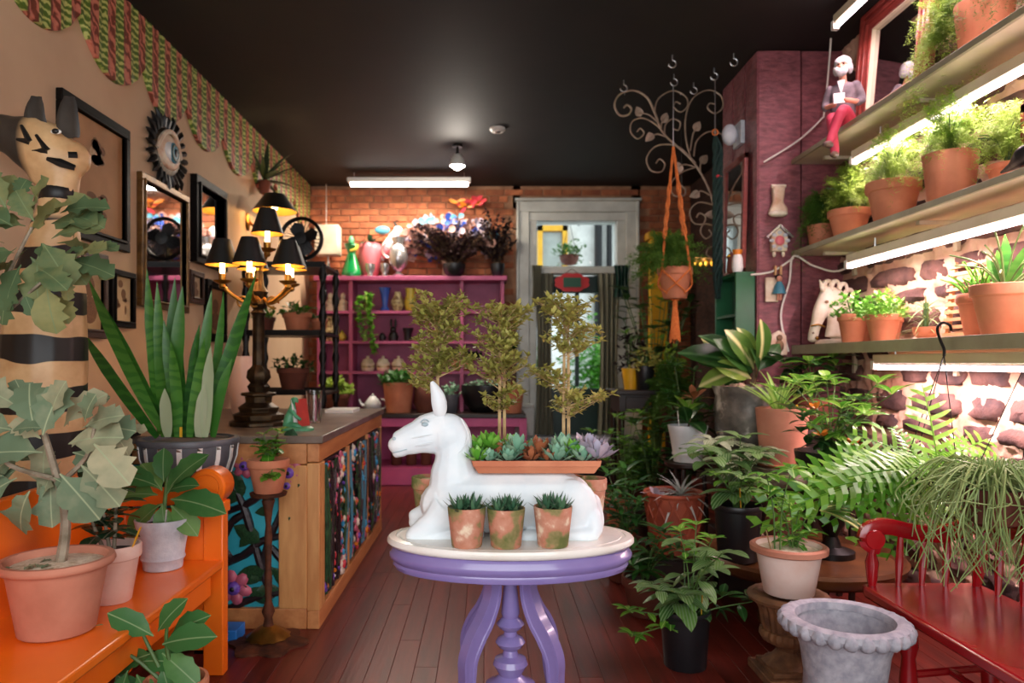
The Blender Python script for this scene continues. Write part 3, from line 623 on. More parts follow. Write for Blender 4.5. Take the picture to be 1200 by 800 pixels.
for dy, lab in ((-.022, None), (.022, None)):
    em = MB(); ep = smooth_path([H(516, 486, dy), H(515, 474, dy*1.3), H(512, 461, dy*1.3), H(506, 447, dy*1.2)], 4); n = len(ep)
    em.sweep(ep, [(1, 0), (.6, .5), (0, .62), (-.6, .5), (-1, 0), (-.55, -.25), (0, .15), (.55, -.25)], [HS*8.2*max(.08, math.sin(PI*min(1, (.22+.78*i/(n-1)))))**.75 for i in range(n)], up=(0, -1, 0)); obj('ear', em, 'horsewhite', dk, ang=60)
for sgn in (-1, 1):
    obj('eye', MB().ell(H(499, 496, sgn*.036), (.011, .006, .007)).tube(arc(H(499, 495, sgn*.0385), .013, 20, 170, 8), .0022), 'horsegrey', dk)
    obj('nostril', MB().ell(H(463, 513, sgn*.0235), (.006, .003, .005)), 'horsegrey', dk)
obj('mouth', MB().tube([H(461, 529.5, -.0175), H(468, 528, -.0235), H(478, 525, -.030)], .0018), 'horsegrey', dk)
obj('cheek_line', MB().tube(smooth_path([H(541, 489, -.040), H(549, 508, -.041), H(541, 526, -.042), H(525, 534, -.043)], 5), .002), 'horsewhite', dk)
for a, b in (((484, 512), (508, 507)), ((488, 521), (508, 517))): obj('muzzle_fold', MB().tube([H(*a, -.0365), H((a[0]+b[0])/2, (a[1]+b[1])/2, -.042), H(*b, -.043)], [.0008, .0028, .0008]), 'horsewhite', dk)
# terracotta tray of succulents on its back
tr = thing('succulent_tray', 'shallow terracotta tray packed with succulents across the donkey back', 'planter', (627*HS-570*HS, HY-.0, .549+.751+(425-551)*HS))
ll, ww = 72*HS, .085
def frus(a, b, z0, z1, m): m.add([(-a[0], -a[1], z0), (a[0], -a[1], z0), (a[0], a[1], z0), (-a[0], a[1], z0), (-b[0], -b[1], z1), (b[0], -b[1], z1), (b[0], b[1], z1), (-b[0], b[1], z1)], [(0, 3, 2, 1), (0, 1, 5, 4), (1, 2, 6, 5), (2, 3, 7, 6), (3, 0, 4, 7)])
m = MB(); frus((ll*.92, ww*.8), (ll*.985, ww*.93), 0, .022, m); frus((ll*1.0, ww*.96), (ll*1.02, ww), .022, .042, m); m.box((0, 0, .032), (2*ll*.99, 2*ww*.95, .01))
obj('tray', m, 'terra', tr, bev=.003, smooth=False); obj('soil', MB().box((0, 0, .035), (2*ll*.97, 2*ww*.9, .012)), 'soil', tr)
ech = lambda k, matn: leaf_mesh(k, matn, .42, .9, .35, 4, .35, -.35)
for px, dy, hz, cnt, sz, key, mt in ((560, -.05, .0, 20, .06, 'e_sed', 'l_sedum'), (562, .03, .02, 18, .07, 'e_sed', 'l_sedum'), (573, -.055, .0, 20, .05, 'e_ech', 'l_echeveria'), (575, .02, .03, 20, .075, 'e_sed', 'l_sedum'), (584, .0, .01, 14, .06, 'e_brn', 'l_brownsuc'), (595, -.05, .0, 24, .06, 'e_ech', 'l_echeveria'), (606, -.01, .02, 24, .08, 'e_ech', 'l_echeveria'), (603, .05, .02, 16, .07, 'e_sed', 'l_sedum'),
    (621, -.045, .0, 16, .06, 'e_brn', 'l_brownsuc'), (631, -.01, .015, 16, .075, 'e_brn', 'l_brownsuc'), (640, -.05, 0, 14, .05, 'e_brn', 'l_brownsuc'), (651, -.05, .0, 24, .07, 'e_ech', 'l_echeveria'), (660, .01, .02, 22, .08, 'e_ech', 'l_echeveria'), (671, -.02, .01, 20, .07, 'e_sed', 'l_sedum'), (680, -.055, 0, 20, .07, 'e_lil', 'l_echeveria'), (690, -.01, .02, 20, .085, 'e_lil2', 'l_lilac'), (697, -.06, .01, 16, .085, 'e_lil2', 'l_lilac'), (630, .05, .02, 20, .06, 'e_ech', 'l_echeveria'), (560, -.01, 0, 16, .05, 'e_ech', 'l_echeveria')):
    rosette(tr, ((px-627)*HS, dy, .036+hz), cnt, ech(key, mt), (sz*.75, sz), -.05, 1.35, r=.007)
# three little haworthias in mossy pots in front
hw = leaf_mesh('haw', 'l_haw', .26, .35, .9, 4, .3, -.25, pet=0)
for px, yy, rr, hh, lab in ((547, 2.178, .0585, .118, 'mossy terracotta pot of haworthia before the donkey front legs'), (593, 2.172, .058, .116, 'mossy terracotta pot of haworthia, middle of three before donkey'), (648, 2.182, .059, .119, 'mossy terracotta pot of haworthia before the donkey hind leg')):
    t, z = potted('haworthia_pot', lab, 'plant', ((px-570)*yy/850, yy, .751), 'plain', rr, hh, 'terramoss', group='haworthia pots on the oval table')
    for dx, dy in ((-.022, -.015), (.022, -.012), (0, .02)): rosette(t, (dx, dy, z), 17, hw, (.052, .072), .2, 1.3, r=.006)
# three standard trees in mossy pots behind the donkey
def topiary(name, lab, loc, h, clusters, stems, seed):
    random.seed(seed); t, z = potted(name, lab, 'plant', loc, 'std', .06, .165, 'terramoss', group='little standard trees on the oval table')
    obj('moss', MB().lathe([(.052, z), (.03, z+.012), (.0001, z+.016)], 14), 'l_topiary', t)
    st = MB()
    for dx in stems: st.tube(smooth_path([(dx, 0, z), (dx*1.2, .005, h*.5), (dx*.8, 0, h)], 5), [.0075-.0003*i for i in range(11)], 6)
    obj('trunk', st, 'barktan', t); br = MB(); fo = MB()
    for cx, cz, rx, rz, n in clusters:
        for i in range(int(n*.7)):
            a = R(0, 2*PI); u = R(.1, 1)**.6; e = V(cx+rx*u*math.cos(a), rx*u*math.sin(a)*.8, cz+rz*R(-1, 1)*math.sqrt(max(0, 1-u*u*.6)))
            b = V(sum(stems)/len(stems)+R(-.004, .004), 0, min(h, e.z-math.hypot(e.x-sum(stems)/len(stems), e.y)*R(.15, .5)-.01)); pp = smooth_path([b, b.lerp(e, .5)+V(0, 0, R(-.012, .008)), e], 4); br.tube(pp, [.0017-.0001*q for q in range(len(pp))], 4)
            for q in pp[3:]: tuft(fo, q, 2, .025, .0062)
            tuft(fo, e, 6, .028, .0068)
    obj('branch', br, 'barktan', t); obj('foliage', fo, 'l_topiary', t, kind='stuff'); return t
Tz = lambda py: .549+(425-py)*(2.44/850)-.0
S2 = 2.455/850
topiary('standard_tree', 'small standard tree left of the other two, rising behind donkey ear', ((503-570)*S2, 2.455, .751), Tz(375), [(.03, Tz(357), .12, .045, 70), (.03, Tz(382), .10, .06, 60), (-.02, Tz(428), .085, .03, 34), (.09, Tz(420), .07, .035, 30), (.01, Tz(405), .08, .03, 20), (-.03, Tz(446), .06, .02, 12)], (0.027,), 3)
topiary('standard_tree', 'middle small standard tree of three behind the donkey', ((588-570)*S2, 2.47, .751), Tz(372), [(0, Tz(366), .105, .045, 62), (-.01, Tz(396), .09, .05, 52), (.0, Tz(432), .12, .035, 44), (.02, Tz(415), .07, .03, 24), (.0, Tz(466), .08, .03, 22)], (-.006, .008), 4)
topiary('standard_tree', 'small standard tree rightmost of three, before the back door', ((664-570)*S2, 2.455, .751), Tz(368), [(0, Tz(364), .11, .055, 62), (.02, Tz(396), .10, .05, 46), (-.06, Tz(440), .075, .035, 28), (.065, Tz(462), .10, .018, 22), (0, Tz(476), .06, .025, 14)], (-.008, .006), 5)
# a fourth mossy pot, empty, at the donkey rump
t, z = potted('mossy_pot', 'mossy terracotta pot of soil showing beside the donkey rump', 'pot', ((693-570)*2.455/850, 2.455, .751), 'std', .052, .16, 'terramoss')

# ================================================================== THE LEFT SIDE: bench, plants, zebra, counter
random.seed(11)
bn = thing('settle_bench', 'bright orange painted wooden settle with scrolled arms along the left side', 'bench', (-1.33, 2.0, 0))
BY0, BY1 = -1.35, 1.07                                            # local y extent; far end at world y 3.07
obj('seat', BX(((.0, (BY0+BY1)/2-.02, .463), (.47, BY1-BY0-.06, .034))), 'orange', bn, bev=.008)
obj('apron', BX(((.19, (BY0+BY1)/2, .395), (.025, BY1-BY0-.2, .1))), 'orange', bn, bev=.004)
# back board with a raised, gently peaked end
pts = [(BY0, .10), (BY1-.06, .10), (BY1-.06, .80), (BY1-.12, .875), (BY1-.2, .885), (BY1-.4, .865), (BY1-1.0, .86), (BY0+.3, .86), (BY0, .86)]
obj('back_board', MB().prism(pts, .03, YZ, (-.25, 0, 0)), 'orange', bn, bev=.006)
def arm_end(yc):
    top = [(-.23, .885), (-.18, .875), (-.1, .79), (-.02, .745), (.08, .745), (.12, .775)]
    sc = [(.185+.062*math.cos(math.radians(a)), .79+.062*math.sin(math.radians(a))) for a in range(150, -140, -24)]
    poly = [(-.23, .70), (-.23, .885), (-.18, .872), (-.12, .80), (-.05, .775), (.06, .785), (.10, .80)]+sc+[(.1, .72), (0, .705)]
    m = MB(); m.prism(poly, .05, XZ, (0, yc+.025, 0)); return m
for yc in (BY1-.03, BY0+.05):
    obj('arm', arm_end(yc), 'orange', bn, bev=.006)
    obj('scroll', MB().lathe([(.06, -.02), (.074, -.014), (.078, -.004), (.078, .10), (.07, .108), (.055, .108), (.05, .102), (.0001, .102)], 30), 'orange', bn, (.175, yc+.055, .785)).rotation_euler = (PI/2, 0, 0)
    obj('arm_rail', BX(((.195, yc, .70), (.1, .075, .05))), 'orange', bn, bev=.006)
    obj('end_panel', BX(((.0, yc, .58), (.42, .03, .22))), 'orange', bn, bev=.004)
    obj('leg', BX(((.195, yc, .34), (.085, .06, .68))), 'orange', bn, bev=.006); obj('leg', BX(((-.2, yc, .34), (.07, .06, .68))), 'orange', bn, bev=.006)
    obj('side_board', BX(((.0, yc, .25), (.32, .028, .3))), 'orange', bn, bev=.004); obj('bracket', BX(((.14, yc-.06, .4), (.05, .08, .09))), 'orange', bn, bev=.006)

# felt bush in a big terracotta pot on the bench
felts = [leaf_mesh('felt%d' % q, 'l_felt', .62, .75, .5, 10, .25, R(.2, .5), .10, .24) for q in range(5)]
gx = lambda px, py, y: P(px, py, y)
L0 = P(67, 655, 2.22); L0.z = .481
t, z = potted('felt_plant', 'jagged grey green felt plant in large terracotta pot topped with cream grit', 'plant', L0, 'roll', .162, .225, 'terrapale', 'grit')
tp = stem(t, [(.01, 0, z), (.025, .0, z+.1), (.02, 0, z+.19), (-.01, 0, z+.3), (-.04, 0, z+.40)], .017, 'bark', 'trunk')
stem(t, [(.0, 0, z+.24), (.10, -.02, z+.33), (.13, -.03, z+.42)], .009, 'bark', 'branch'); stem(t, [(.0, 0, z+.26), (-.12, -.04, z+.31), (-.18, -.06, z+.40)], .009, 'bark', 'branch')
for (px, py), (dx, dz), s in (((20, 560), (-1, -.5), .17), ((35, 575), (-.5, -.9), .15), ((70, 555), (.75, -.75), .17), ((60, 560), (.25, -.9), .14), ((85, 530), (1, -.15), .16), ((100, 500), (.9, .5), .13), ((110, 520), (.85, -.6), .16), ((75, 500), (.6, .8), .15), ((40, 500), (-.3, .9), .15), ((20, 505), (-.9, .35), .16), ((50, 530), (-.7, .1), .17), ((60, 490), (.3, .95), .12), ((95, 545), (.9, -.75), .16), ((15, 540), (-.9, 0), .15), ((30, 525), (-.4, -.3), .15), ((80, 520), (.7, .25), .17), ((50, 510), (.1, .4), .15), ((100, 495), (.3, .8), .10), ((110, 500), (.95, .05), .13), ((55, 515), (-.1, -.7), .14), ((25, 480), (-.6, .7), .14), ((5, 515), (-.8, .3), .15), ((92, 560), (.55, -.9), .12)):
    p = P(px, py, 2.22+R(-.09, .06))-L0; put(random.choice(felts), t, p, V(dx, R(-.6, .1), dz), V(R(-.3, .3), -.75, .7), s*1.05)
    put(random.choice(felts), t, p+V(R(-.05, .05), R(.0, .08), R(-.05, .05)), V(dx+R(-.9, .9), R(-.4, .4), dz+R(-.9, .9)), V(R(-.6, .6), -.5, .7), s*R(.5, .8))
for i in range(7): put(felts[0], t, V(R(-.1, .1), R(-.1, .1), z+.01), sph(R(0, 6), .3), s=.035)
# second felt bush, taller, behind: its crown fills the left edge above
feltus = [leaf_mesh('feltup%d' % q, 'l_feltup', .6, .75, .5, 10, .25, R(.2, .5), .09, .2) for q in range(5)]
L1 = V(-1.74, 2.30, 0)
t, z = potted('felt_plant', 'tall felt plant with greener leaves at far left, crown before the zebra', 'plant', L1, 'roll', .15, .24, 'terradark')
stem(t, [(0, 0, z), (.02, 0, .6), (.10, -.02, 1.1), (.16, .0, 1.42), (.2, -.03, 1.66)], .018, 'bark', 'trunk')
for a in ((.1, 1.35, .36, 1.55), (.14, 1.4, .0, 1.66), (.12, 1.36, .33, 1.72)): stem(t, [(a[0], 0, a[1]), ((a[0]+a[2])/2, -.03, (a[1]+a[3])/2), (a[2], -.05, a[3])], .008, 'bark', 'branch')
for (px, py), (dx, dz), s in (((20, 240), (-.6, .8), .14), ((40, 250), (.4, .8), .13), ((30, 265), (-.9, .2), .14), ((60, 262), (1, .1), .17), ((70, 250), (.95, .35), .15), ((85, 252), (1, -.2), .12), ((50, 285), (.6, -.7), .16), ((20, 290), (-.6, -.6), .15), ((15, 265), (-.8, .5), .14), ((45, 300), (.1, -1), .16), ((70, 300), (.85, -.5), .13), ((80, 305), (1, -.15), .14), ((55, 335), (.2, -1), .14), ((65, 345), (.6, -.8), .11), ((25, 310), (-.4, -.9), .15), ((10, 300), (-.9, -.3), .15), ((15, 330), (-.4, -.9), .14), ((35, 275), (.2, .2), .15), ((8, 245), (-.4, .9), .13), ((60, 280), (.9, .5), .14), ((5, 285), (-.5, .2), .16), ((90, 300), (.9, .3), .12), ((45, 315), (.7, -.2), .13)):
    p = P(px, py, 2.28+R(-.08, .08))-L1; put(random.choice(feltus), t, p, V(dx, R(-.6, .1), dz), V(R(-.3, .3), -.7, .75), s*1.05)
    put(random.choice(feltus), t, p+V(R(-.05, .05), R(.0, .06), R(-.05, .05)), V(dx+R(-.9, .9), R(-.4, .4), dz+R(-.9, .9)), V(R(-.6, .6), -.5, .7), s*R(.5, .85))
# dark leaved plant in pale pot
L2 = P(132, 700, 2.50); L2.z = .481
t, z = potted('jade_plant', 'dark round-leaved plant in a chalky pale terracotta pot on orange bench', 'plant', L2, 'std', .092, .195, 'terrachalk')
rub = leaf_mesh('rub', 'l_rubber', .62, .6, .45, 5, .2, .2)
s2 = 2.5/850
for bx, hh, lv in ((-.095, .24, 18), (.015, .34, 24), (-.03, .17, 12)):
    pp = stem(t, [(bx*.3, 0, z), (bx*.8, 0, z+hh*.5), (bx, -.01, z+hh)], .007, 'bark')
    for i in range(lv):
        q = pp[int(len(pp)*(.25+.74*i/lv))]; put(rub, t, q, sph(i*2.4, R(-.1, .5)), s=R(.085, .12)*(1-.3*i/lv))
    put(rub, t, pp[-1], (0, -.2, 1), (0, -1, .2), .06)
plant_tag(t, (.075, -.03, z), .09, 'yellow', .4)
# purple velvet style plant in white pot
L3 = P(191, 664, 2.90); L3.z = .481
t, z = potted('broad_leaf_plant', 'broad toothed green-leaved plant in white ceramic pot on orange bench', 'plant', L3, 'cup', .106, .2, 'chalkgrey')
gyn = leaf_mesh('gyn', 'l_gyn', .56, .75, .6, 9, .25, .35, .03, .10)
stem(t, [(0, 0, z), (.01, 0, z+.12), (.02, 0, z+.22)], .01)
for (px, py), (dx, dz), s in (((190, 590), (-.85, -.55), .17), ((185, 580), (-1, .2), .17), ((200, 585), (1, .05), .2), ((200, 592), (.8, -.6), .14), ((190, 575), (-.6, .75), .15), ((200, 570), (.6, .85), .16), ((195, 580), (.25, .5), .15), ((190, 590), (.2, -.7), .13), ((185, 570), (-.9, .55), .15), ((198, 575), (.9, .5), .12), ((192, 565), (-.1, 1), .12)):
    put(gyn, t, P(px, py, 2.88)-L3, V(dx, R(-.5, .2), dz), V(0, -.6, .8), s*1.15)
plant_tag(t, (.03, -.05, z), .07, 'white', .1)
# plant on the floor in front of the bench
L4 = V(-.985, 2.30, 0)
t, z = potted('floor_plant', 'soft green toothed-leaf plant in terracotta pot on floor before bench', 'plant', L4, 'roll', .1, .3, 'terra')
gy2 = leaf_mesh('gy2', 'l_gyn', .5, .8, .7, 9, .25, .3, .03, .10)
stem(t, [(0, 0, z), (-.03, 0, z+.14), (-.02, 0, z+.24)], .008); stem(t, [(-.02, 0, z), (-.14, 0, z+.1), (-.22, 0, z+.12)], .007); stem(t, [(-.02, 0, z), (-.10, 0, z+.16), (-.11, 0, z+.2)], .007)
for (px, py), (dx, dz), s in (((190, 755), (1, .45), .17), ((185, 740), (.5, .8), .13), ((180, 745), (-.7, .6), .14), ((190, 765), (.8, -.35), .15), ((180, 765), (-.8, -.2), .14), ((150, 760), (-.5, .6), .13), ((140, 765), (-.8, .1), .14), ((120, 775), (-1, -.3), .15), ((135, 785), (.5, -.6), .15), ((150, 785), (-.2, -.9), .13), ((165, 775), (.9, .2), .14), ((130, 765), (.2, .8), .11), ((110, 785), (-.7, -.5), .13), ((190, 780), (.3, -.8), .11), ((200, 745), (.7, .6), .14), ((160, 790), (.4, -.3), .14)):
    put(gy2, t, P(px, py, 2.30+R(-.05, .05))-L4, V(dx, R(-.5, .1), dz), V(0, -.7, .7), s*1.12)

# zebra statue
zm, n, l, b = nt('zebra'); b.inputs['Roughness'].default_value = .45
tc = n.new('ShaderNodeTexCoord'); sx = n.new('ShaderNodeSeparateXYZ'); l.new(tc.outputs['Object'], sx.inputs[0])
def wvz(sc, dist):
    w = n.new('ShaderNodeTexWave'); w.bands_direction = 'Z'; w.inputs['Scale'].default_value = sc; w.inputs['Distortion'].default_value = dist; w.inputs['Detail Scale'].default_value = 1.2; w.inputs['Phase Offset'].default_value = 1.6; l.new(tc.outputs['Object'], w.inputs[0]); return w.outputs['Fac']
def rp(f, *st): q = ramp(n, list(st)); l.new(f, q.inputs[0]); return q.outputs[0]
def mapr(f, a, c):
    q = n.new('ShaderNodeMapRange'); q.inputs[1].default_value = a; q.inputs[2].default_value = c; l.new(f, q.inputs[0]); return q.outputs[0]
def mx(f, a, c):
    q = n.new('ShaderNodeMix'); q.data_type = 'RGBA'; l.new(f, q.inputs[0]); l.new(a, q.inputs[6]); l.new(c, q.inputs[7]); return q.outputs[2]
tan = rp(noise_nodes(n, l, 9, 4).outputs['Fac'], (.3, rgb(190, 144, 96)), (.7, rgb(226, 190, 140)))
dark = rp(noise_nodes(n, l, 9, 4).outputs['Fac'], (.3, rgb(14, 13, 13)), (.7, rgb(30, 27, 25)))
stripe = rp(wvz(1.68, 3.2), (.44, (0, 0, 0, 1)), (.48, (1, 1, 1, 1)))
bodyc = mx(stripe, tan, dark)
headc = mx(mapr(sx.outputs[0], -.035, -.075), tan, rp(noise_nodes(n, l, 9, 4).outputs['Fac'], (.3, rgb(34, 30, 28)), (.7, rgb(58, 52, 46))))
l.new(mx(mapr(sx.outputs[2], 1.86, 1.88), bodyc, headc), b.inputs['Base Color'])
ZS = 2.9/850; Z0 = P(55, 425, 2.9); zx = Z0.x
zb = thing('zebra_statue', 'tall carved wooden zebra statue with black stripes behind the orange bench', 'statue', (zx, 2.9, 0))
def Zp(px, py, dy=0): return V((px-55)*ZS, dy, 1.3+(425-py)*ZS)
def zr(*a): return [tuple(q*ZS for q in z) if isinstance(z, tuple) else z*ZS for z in a]
blob('body', [
 ([Zp(84, 186), Zp(62, 182), Zp(38, 168), Zp(8, 157), Zp(-10, 153), Zp(-20, 153)], zr((22, 22), (36, 28), (32, 25), (22, 18), (20, 16), (15, 14))),
 ([Zp(58, 200), Zp(48, 205)], zr((24, 20), (14, 14))),
 ([Zp(72, 200), Zp(69, 235), Zp(62, 290), Zp(55, 350), Zp(52, 420), Zp(51, 520), Zp(52, 640)], zr((21, 20), (20, 20), (30, 28), (43, 38), (47, 42), (46, 44), (40, 44))),
 ([Zp(30, 620, -.05), Zp(26, 740, -.06), Zp(26, 812, -.06)], zr(22, 14, 17)), ([Zp(75, 620, .05), Zp(78, 740, .06), Zp(78, 812, .06)], zr(22, 14, 17)),
 ([Zp(75, 620, -.05), Zp(78, 740, -.06), Zp(78, 812, -.06)], zr(22, 14, 17)), ([Zp(30, 620, .05), Zp(26, 740, .06), Zp(26, 812, .06)], zr(22, 14, 17))], .011, 'zebra', zb, 5)
obj('plinth', BX(((0, 0, .02), (.42, .36, .04))), 'darkwood', zb, bev=.004)
for px, lean in ((48, -.02), (86, .03)):
    p = smooth_path([Zp(px, 164, -.03 if px > 60 else .0), Zp(px, 142, -.04), Zp(px+2, 117, -.04)], 5); k = len(p)-1; m = MB()
    m.sweep(p, [(1, 0), (.6, .28), (0, .36), (-.6, .28), (-1, 0), (-.55, -.12), (0, .12), (.55, -.12)], [13.5*ZS*max(.16, math.sin(PI*(.3+.7*i/k)))**.42 for i in range(k+1)], up=(0, 1, 0)); obj('ear', m, 'muzzle', zb, ang=60)
ey = obj('eye', MB().ell(Zp(80, 162, -.083), (.022, .010, .010), m=0).ell(Zp(80.5, 162, -.090), (.014, .008, .0105), m=1), ['white', 'black'], zb)
for a in (((41, 155), (51, 174), (36, 171)), ((58, 166), (71, 184), (54, 184))):
    m = MB(); q = [Zp(*c, -.086) for c in a]; m.tube([q[0], q[1]], [.006, .014], 6).tube([q[1], q[2]], [.014, .006], 6); obj('cheek_mark', m, 'black', zb)
obj('cheek_mark', MB().tube([Zp(70, 193, -.084), Zp(84, 197, -.076), Zp(97, 201, -.055)], [.008, .018, .012], 6), 'black', zb); obj('cheek_mark', MB().tube([Zp(91, 187, -.066), Zp(99, 186, -.05)], .013, 6), 'black', zb)
obj('collar', MB().lathe([(19.6*ZS, 0), (20.6*ZS, .004), (20.8*ZS, .045), (19.6*ZS, .05)], 22, Zp(69, 236)), 'black', zb)

# snake plant in a dark bowl with pale stripes, on a black stand
sd = thing('plant_stand', 'low black wooden stand under the snake plant bowl', 'stand', (-1.385, 3.38, 0))
obj('top', BX(((0, 0, .705), (.26, .34, .03))), 'blackframe', sd, bev=.004)
for a in (-.10, .10):
    for c in (-.12, .15): obj('leg', BX(((a, c, .345), (.04, .04, .69))), 'blackframe', sd)
t, z = potted('snake_plant', 'tall snake plant in dark grey bowl with white vertical stripes', 'plant', (-1.385, 3.38, .72), 'bowl', .216, .225, 'greyglaze')
obj('rim', MB().lathe([(.205, .2), (.222, .205), (.226, .22), (.22, .232), (.2, .234), (.198, .215)], 28), 'greyglaze', t)
for i in range(16):
    a = i*PI/8+.2; pr, _, _ = pot_profile('bowl', .219, .225); m = MB(); m.sweep([V(q*math.cos(a), q*math.sin(a), zz) for q, zz in pr[2:5]]+[V(.219*math.cos(a), .219*math.sin(a), .19)], [(-.011, -.002), (.011, -.002), (.011, .002), (-.011, .002)], up=(math.cos(a), math.sin(a), .01)); obj('stripe', m, 'white', t)
def strap(name, matn, base, tip, w, bend, parent, twist=.3):
    base = Vector(base); tip = Vector(tip); n = 9; m = MB(); L = (tip-base).length; mid = (base+tip)/2+Vector(bend); vs = []
    vd = V(0, -1, 0); 
    for i in range(n+1):
        s = i/n; q = base*(1-s)**2+mid*2*s*(1-s)+tip*s*s; d = ((mid-base)*(1-s)+(tip-mid)*s).normalized()
        sd = d.cross(Matrix.Rotation(twist*(s-.5), 3, d) @ vd).normalized(); ww = w/2*(.55+.55*math.sin(PI*min(1, s*1.02)**.8)) if s < .6 else w/2*(1-((s-.6)/.4)**1.8)*1.08
        ww = max(ww, .001); nn = sd.cross(d); vs += [q-sd*ww+nn*ww*.25, q, q+sd*ww+nn*ww*.25, q+nn*.006*(1-s)]
    fs = []
    for i in range(n):
        for a, c in ((0, 1), (1, 2), (2, 3), (3, 0)): fs.append((4*i+a, 4*i+c, 4*i+4+c, 4*i+4+a))
    m.add(vs, fs); return obj(name, m, matn, parent, ang=80)
sb = V(-1.385, 3.38, .72)
for bx, by, tx, ty, w, off in ((185, 508, 92, 383, .052, .02), (190, 500, 103, 325, .055, -.03), (196, 500, 120, 355, .04, .0), (188, 505, 172, 315, .048, .03), (192, 508, 184, 330, .05, .0), (200, 508, 205, 325, .055, .06), (205, 508, 214, 335, .06, -.02), (212, 508, 192, 375, .05, -.05), (220, 508, 210, 360, .05, .03), (232, 508, 248, 340, .052, .05), (240, 508, 262, 342, .04, .08), (235, 508, 300, 322, .062, -.03), (222, 508, 240, 395, .05, -.06), (250, 508, 272, 420, .045, -.06), (228, 508, 234, 380, .05, .06), (215, 508, 230, 400, .045, .0), (208, 508, 200, 400, .05, -.06)):
    y = 3.38+off; strap('leaf', 'l_snake', P(bx, by+4, y)-sb, P(tx, ty, y+off*.5)-sb, w*.98, (R(-.03, .03), R(-.03, .03), -.05 if abs(tx-bx) > 60 else .0), t, R(-.8, .8))
for bx, tx, ty in ((197, 193, 455), (233, 240, 450), (240, 247, 405)): strap('leaf', 'l_snakepale', P(bx, 512, 3.26)-sb, P(tx, ty, 3.25)-sb, .05, (0, 0, 0), t, R(-.4, .4))
plant_tag(t, P(212, 512, 3.28)-sb, .045, 'yellow', 0)

# dark console against the left wall
t = thing('console_table', 'low black console table against the left wall below the frames', 'table', (-1.87, 3.26, 0))
obj('top', BX(((0, 0, .965), (.4, .5, .03))), 'blackframe', t, bev=.004); obj('apron', BX(((.0, 0, .9), (.34, .44, .1))), 'blackframe', t)
for a in (-.15, .15):
    for c in (-.2, .2): obj('leg', BX(((a, c, .425), (.045, .045, .85))), 'blackframe', t)
t = thing('small_bowl', 'small pale bowl on the black console by left wall', 'bowl', P(128, 497, 3.4)); t.location.z = .981; obj('body', MB().lathe([(.03, 0), (.055, .02), (.065, .045), (.06, .045), (.05, .022), (.001, .012)], 20), 'chalkgrey', t)

# counter with a framed relief front and mosaic side panels
ct = thing('shop_counter', 'wooden shop counter with grey top and colourful relief panels', 'counter', (0, 0, 0))
CX0, CX1, CY0, CY1, CZ = -2.02, -.845, 3.57, 5.62, .905
obj('carcass', BX((((CX0+CX1)/2-.02, (CY0+CY1)/2+.01, .46), (CX1-CX0-.1, CY1-CY0-.1, .86))), 'reliefdark', ct)
wt = obj('worktop', BX((((CX0+CX1)/2+.015, (CY0+CY1)/2-.01, .9255), (CX1-CX0+.07, CY1-CY0+.07, .038))), 'slab', ct, bev=.005)
for c, d, mt in ((((CX0+CX1)/2-.031, CY0, .05), (CX1-CX0-.002, .06, .1), 'pineh'), (((CX0+CX1)/2-.031, CY0, .855), (CX1-CX0-.002, .06, .1), 'pineh'), ((CX1-.1, CY0, .45), (.138, .064, .7), 'pine'), ((CX0+.07, CY0, .45), (.14, .062, .7), 'pine'),
                 ((CX1, (CY0+CY1)/2, .045), (.06, CY1-CY0+.06, .09), 'pineh'), ((CX1, (CY0+CY1)/2, .86), (.06, CY1-CY0+.06, .09), 'pineh'), ((CX1, CY0, .45), (.062, .06, .72), 'pine'), ((CX1, CY0+.06, .45), (.061, .058, .72), 'pine'), ((CX1, 4.30, .45), (.06, .05, .72), 'pine'), ((CX1, 4.98, .45), (.06, .05, .72), 'pine'), ((CX1, CY1-.02, .45), (.06, .06, .72), 'pine')):
    obj('frame_rail', BX((c, d)), mt, ct, bev=.004)
fx0, fx1, fz0, fz1, fy = CX0+.14, CX1-.14, .10, .805, CY0-.002
fp = obj('relief_panel', BX((((fx0+fx1)/2, fy+.012, (fz0+fz1)/2), (fx1-fx0, .02, fz1-fz0))), 'turquoise', ct)
def fr(px, py): q = P(px, py, CY0); return V(q.x, fy-.006, q.z)
bs = [[(262, 548), (285, 590), (300, 640), (318, 700)], [(318, 700), (310, 650), (330, 600), (345, 560)], [(345, 625), (310, 632), (285, 650), (255, 662)], [(300, 640), (275, 655), (262, 640)], [(262, 600), (290, 590), (320, 570), (348, 548)], [(268, 712), (300, 700), (345, 690)], [(340, 712), (343, 660), (346, 620)], [(262, 715), (300, 716), (347, 716)], [(290, 600), (272, 612), (258, 640)], [(318, 640), (335, 660), (345, 670)]]
for bp in bs: obj('branch', MB().tube(smooth_path([fr(*q) for q in bp], 4), [R(.014, .022) for _ in range(4*(len(bp)-1)+1)], 7), 'reliefdark', fp)
rl = leaf_mesh('rl', 'reliefleaf', .55, .6, .6, 5, -.3, .0)
for px, py, a, s in ((270, 590, 60, .11), (280, 575, 120, .1), (300, 560, 40, .1), (330, 575, 150, .11), (340, 600, 70, .12), (325, 610, 20, .1), (275, 615, -30, .12), (268, 630, 200, .1), (335, 640, 80, .12), (340, 655, -60, .1), (325, 665, 200, .1), (275, 680, 20, .13), (290, 690, -20, .11), (340, 690, 120, .1), (335, 530, 70, .1), (318, 535, 30, .09), (285, 535, 160, .09), (270, 550, -60, .1), (342, 575, -80, .09), (300, 600, 10, .07), (330, 690, 180, .09), (265, 700, 30, .1), (282, 640, 50, .08)):
    a = math.radians(a); put(rl, fp, fr(px, py)+V(0, -.008, 0), V(math.cos(a), -.12, math.sin(a)), (0, -1, 0), s*1.3)
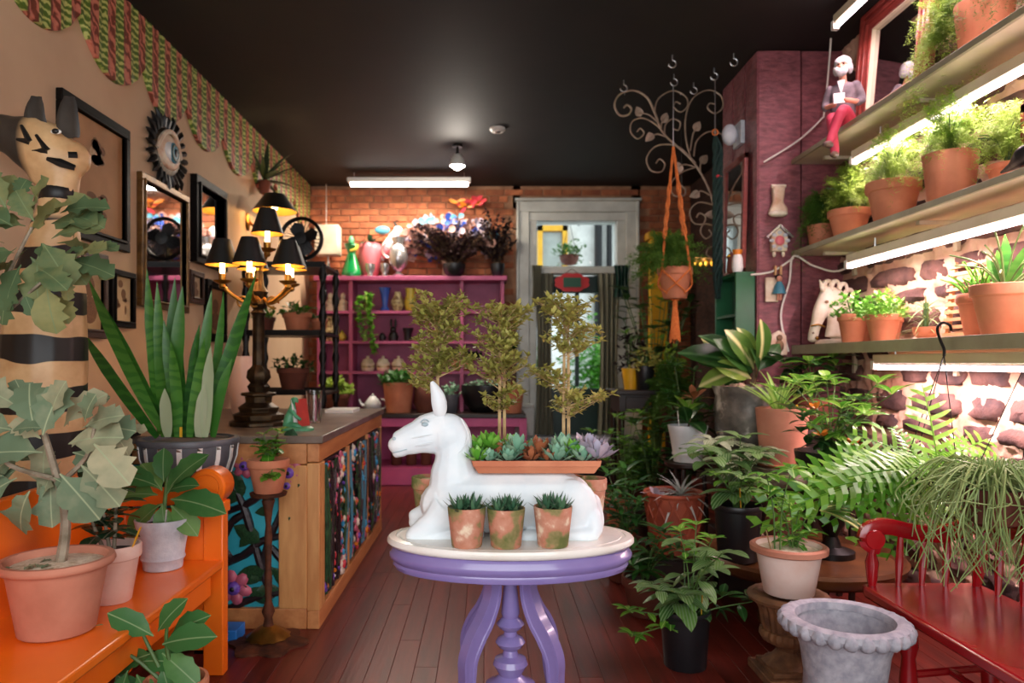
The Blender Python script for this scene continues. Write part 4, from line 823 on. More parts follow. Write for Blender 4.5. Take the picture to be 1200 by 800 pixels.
def flower(par, c, d, rr, petal, eye, nrm):
    nrm = Vector(nrm); u = nrm.orthogonal().normalized(); w = nrm.cross(u); m = MB()
    for i in range(6): a = i*PI/3; X = Matrix((u*math.cos(a)+w*math.sin(a), w*math.cos(a)-u*math.sin(a), nrm)).transposed(); m.ell(Vector(c)+(u*math.cos(a)+w*math.sin(a))*rr*.62, (rr*.45, rr*.36, rr*.18), 8, 6, X=X)
    X = Matrix((u, w, nrm)).transposed(); m.ell(Vector(c)+nrm*rr*.12, (rr*.42, rr*.42, rr*.28), 10, 6, 1, X=X); m.ell(Vector(c)+nrm*rr*.34, (rr*.16, rr*.16, rr*.12), 8, 6, 2, X=X); obj('flower', m, [petal, eye, 'black'], par)
for px, py, rr in ((276, 687, .085), (340, 553, .07), (288, 545, .06), (338, 568, .05)): flower(fp, fr(px, py)+V(0, -.012, 0), 0, rr, 'reliefpink', 'reliefviolet', (0, -1, 0))
cols = ['reliefpink', 'reliefviolet', 'reliefblue', 'relieforange', 'reliefred', 'reliefcream']
for ya, yb in ((CY0+.09, 4.27), (4.33, 4.95), (5.01, CY1-.06)):
    pn = obj('mosaic_panel', BX(((CX1+.006, (ya+yb)/2, .452), (.02, yb-ya, .70))), 'reliefdark', ct); fx = CX1+.022
    for i in range(11):
        y0 = R(ya+.03, yb-.03); y1 = min(yb-.02, max(ya+.02, y0+R(-.2, .2))); obj('branch', MB().tube(smooth_path([(fx, y0, .12), (fx+.01, (y0+y1)/2+R(-.05, .05), R(.3, .55)), (fx, y1, .78)], 4), [R(.008, .017) for _ in range(9)], 6), random.choice(['reliefdark', 'reliefdark', 'reliefdark', 'reliefleaf', 'reliefleaf', 'bluefig']), pn)
    for i in range(30): a = R(0, 2*PI); put(rl, pn, V(fx+.008, R(ya+.06, yb-.06), R(.16, .74)), V(.1, math.cos(a), math.sin(a)), (1, 0, 0), R(.07, .11))
    for i in range(11): flower(pn, V(fx+.006, R(ya+.06, yb-.06), R(.16, .76)), 0, R(.03, .065), random.choice(cols), random.choice(cols), (1, 0, 0))
    m = MB()
    for i in range(170): m.ell((fx, R(ya+.02, yb-.02), R(.12, .785)), (.012, R(.008, .02), R(.008, .026)), 6, 4, random.randrange(len(cols)))
    obj('bead', m, cols, pn, kind='stuff')

# rusted plant stand with a small scented plant
t = thing('pedestal_stand', 'rusty cast iron pedestal stand before the shop counter', 'stand', (-1.01, 3.36, 0))
m = MB().lathe([(.165, 0), (.165, .012), (.12, .022), (.09, .03)], 32, wob=lambda a, z: 1+.13*math.cos(6*a)); m.lathe([(.09, .03), (.1, .035), (.07, .06), (.03, .085)], 24, wob=lambda a, z: 1+.05*math.cos(12*a), m=1); obj('base', m, ['rust', 'gold'], t)
obj('post', MB().lathe([(.025, .08), (.018, .12), (.03, .15), (.014, .2), (.018, .3), (.013, .34), (.018, .5), (.012, .55), (.02, .62), (.03, .66), (.022, .68)], 14), 'rust', t); obj('tray', MB().lathe([(.03, .68), (.08, .685), (.085, .70), (.078, .70), (.0001, .692)], 24), 'rust', t)
obj('finial', MB().tube([(.015, .09, .69), (.015, .09, .9)], .006).lathe([(.004, .88), (.014, .91), (.008, .94), (.0001, .96)], 10, (.015, .09, 0)), 'rust', t)
t, z = potted('geranium', 'small bright green plant in terracotta pot on the rusty pedestal stand', 'plant', (-1.01, 3.36, .70), 'std', .096, .155, 'terra')
ger = leaf_mesh('ger', 'l_bright', .85, .5, .4, 7, .2, .3, .05, .1); shoots(t, (0, 0, z), 7, (.07, .14), (.02, .08), ger, (.05, .075), 4, (-.3, .5), tip=(4, .4)); shoots(t, (.04, -.06, z), 1, (-.07, -.05), (.05, .06), ger, (.06, .07), 5, (-.9, .1), az0=-1.5, azs=.2)
t = thing('floor_block', 'small blue block lying on the floor between bench and counter', 'block', (P(270, 742, 3.42).x, 3.42, 0)); obj('block', BX(((0, 0, .03), (.1, .12, .06))), 'blueplastic', t, bev=.004)

# candelabra lamp on the counter
LX = P(303, 497, 4.15).x; lc = V(LX, 4.15, .945)
t = thing('candelabra_lamp', 'ornate bronze candelabra lamp with black gold-lined shades on the counter', 'lamp', lc)
k = 4.15/850; zz = lambda py: 1.3+(425-py)*k-.945
m = MB().lathe([(.17, 0), (.17, .02), (.15, .03)], 8); m.lathe([(.145, .03), (.15, .06), (.11, .075), (.12, .10), (.075, .13), (.08, .165), (.105, .17), (.1, .185), (.05, .19)], 8); obj('base', m, 'bronze', t, bev=.004)
m = MB().lathe([(.05, .19), (.062, .22), (.045, .24), (.066, .27), (.06, .31), (.036, .335), (.03, .36)], 16, wob=lambda a, z: 1+.08*math.cos(8*a)); obj('urn', m, 'bronze', t)
obj('column', MB().lathe([(.034, .34), (.032, .62), (.045, .64), (.03, .66), (.05, .69), (.035, .72), (.055, .76), (.03, .80), (.024, .88)], 16, wob=lambda a, z: 1+(.07*math.cos(8*a) if z < .62 else 0)), 'bronze', t)
cands = [(268-303, 332, -.10), (303-303, 332, -.16), (341-303, 332, -.06), (312-303, 292, .02), (286-303, 330, .16), (332-303, 330, .17)]
for i, (dx, py, dy) in enumerate(cands):
    kk = (4.15+dy)/850; c = V(dx*k*1.0, dy, zz(py)); a = MB()
    if py > 300: a.tube(smooth_path([(0, 0, .76), (c.x*.35, c.y*.35, .70), (c.x*.75, c.y*.75, c.z-.07), (c.x, c.y, c.z-.02)], 5), .011, 7); a.tube(arc(V(c.x*.45, c.y*.45, .70), .03, 0, 300, 10), .006, 5)
    else: a.tube([(0, 0, .85), (c.x, c.y, c.z-.02)], .011, 7)
    am = obj('arm', a, 'gold', t)
    obj('drip_pan', MB().lathe([(.012, -.04), (.02, -.03), (.018, -.015), (.046, -.002), (.05, .006), (.04, .006), (.02, .002), (.021, .04), (.016, .04), (.001, .03)], 18, c), 'gold', t)
    cn = obj('candle', MB().tube([c+V(0, 0, .03), c+V(0, 0, .045)], .0145, 12), 'candle', t); obj('bulb', MB().lathe([(.012, .045), (.0135, .05), (.0135, .13), (.008, .16), (.001, .17)], 12, c), 'flame', cn)
    s = MB().lathe([(.092, .09), (.045, .235)], 28, c, 0, caps=False); s.lathe([(.044, .234), (.0905, .0915)], 28, c, 1, caps=False); obj('shade', s, ['lampshade', 'shadegold'], t)
    point('candle_light', c+V(0, 0, .13), 2.2, (1, .62, .26), .02, t)

# ================================================================== LEFT WALL: frames, mirrors, eye
random.seed(21)
def wall_frame(name, lab, cat, y0, y1, z0, z1, bw, fm, inner, dep=.035, step=True, paint=None):
    t = thing(name, lab, cat, (XL, (y0+y1)/2, (z0+z1)/2)); w, h = y1-y0, z1-z0; m = MB()
    for c, d in (((dep/2, 0, h/2-bw/2), (dep, w, bw)), ((dep/2, 0, -h/2+bw/2), (dep, w, bw)), ((dep/2, w/2-bw/2, 0), (dep, bw, h-2*bw)), ((dep/2, -w/2+bw/2, 0), (dep, bw, h-2*bw))): m.box(c, d)
    if step:
        b2 = bw*.3; dd = dep*1.25
        for c, d in (((dd/2, 0, h/2-bw+b2/2), (dd, w-2*bw+2*b2, b2)), ((dd/2, 0, -h/2+bw-b2/2), (dd, w-2*bw+2*b2, b2)), ((dd/2, w/2-bw+b2/2, 0), (dd, b2, h-2*bw)), ((dd/2, -w/2+bw-b2/2, 0), (dd, b2, h-2*bw))): m.box(c, d)
    obj('frame', m, fm, t, bev=.004); obj('mirror_glass' if inner == 'mirror' else 'print', BX(((.012, 0, 0), (.006, w-2*bw+.01, h-2*bw+.01))), inner, t)
    if paint: paint(t, w-2*bw, h-2*bw)
    return t
def blot(t, y, z, ry, rz, matn='ink', nm='drawing'): obj(nm, MB().lathe([(1, 0), (.9, 1), (.0001, 1)], 18, (0, 0, 0)), matn, t).matrix_basis = Matrix.Translation((.0152, y, z)) @ Matrix.Rotation(PI/2, 4, 'Y') @ Matrix.Diagonal((rz, ry, .001, 1))
def heads(t, w, h):
    [blot(t, .03+R(-.05, .05), h*.27+R(-.07, .04), w*R(.05, .1), h*R(.03, .06)) for _ in range(9)]; blot(t, .0, h*.2, w*.11, h*.10, 'paper'); [blot(t, .03+R(-.08, .06), -h*.26+R(-.07, .07), w*R(.05, .1), h*R(.03, .05)) for _ in range(12)]; blot(t, .03, -h*.27, w*.1, h*.06, 'paper')
def figs(t, w, h):
    for i in range(7): blot(t, R(-.3, .3)*w, R(-.35, .35)*h, w*R(.05, .14), h*R(.04, .12))
def portrait(t, w, h): blot(t, 0, h*.12, w*.22, h*.16); blot(t, 0, -h*.22, w*.34, h*.2)
wall_frame('framed_print', 'large black framed sepia print of two heads behind the zebra', 'picture', 3.50, 4.17, 1.93, 2.63, .06, 'blackframe', 'sepia', paint=heads)
wall_frame('framed_print', 'brown framed pale print low on wall, just right of zebra body', 'picture', 3.62, 3.93, 1.43, 1.88, .045, 'brownframe', 'paper', paint=portrait)
wall_frame('framed_print', 'small dark framed print of figures below and left of the gold mirror', 'picture', 3.97, 4.24, 1.50, 1.82, .035, 'blackframe', 'paper', paint=figs)
wall_frame('wall_mirror', 'tall mirror in a narrow gold frame on left wall', 'mirror', 4.31, 5.0, 1.64, 2.44, .045, 'goldframe', 'mirror')
wall_frame('wall_mirror', 'tall mirror in a thick black frame right of the gold one', 'mirror', 5.09, 5.70, 2.01, 2.63, .065, 'blackframe', 'mirror', .05)
wall_frame('framed_print', 'tiny dark framed picture under the black mirror', 'picture', 5.03, 5.27, 1.72, 1.95, .04, 'brownframe', 'paper', paint=portrait)
wall_frame('framed_print', 'dark framed picture low on wall behind the candelabra', 'picture', 5.33, 5.73, 1.46, 1.92, .06, 'blackframe', 'sepia', paint=portrait)
t = thing('eye_plaque', 'painted eye wall plaque with dark lashes and teal iris above gold mirror', 'plaque', (XL, 4.68, 2.66))
m = MB(); m.lathe([(.21, 0), (.2, .02), (.16, .03), (.0001, .035)], 30, sx=1.05, sy=.8); e = obj('backing', m, 'bronze', t); e.rotation_euler = (PI/2, 0, PI/2)
for i in range(24):
    a = 2*PI*i/24; d = V(0, math.cos(a), math.sin(a)); L = R(.08, .13); m = MB(); c = V(.02, d.y*.19, d.z*.15); m.tube([c, c+d*L*.6+V(.01, 0, 0), c+d*L], [.016, .02, .004], 6); obj('lash', m, 'black', t)
X = Matrix.Rotation(PI/2, 3, 'Y')
m = MB().ell((.03, 0, .0), (.02, .165, .115), 20, 10); obj('eyelid', m, 'plasterfig', t); obj('eyeball', MB().ell((.038, .02, 0), (.022, .125, .07), 18, 10), 'whiteceramic', t)
obj('iris', MB().ell((.052, .03, 0), (.016, .062, .066), 18, 10), 'bluefig', t); obj('iris_ring', MB().tube([V(.058, .03+.045*math.cos(i*.2617), .048*math.sin(i*.2617)) for i in range(24)], .009, 6, closed=True), 'doorgreen', t); obj('pupil', MB().ell((.064, .03, 0), (.009, .026, .028), 12, 8), 'black', t)
obj('brow', MB().tube(smooth_path([(.03, -.17, -.02), (.045, -.08, .1), (.045, .06, .12), (.03, .18, .0)], 5), .016), 'plasterfig', t)
# wall lamp and spiky plant
LW = P(322, 238, 6.3)
t = thing('wall_lamp', 'wall lamp with black shade glowing gold inside, under the spiky plant', 'lamp', LW)
s = MB().lathe([(.19, -.075), (.085, .075)], 28, caps=False).lathe([(.084, .074), (.188, -.074)], 28, (0, 0, 0), 1, caps=False); obj('shade', s, ['lampshade', 'shadegold'], t)
obj('bracket', MB().tube(smooth_path([(XL-LW.x+.02, 0, -.16), (XL-LW.x+.08, 0, -.2), (0, 0, -.14), (0, 0, -.05)], 4), .012), 'gold', t); obj('wall_plate', MB().ell((XL-LW.x+.012, 0, -.16), (.015, .05, .08)), 'gold', t); obj('bulb', MB().ell((0, 0, -.02), (.03, .03, .045)), 'flame', t); point('wall_lamp_light', (0, 0, -.05), 11, (1, .66, .3), .04, t)
PW = P(310, 212, 6.52)
t = thing('spiky_plant', 'dark spiky plant in wall pot above the wall lamp', 'plant', PW)
obj('wall_pot', MB().lathe([(.04, -.11), (.055, -.03), (.06, 0), (.05, 0), (.001, -.02)], 16), 'terradark', t); obj('hook', MB().tube([(XL-PW.x+.005, 0, -.02), (-.05, 0, -.02)], .008), 'blackmetal', t)
spk = leaf_mesh('spk', 'l_spike', .13, .4, .8, 5, .3, .15, pet=0)
for i in range(34):
    d_ = sph(i*2.4, R(-.35, 1.3))
    if d_.x > -.2: put(spk, t, (0, 0, 0), d_, s=R(.28, .4))

# black etagere with fan and plants
t = thing('etagere', 'black metal shelving rack with twisted posts behind the counter', 'rack', (-1.64, 6.1, 0))
for a, c in ((-.30, -.25), (.32, -.25), (.32, .25), (-.30, .25)):
    m = MB(); m.tube([(a, c, 0), (a, c, 2.1)], .022, 8)
    for j in range(2): m.tube([V(a+.026*math.cos(i*.5+j*PI), c+.026*math.sin(i*.5+j*PI), i*.0265) for i in range(80)], .007, 4)
    obj('post', m, 'blackmetal', t)
for z in (.5, 1.05, 1.53, 2.08): obj('shelf', BX(((.01, 0, z), (.68, .54, .02)), ((.01, -.26, z+.02), (.66, .02, .03)), ((.01, .26, z+.02), (.66, .02, .03))), 'blackmetal', t)
def little_pot(lab, cat, loc, r_, h, potm, leafm, n, sp, name='potted_plant', kind='std', group=None, leaf=(.05, .014), up=.6, soil='soil'):
    t, z = potted(name, lab, cat, loc, kind, r_, h, potm, soil, group)
    m = MB()
    for i in range(n):
        a = R(0, 2*PI); u = R(0, 1)**.6; q = V(sp[0]*u*math.cos(a), sp[0]*u*math.sin(a), z+sp[1]*R(0, 1)*(1-u*.6)); tuft(m, q, 5, leaf[0], leaf[1])
    obj('foliage', m, leafm, t, kind='stuff'); sm = MB()
    for i in range(6): a = R(0, 6); sm.tube([(0, 0, z-.01), (sp[0]*.5*math.cos(a), sp[0]*.5*math.sin(a), z+sp[1]*.6)], .004, 5)
    obj('stem', sm, 'stemgreen', t); return t
little_pot('terracotta pot with hanging green fern on middle shelf of black rack', 'plant', (-1.56, 5.98, 1.54), .12, .17, 'terra', 'l_mid', 40, (.15, .14)); little_pot('small plant in brown pot at left of middle rack shelf', 'plant', (-1.85, 6.05, 1.54), .09, .14, 'terradark', 'l_mid', 24, (.1, .1))
little_pot('dark pot of green plant on lower shelf of black rack', 'plant', (-1.6, 6.0, 1.06), .13, .2, 'terradark', 'l_dark', 40, (.16, .16)); little_pot('small brown pot with sprouts at right of middle rack shelf', 'plant', (-1.40, 6.08, 1.54), .07, .13, 'terra', 'l_dark', 14, (.07, .06))
FC = P(355, 281, 5.95)
t = thing('desk_fan', 'black desk fan with wire cage on top of the black rack', 'fan', (FC.x, 5.95, 2.10)); fz = FC.z-2.10; m = MB()
ring = lambda rr, y, rad: MB().tube([V(rr*math.cos(i*PI/16), y, fz+rr*math.sin(i*PI/16)) for i in range(32)], rad, 6, closed=True)
obj('cage_rim', ring(.165, -.05, .017), 'blackmetal', t)
m = MB()
for i in range(28):
    a = 2*PI*i/28; m.tube([(.05*math.cos(a), -.085, fz+.05*math.sin(a)), (.12*math.cos(a+.12), -.085, fz+.12*math.sin(a+.12)), (.165*math.cos(a+.2), -.05, fz+.165*math.sin(a+.2))], .0022, 3)
    m.tube([(.05*math.cos(a), -.005, fz+.05*math.sin(a)), (.165*math.cos(a), -.05, fz+.165*math.sin(a))], .0022, 3)
obj('cage', m, 'blackmetal', t); obj('badge', MB().lathe([(.05, 0), (.05, .01), (.0001, .014)], 18), 'blackmetal', t, (0, -.082, fz)).rotation_euler = (PI/2, 0, 0)
for i in range(4): a = i*PI/2+.4; put(leaf_mesh('blade', 'blackpot', .8, .6, .3, 4, 0, 0, pet=.0), t, V(0, -.045, fz), V(math.cos(a), 0, math.sin(a)), (0, -1, .4), .145, name='blade')
obj('motor', MB().ell((0, .03, fz), (.06, .08, .06)), 'blackmetal', t); obj('stand', MB().lathe([(.1, 0), (.1, .012), (.03, .03), (.018, .05), (.018, fz-.04)], 18, (0, .03, 0)), 'blackmetal', t)
t = thing('tall_vase', 'tall pale pink vase on the counter behind the candelabra', 'vase', (P(285, 440, 4.95).x, 4.95, .945)); obj('body', MB().lathe([(.06, 0), (.075, .02), (.098, .2), (.1, .36), (.095, .40), (.088, .40), (.08, .2), (.001, .02)], 24), 'pinkvase', t)
t = thing('tumbler', 'clear glass tumbler standing on the counter', 'glass', (P(367, 490, 4.3).x, 4.32, .945)); obj('body', MB().lathe([(.038, 0), (.04, .003), (.048, .19), (.045, .19), (.037, .012), (.0001, .01)], 24), 'clearglass', t)
t = thing('card_holder', 'green figurine card holder with a red card at counter front', 'figurine', (P(349, 500, 3.82).x, 3.82, .945))
k = 3.82/850
blob('figure', [([V(-.05, 0, .02), V(-.045, 0, .06), V(-.03, 0, .10), V(-.02, -.005, .135)], [(.03, .03), (.028, .026), (.024, .022), (.018, .018)]), ([V(-.015, -.01, .155)], (.022, .02, .022)), ([V(-.03, -.02, .11), V(-.005, -.03, .08), V(.02, -.03, .06)], [.012, .01, .009]), ([V(-.05, -.01, .02), V(-.01, -.035, .03), V(.03, -.04, .015)], [.02, .016, .01])], .004, 'jade', t, 3)
obj('base', MB().lathe([(.085, 0), (.085, .012), (.07, .02), (.0001, .022)], 22, sx=1, sy=.75), 'jade', t)
obj('card', MB().bar((.015, 0, .022), (-.005, .012, .16), .09, .003), 'white', t); obj('card_picture', MB().bar((.034, 0, .022), (.012, .012, .165), .085, .003), 'redbook', t)
t = thing('paper_stack', 'small stack of white papers at the far end of the counter', 'papers', (P(400, 493, 5.2).x, 5.25, .945)); obj('sheets', BX(((0, 0, .012), (.2, .28, .024))), 'white', t, bev=.002)

# ================================================================== BACK: magenta shelving with its wares
random.seed(31)
SX0, SX1, SF, SBk = -1.90, .20, 8.14, 8.46
su = thing('shelf_unit', 'magenta painted wooden shelving unit against the brick back wall', 'shelving', (0, 0, 0))
obj('back_panel', BX((((SX0+SX1)/2, SBk+.01, 1.5), (SX1-SX0, .02, 1.5))), 'magenta', su)
obj('top_board', BX((((SX0+SX1)/2, (SF+SBk)/2-.02, 2.245), (SX1-SX0+.06, SBk-SF+.06, .05))), 'magenta', su, bev=.006)
for x in (SX0+.02, P(411, 0, SF).x, P(541, 0, SF).x, SX1-.02): obj('upright', BX(((x, (SF+SBk)/2, 1.49), (.04, SBk-SF, 1.47))), 'magenta', su)
SZ = (1.87, 1.53, 1.19)
for z in SZ: obj('shelf', BX((((SX0+SX1)/2, (SF+SBk)/2, z), (SX1-SX0-.04, SBk-SF-.01, .03))), 'magenta', su)
bc = thing('base_cabinet', 'bright pink base cabinet with dark wooden top below the shelving', 'cabinet', (0, 0, 0)); BF = 7.72
obj('top', BX(((-.75, 8.09, .735), (2.34, .80, .045))), 'darkwood', bc, bev=.006)
obj('frame', BX(((-1.22, BF+.02, .36), (.06, .06, .7)), ((-.38, BF+.02, .665), (1.62, .05, .09)), ((-.38, BF+.02, .09), (1.62, .05, .18)), ((.39, BF+.02, .36), (.08, .06, .7)), ((-1.55, BF+.03, .36), (.66, .04, .7))), 'pinkbright', bc, bev=.004)
obj('carcass', BX(((-.75, 8.42, .36), (2.3, .04, .7)), ((-1.9, 8.1, .36), (.03, .7, .7)), ((.40, 8.1, .36), (.03, .7, .7)), ((-.75, 8.1, .17), (2.3, .7, .03))), 'pinkbright', bc)
for i in range(6):
    o = thing('stored_bottle', ['leftmost', 'second from left', 'third from left', 'third from right', 'second from right', 'rightmost'][i]+' dark brown bottle of the row inside the pink base cabinet', 'bottle', (-.98+i*.16, 7.92, .186), group='dark bottles inside the pink cabinet'); obj('body', MB().lathe([(.05, 0), (.058, .01), (.058, .13), (.04, .17), (.022, .19), (.022, .24), (.001, .24)], 14), 'terradark', o); obj('cap', MB().lathe([(.024, .22), (.024, .25), (.001, .25)], 12), 'black', o)
def on(name, lab, cat, px, z, prof, matn, y=8.26, group=None, n=18, part='body', **k):
    t = thing(name, lab, cat, (P(px, 0, y).x, y, z), group=group); obj(part, MB().lathe(prof, n, **k), matn, t); return t
a1, a2, a3, a0 = SZ[0]+.016, SZ[1]+.016, SZ[2]+.016, 2.271
for px, lab in ((387, 'pale bust figurine at left on top shelf of magenta unit'), (402, 'pale bust figurine beside divider on top shelf of magenta unit')):
    t = on('bust_figurine', lab, 'figurine', px, a1, [(.055, 0), (.055, .06), (.045, .07), (.06, .1), (.03, .13), (.02, .15), (.001, .15)], 'creamware', group='pale busts on the shelf'); obj('head', MB().ell((0, 0, .17), (.03, .034, .042)), 'creamware', t)
on('beaded_vase', 'lumpy ochre vase on second magenta shelf, far left', 'vase', 388, a2, [(.06, 0), (.085, .06), (.09, .16), (.05, .24), (.065, .28), (.055, .28), (.001, .2)], 'patterned', wob=lambda a, z: 1+.06*math.cos(9*a)*math.cos(z*110))
on('pear_ornament', 'small pale yellow pear ornament on second magenta shelf', 'ornament', 401, a2, [(.02, 0), (.05, .03), (.05, .06), (.02, .1), (.006, .125), (.0001, .13)], 'yellowglaze')
t = thing('trailing_plant', 'trailing green plant spilling from top magenta shelf over the one below', 'plant', (P(430, 0, 8.2).x, 8.19, a1)); pot(t, 'std', .06, .1, 'terradark'); m = MB(); sm = MB()
for i in range(8):
    x0 = R(-.07, .07); zt = R(.1, .2); pp = smooth_path([(0, 0, .1), (x0, -.09, zt), (x0*1.2, -.12, -.1), (x0+.06, -.1, -R(.25, .5))], 6); sm.tube(pp, .003, 4)
    for q in pp: tuft(m, q, 3, .06, .022)
obj('foliage', m, 'l_bright', t, kind='stuff'); obj('stem', sm, 'stemgreen', t)
on('blue_vase', 'tall cobalt blue vase on top magenta shelf', 'vase', 451, a1, [(.05, 0), (.055, .02), (.03, .06), (.045, .18), (.07, .27), (.06, .27), (.001, .1)], 'blueglaze')
on('patterned_vase', 'round pale patterned vase between blue and yellow ones', 'vase', 466, a1, [(.04, 0), (.075, .07), (.075, .12), (.04, .18), (.035, .22), (.03, .22), (.001, .1)], 'patterned')
on('yellow_vase', 'tall mustard yellow vase on top magenta shelf', 'vase', 481, a1, [(.05, 0), (.06, .02), (.07, .1), (.05, .2), (.06, .26), (.05, .26), (.001, .1)], 'yellowglaze')
t = on('rabbit_figurine', 'black rabbit-eared figurine on second magenta shelf', 'figurine', 461, a2, [(.05, 0), (.06, .05), (.04, .1), (.001, .13)], 'black'); obj('head', MB().ell((0, -.02, .13), (.036, .04, .035)), 'black', t)
for s in (-1, 1): obj('ear', MB().ell((s*.025, 0, .20), (.014, .012, .06)), 'black', t)
on('black_vase', 'black flared vase on second magenta shelf near the trees', 'vase', 478, a2, [(.04, 0), (.045, .08), (.065, .15), (.055, .15), (.001, .05)], 'black')
on('black_jar', 'small black jar beside the rabbit-eared figurine', 'jar', 448, a2, [(.03, 0), (.045, .04), (.03, .08), (.0001, .1)], 'black')
for px, lab in ((431, 'cream lidded jar, left of three on third magenta shelf'), (449, 'cream lidded jar, middle of three on third magenta shelf'), (467, 'cream lidded jar, right of three on third magenta shelf')):
    t = on('lidded_jar', lab, 'jar', px, a3, [(.06, 0), (.075, .02), (.078, .09), (.06, .11), (.001, .11)], 'creamware', group='lidded jars on third magenta shelf'); obj('lid', MB().lathe([(.065, .108), (.05, .135), (.015, .145), (.02, .165), (.0001, .175)], 16), 'creamware', t); obj('band', MB().lathe([(.0785, .04), (.0795, .05), (.0785, .06)], 16, caps=False), 'patterned', t)
CT = .758
t = on('teapot', 'white ceramic teapot on the dark wood top below the shelves', 'teapot', 437, CT, [(.05, 0), (.09, .05), (.095, .09), (.06, .14), (.05, .15), (.001, .15)], 'whiteceramic', y=8.0); obj('lid', MB().lathe([(.05, .15), (.03, .175), (.008, .18), (.014, .2), (.0001, .205)], 14), 'whiteceramic', t); obj('handle', MB().tube(arc((.1, 0, .09), .05, -100, 100, 8), .01), 'whiteceramic', t); obj('spout', MB().tube(smooth_path([(-.08, 0, .06), (-.13, 0, .09), (-.15, 0, .14)], 3), [.02, .018, .016, .014, .013, .011, .01]), 'whiteceramic', t)
little_pot('round pot of pale yellow flowers behind the counter at left', 'plant', (P(394, 0, 7.95).x, 7.95, CT), .15, .2, 'terradark', 'l_fern', 60, (.18, .24), 'flowering_plant', leaf=(.07, .03))
little_pot('large terracotta pot of green ferns below magenta shelves', 'plant', (P(467, 0, 7.9).x, 7.9, CT), .17, .33, 'terra', 'l_deep', 60, (.2, .2), 'potted_fern', 'plain', leaf=(.08, .02))
on('clay_jar', 'dark ribbed clay jar beside the large terracotta fern pot', 'jar', 500, CT, [(.1, 0), (.14, .1), (.135, .25), (.1, .3), (.115, .34), (.1, .34), (.001, .2)], 'terradark', y=7.95, wob=lambda a, z: 1+.015*math.cos(z*120))
little_pot('small grey pot with bluish green sprigs under left tree', 'plant', (P(527, 0, 7.86).x, 7.86, CT), .1, .2, 'greyglaze', 'l_echeveria', 30, (.13, .16), kind='plain')
little_pot('wide dark bowl of bluish succulents behind the middle tree', 'plant', (P(568, 0, 8.0).x, 8.0, CT), .26, .30, 'blackpot', 'l_echeveria', 30, (.24, .1), 'planted_bowl', 'bowl')
little_pot('terracotta pot beside the white door casing on dark wood top', 'plant', (P(601, 0, 7.85).x, 7.85, CT), .12, .26, 'terra', 'l_topiary', 24, (.12, .1), kind='plain')
little_pot('wide terracotta bowl of dark plants in front of lower magenta shelves', 'plant', (P(541, 0, 8.30).x, 8.30, SZ[2]+.016), .13, .16, 'terra', 'l_dark', 50, (.2, .13), 'potted_plant', 'bowl', leaf=(.07, .025))
little_pot('small green plant beside the white door casing, upper right of shelves', 'plant', (.26, 8.33, 1.2), .07, .1, 'terradark', 'l_mid', 40, (.12, .5), leaf=(.07, .025))
bk = thing('wall_bracket', 'small wooden bracket holding plant beside the door casing', 'bracket', (.26, 8.36, 1.2)); obj('board', BX(((.0, -.02, -.015), (.13, .2, .03)), ((0, .09, -.07), (.03, .1, .1))), 'darkwood', bk)
# wares on the top board
TB = P(0, 323, 8.2).z if False else a0
t = thing('table_lamp', 'small lamp with square cream shade at left on the shelving', 'lamp', (P(384, 0, 8.26).x, 8.28, TB)); obj('base', MB().lathe([(.07, 0), (.07, .02), (.02, .05), (.03, .12), (.012, .2), (.012, .26)], 16), 'silver', t)
sh = MB(); sh.box((0, 0, .42), (.27, .2, .34)); obj('shade', sh, 'linen', t, bev=.012); obj('cord', MB().tube([(-.02, 0, .59), (-.02, 0, 1.07)], .004), 'cable', t)
t = thing('green_vase', 'emerald green ribbed vase on top of the shelving', 'vase', (P(412, 0, 8.2).x, 8.2, TB)); obj('body', MB().lathe([(.11, 0), (.112, .02)]+[q for i in range(6) for q in ((.115-.012*i, .04+.04*i), (.104-.012*i, .06+.04*i))]+[(.05, .29), (.07, .33), (.085, .37), (.075, .37), (.001, .3)], 24), 'emerald', t)
obj('figure', MB().ell((0, -.02, .40), (.035, .035, .06)).ell((.02, -.05, .35), (.05, .03, .02)), 'jade', t); obj('collar', MB().tube(smooth_path([(.07, -.04, .35), (.06, -.08, .30), (.0, -.09, .28)], 4), .018), 'yellowglaze', t)
t = thing('pink_jar', 'large glossy pink jar with teal leaves on the shelving', 'jar', (P(434, 0, 8.3).x, 8.30, TB)); obj('body', MB().lathe([(.07, 0), (.09, .03), (.125, .2), (.13, .32), (.115, .38), (.09, .4), (.08, .4), (.001, .35)], 24), 'pinkglaze', t)
for i in range(12): put(leaf_mesh('teal', 'l_haw', .35, .6, .7, 5, .2, .3), t, V(0, 0, .39), sph(i*2.4, R(.1, .9)), s=R(.14, .2))
for px, lab in ((434, 'silver goblet on shelving below the pink jar'), (451, 'silver goblet on shelving beside the silver pitcher')):
    on('silver_goblet', lab, 'goblet', px, TB, [(.035, 0), (.035, .01), (.03, .03), (.05, .07), (.055, .14), (.05, .14), (.001, .06)], 'silver', y=8.15, group='silver goblets on the shelving')
t = thing('parrot_figurine', 'white and pink ceramic parrot figurine on the shelving', 'figurine', (P(455, 0, 8.3).x, 8.3, TB))
blob('body', [([V(-.06, 0, .22), V(-.02, 0, .34), V(.06, 0, .46), V(.10, 0, .53)], [(.03, .03), (.065, .06), (.06, .05), (.04, .04)]), ([V(.11, 0, .55)], (.05, .045, .045)), ([V(.15, 0, .55), V(.17, -.0, .52)], [.02, .008])], .012, 'white', t, 3)
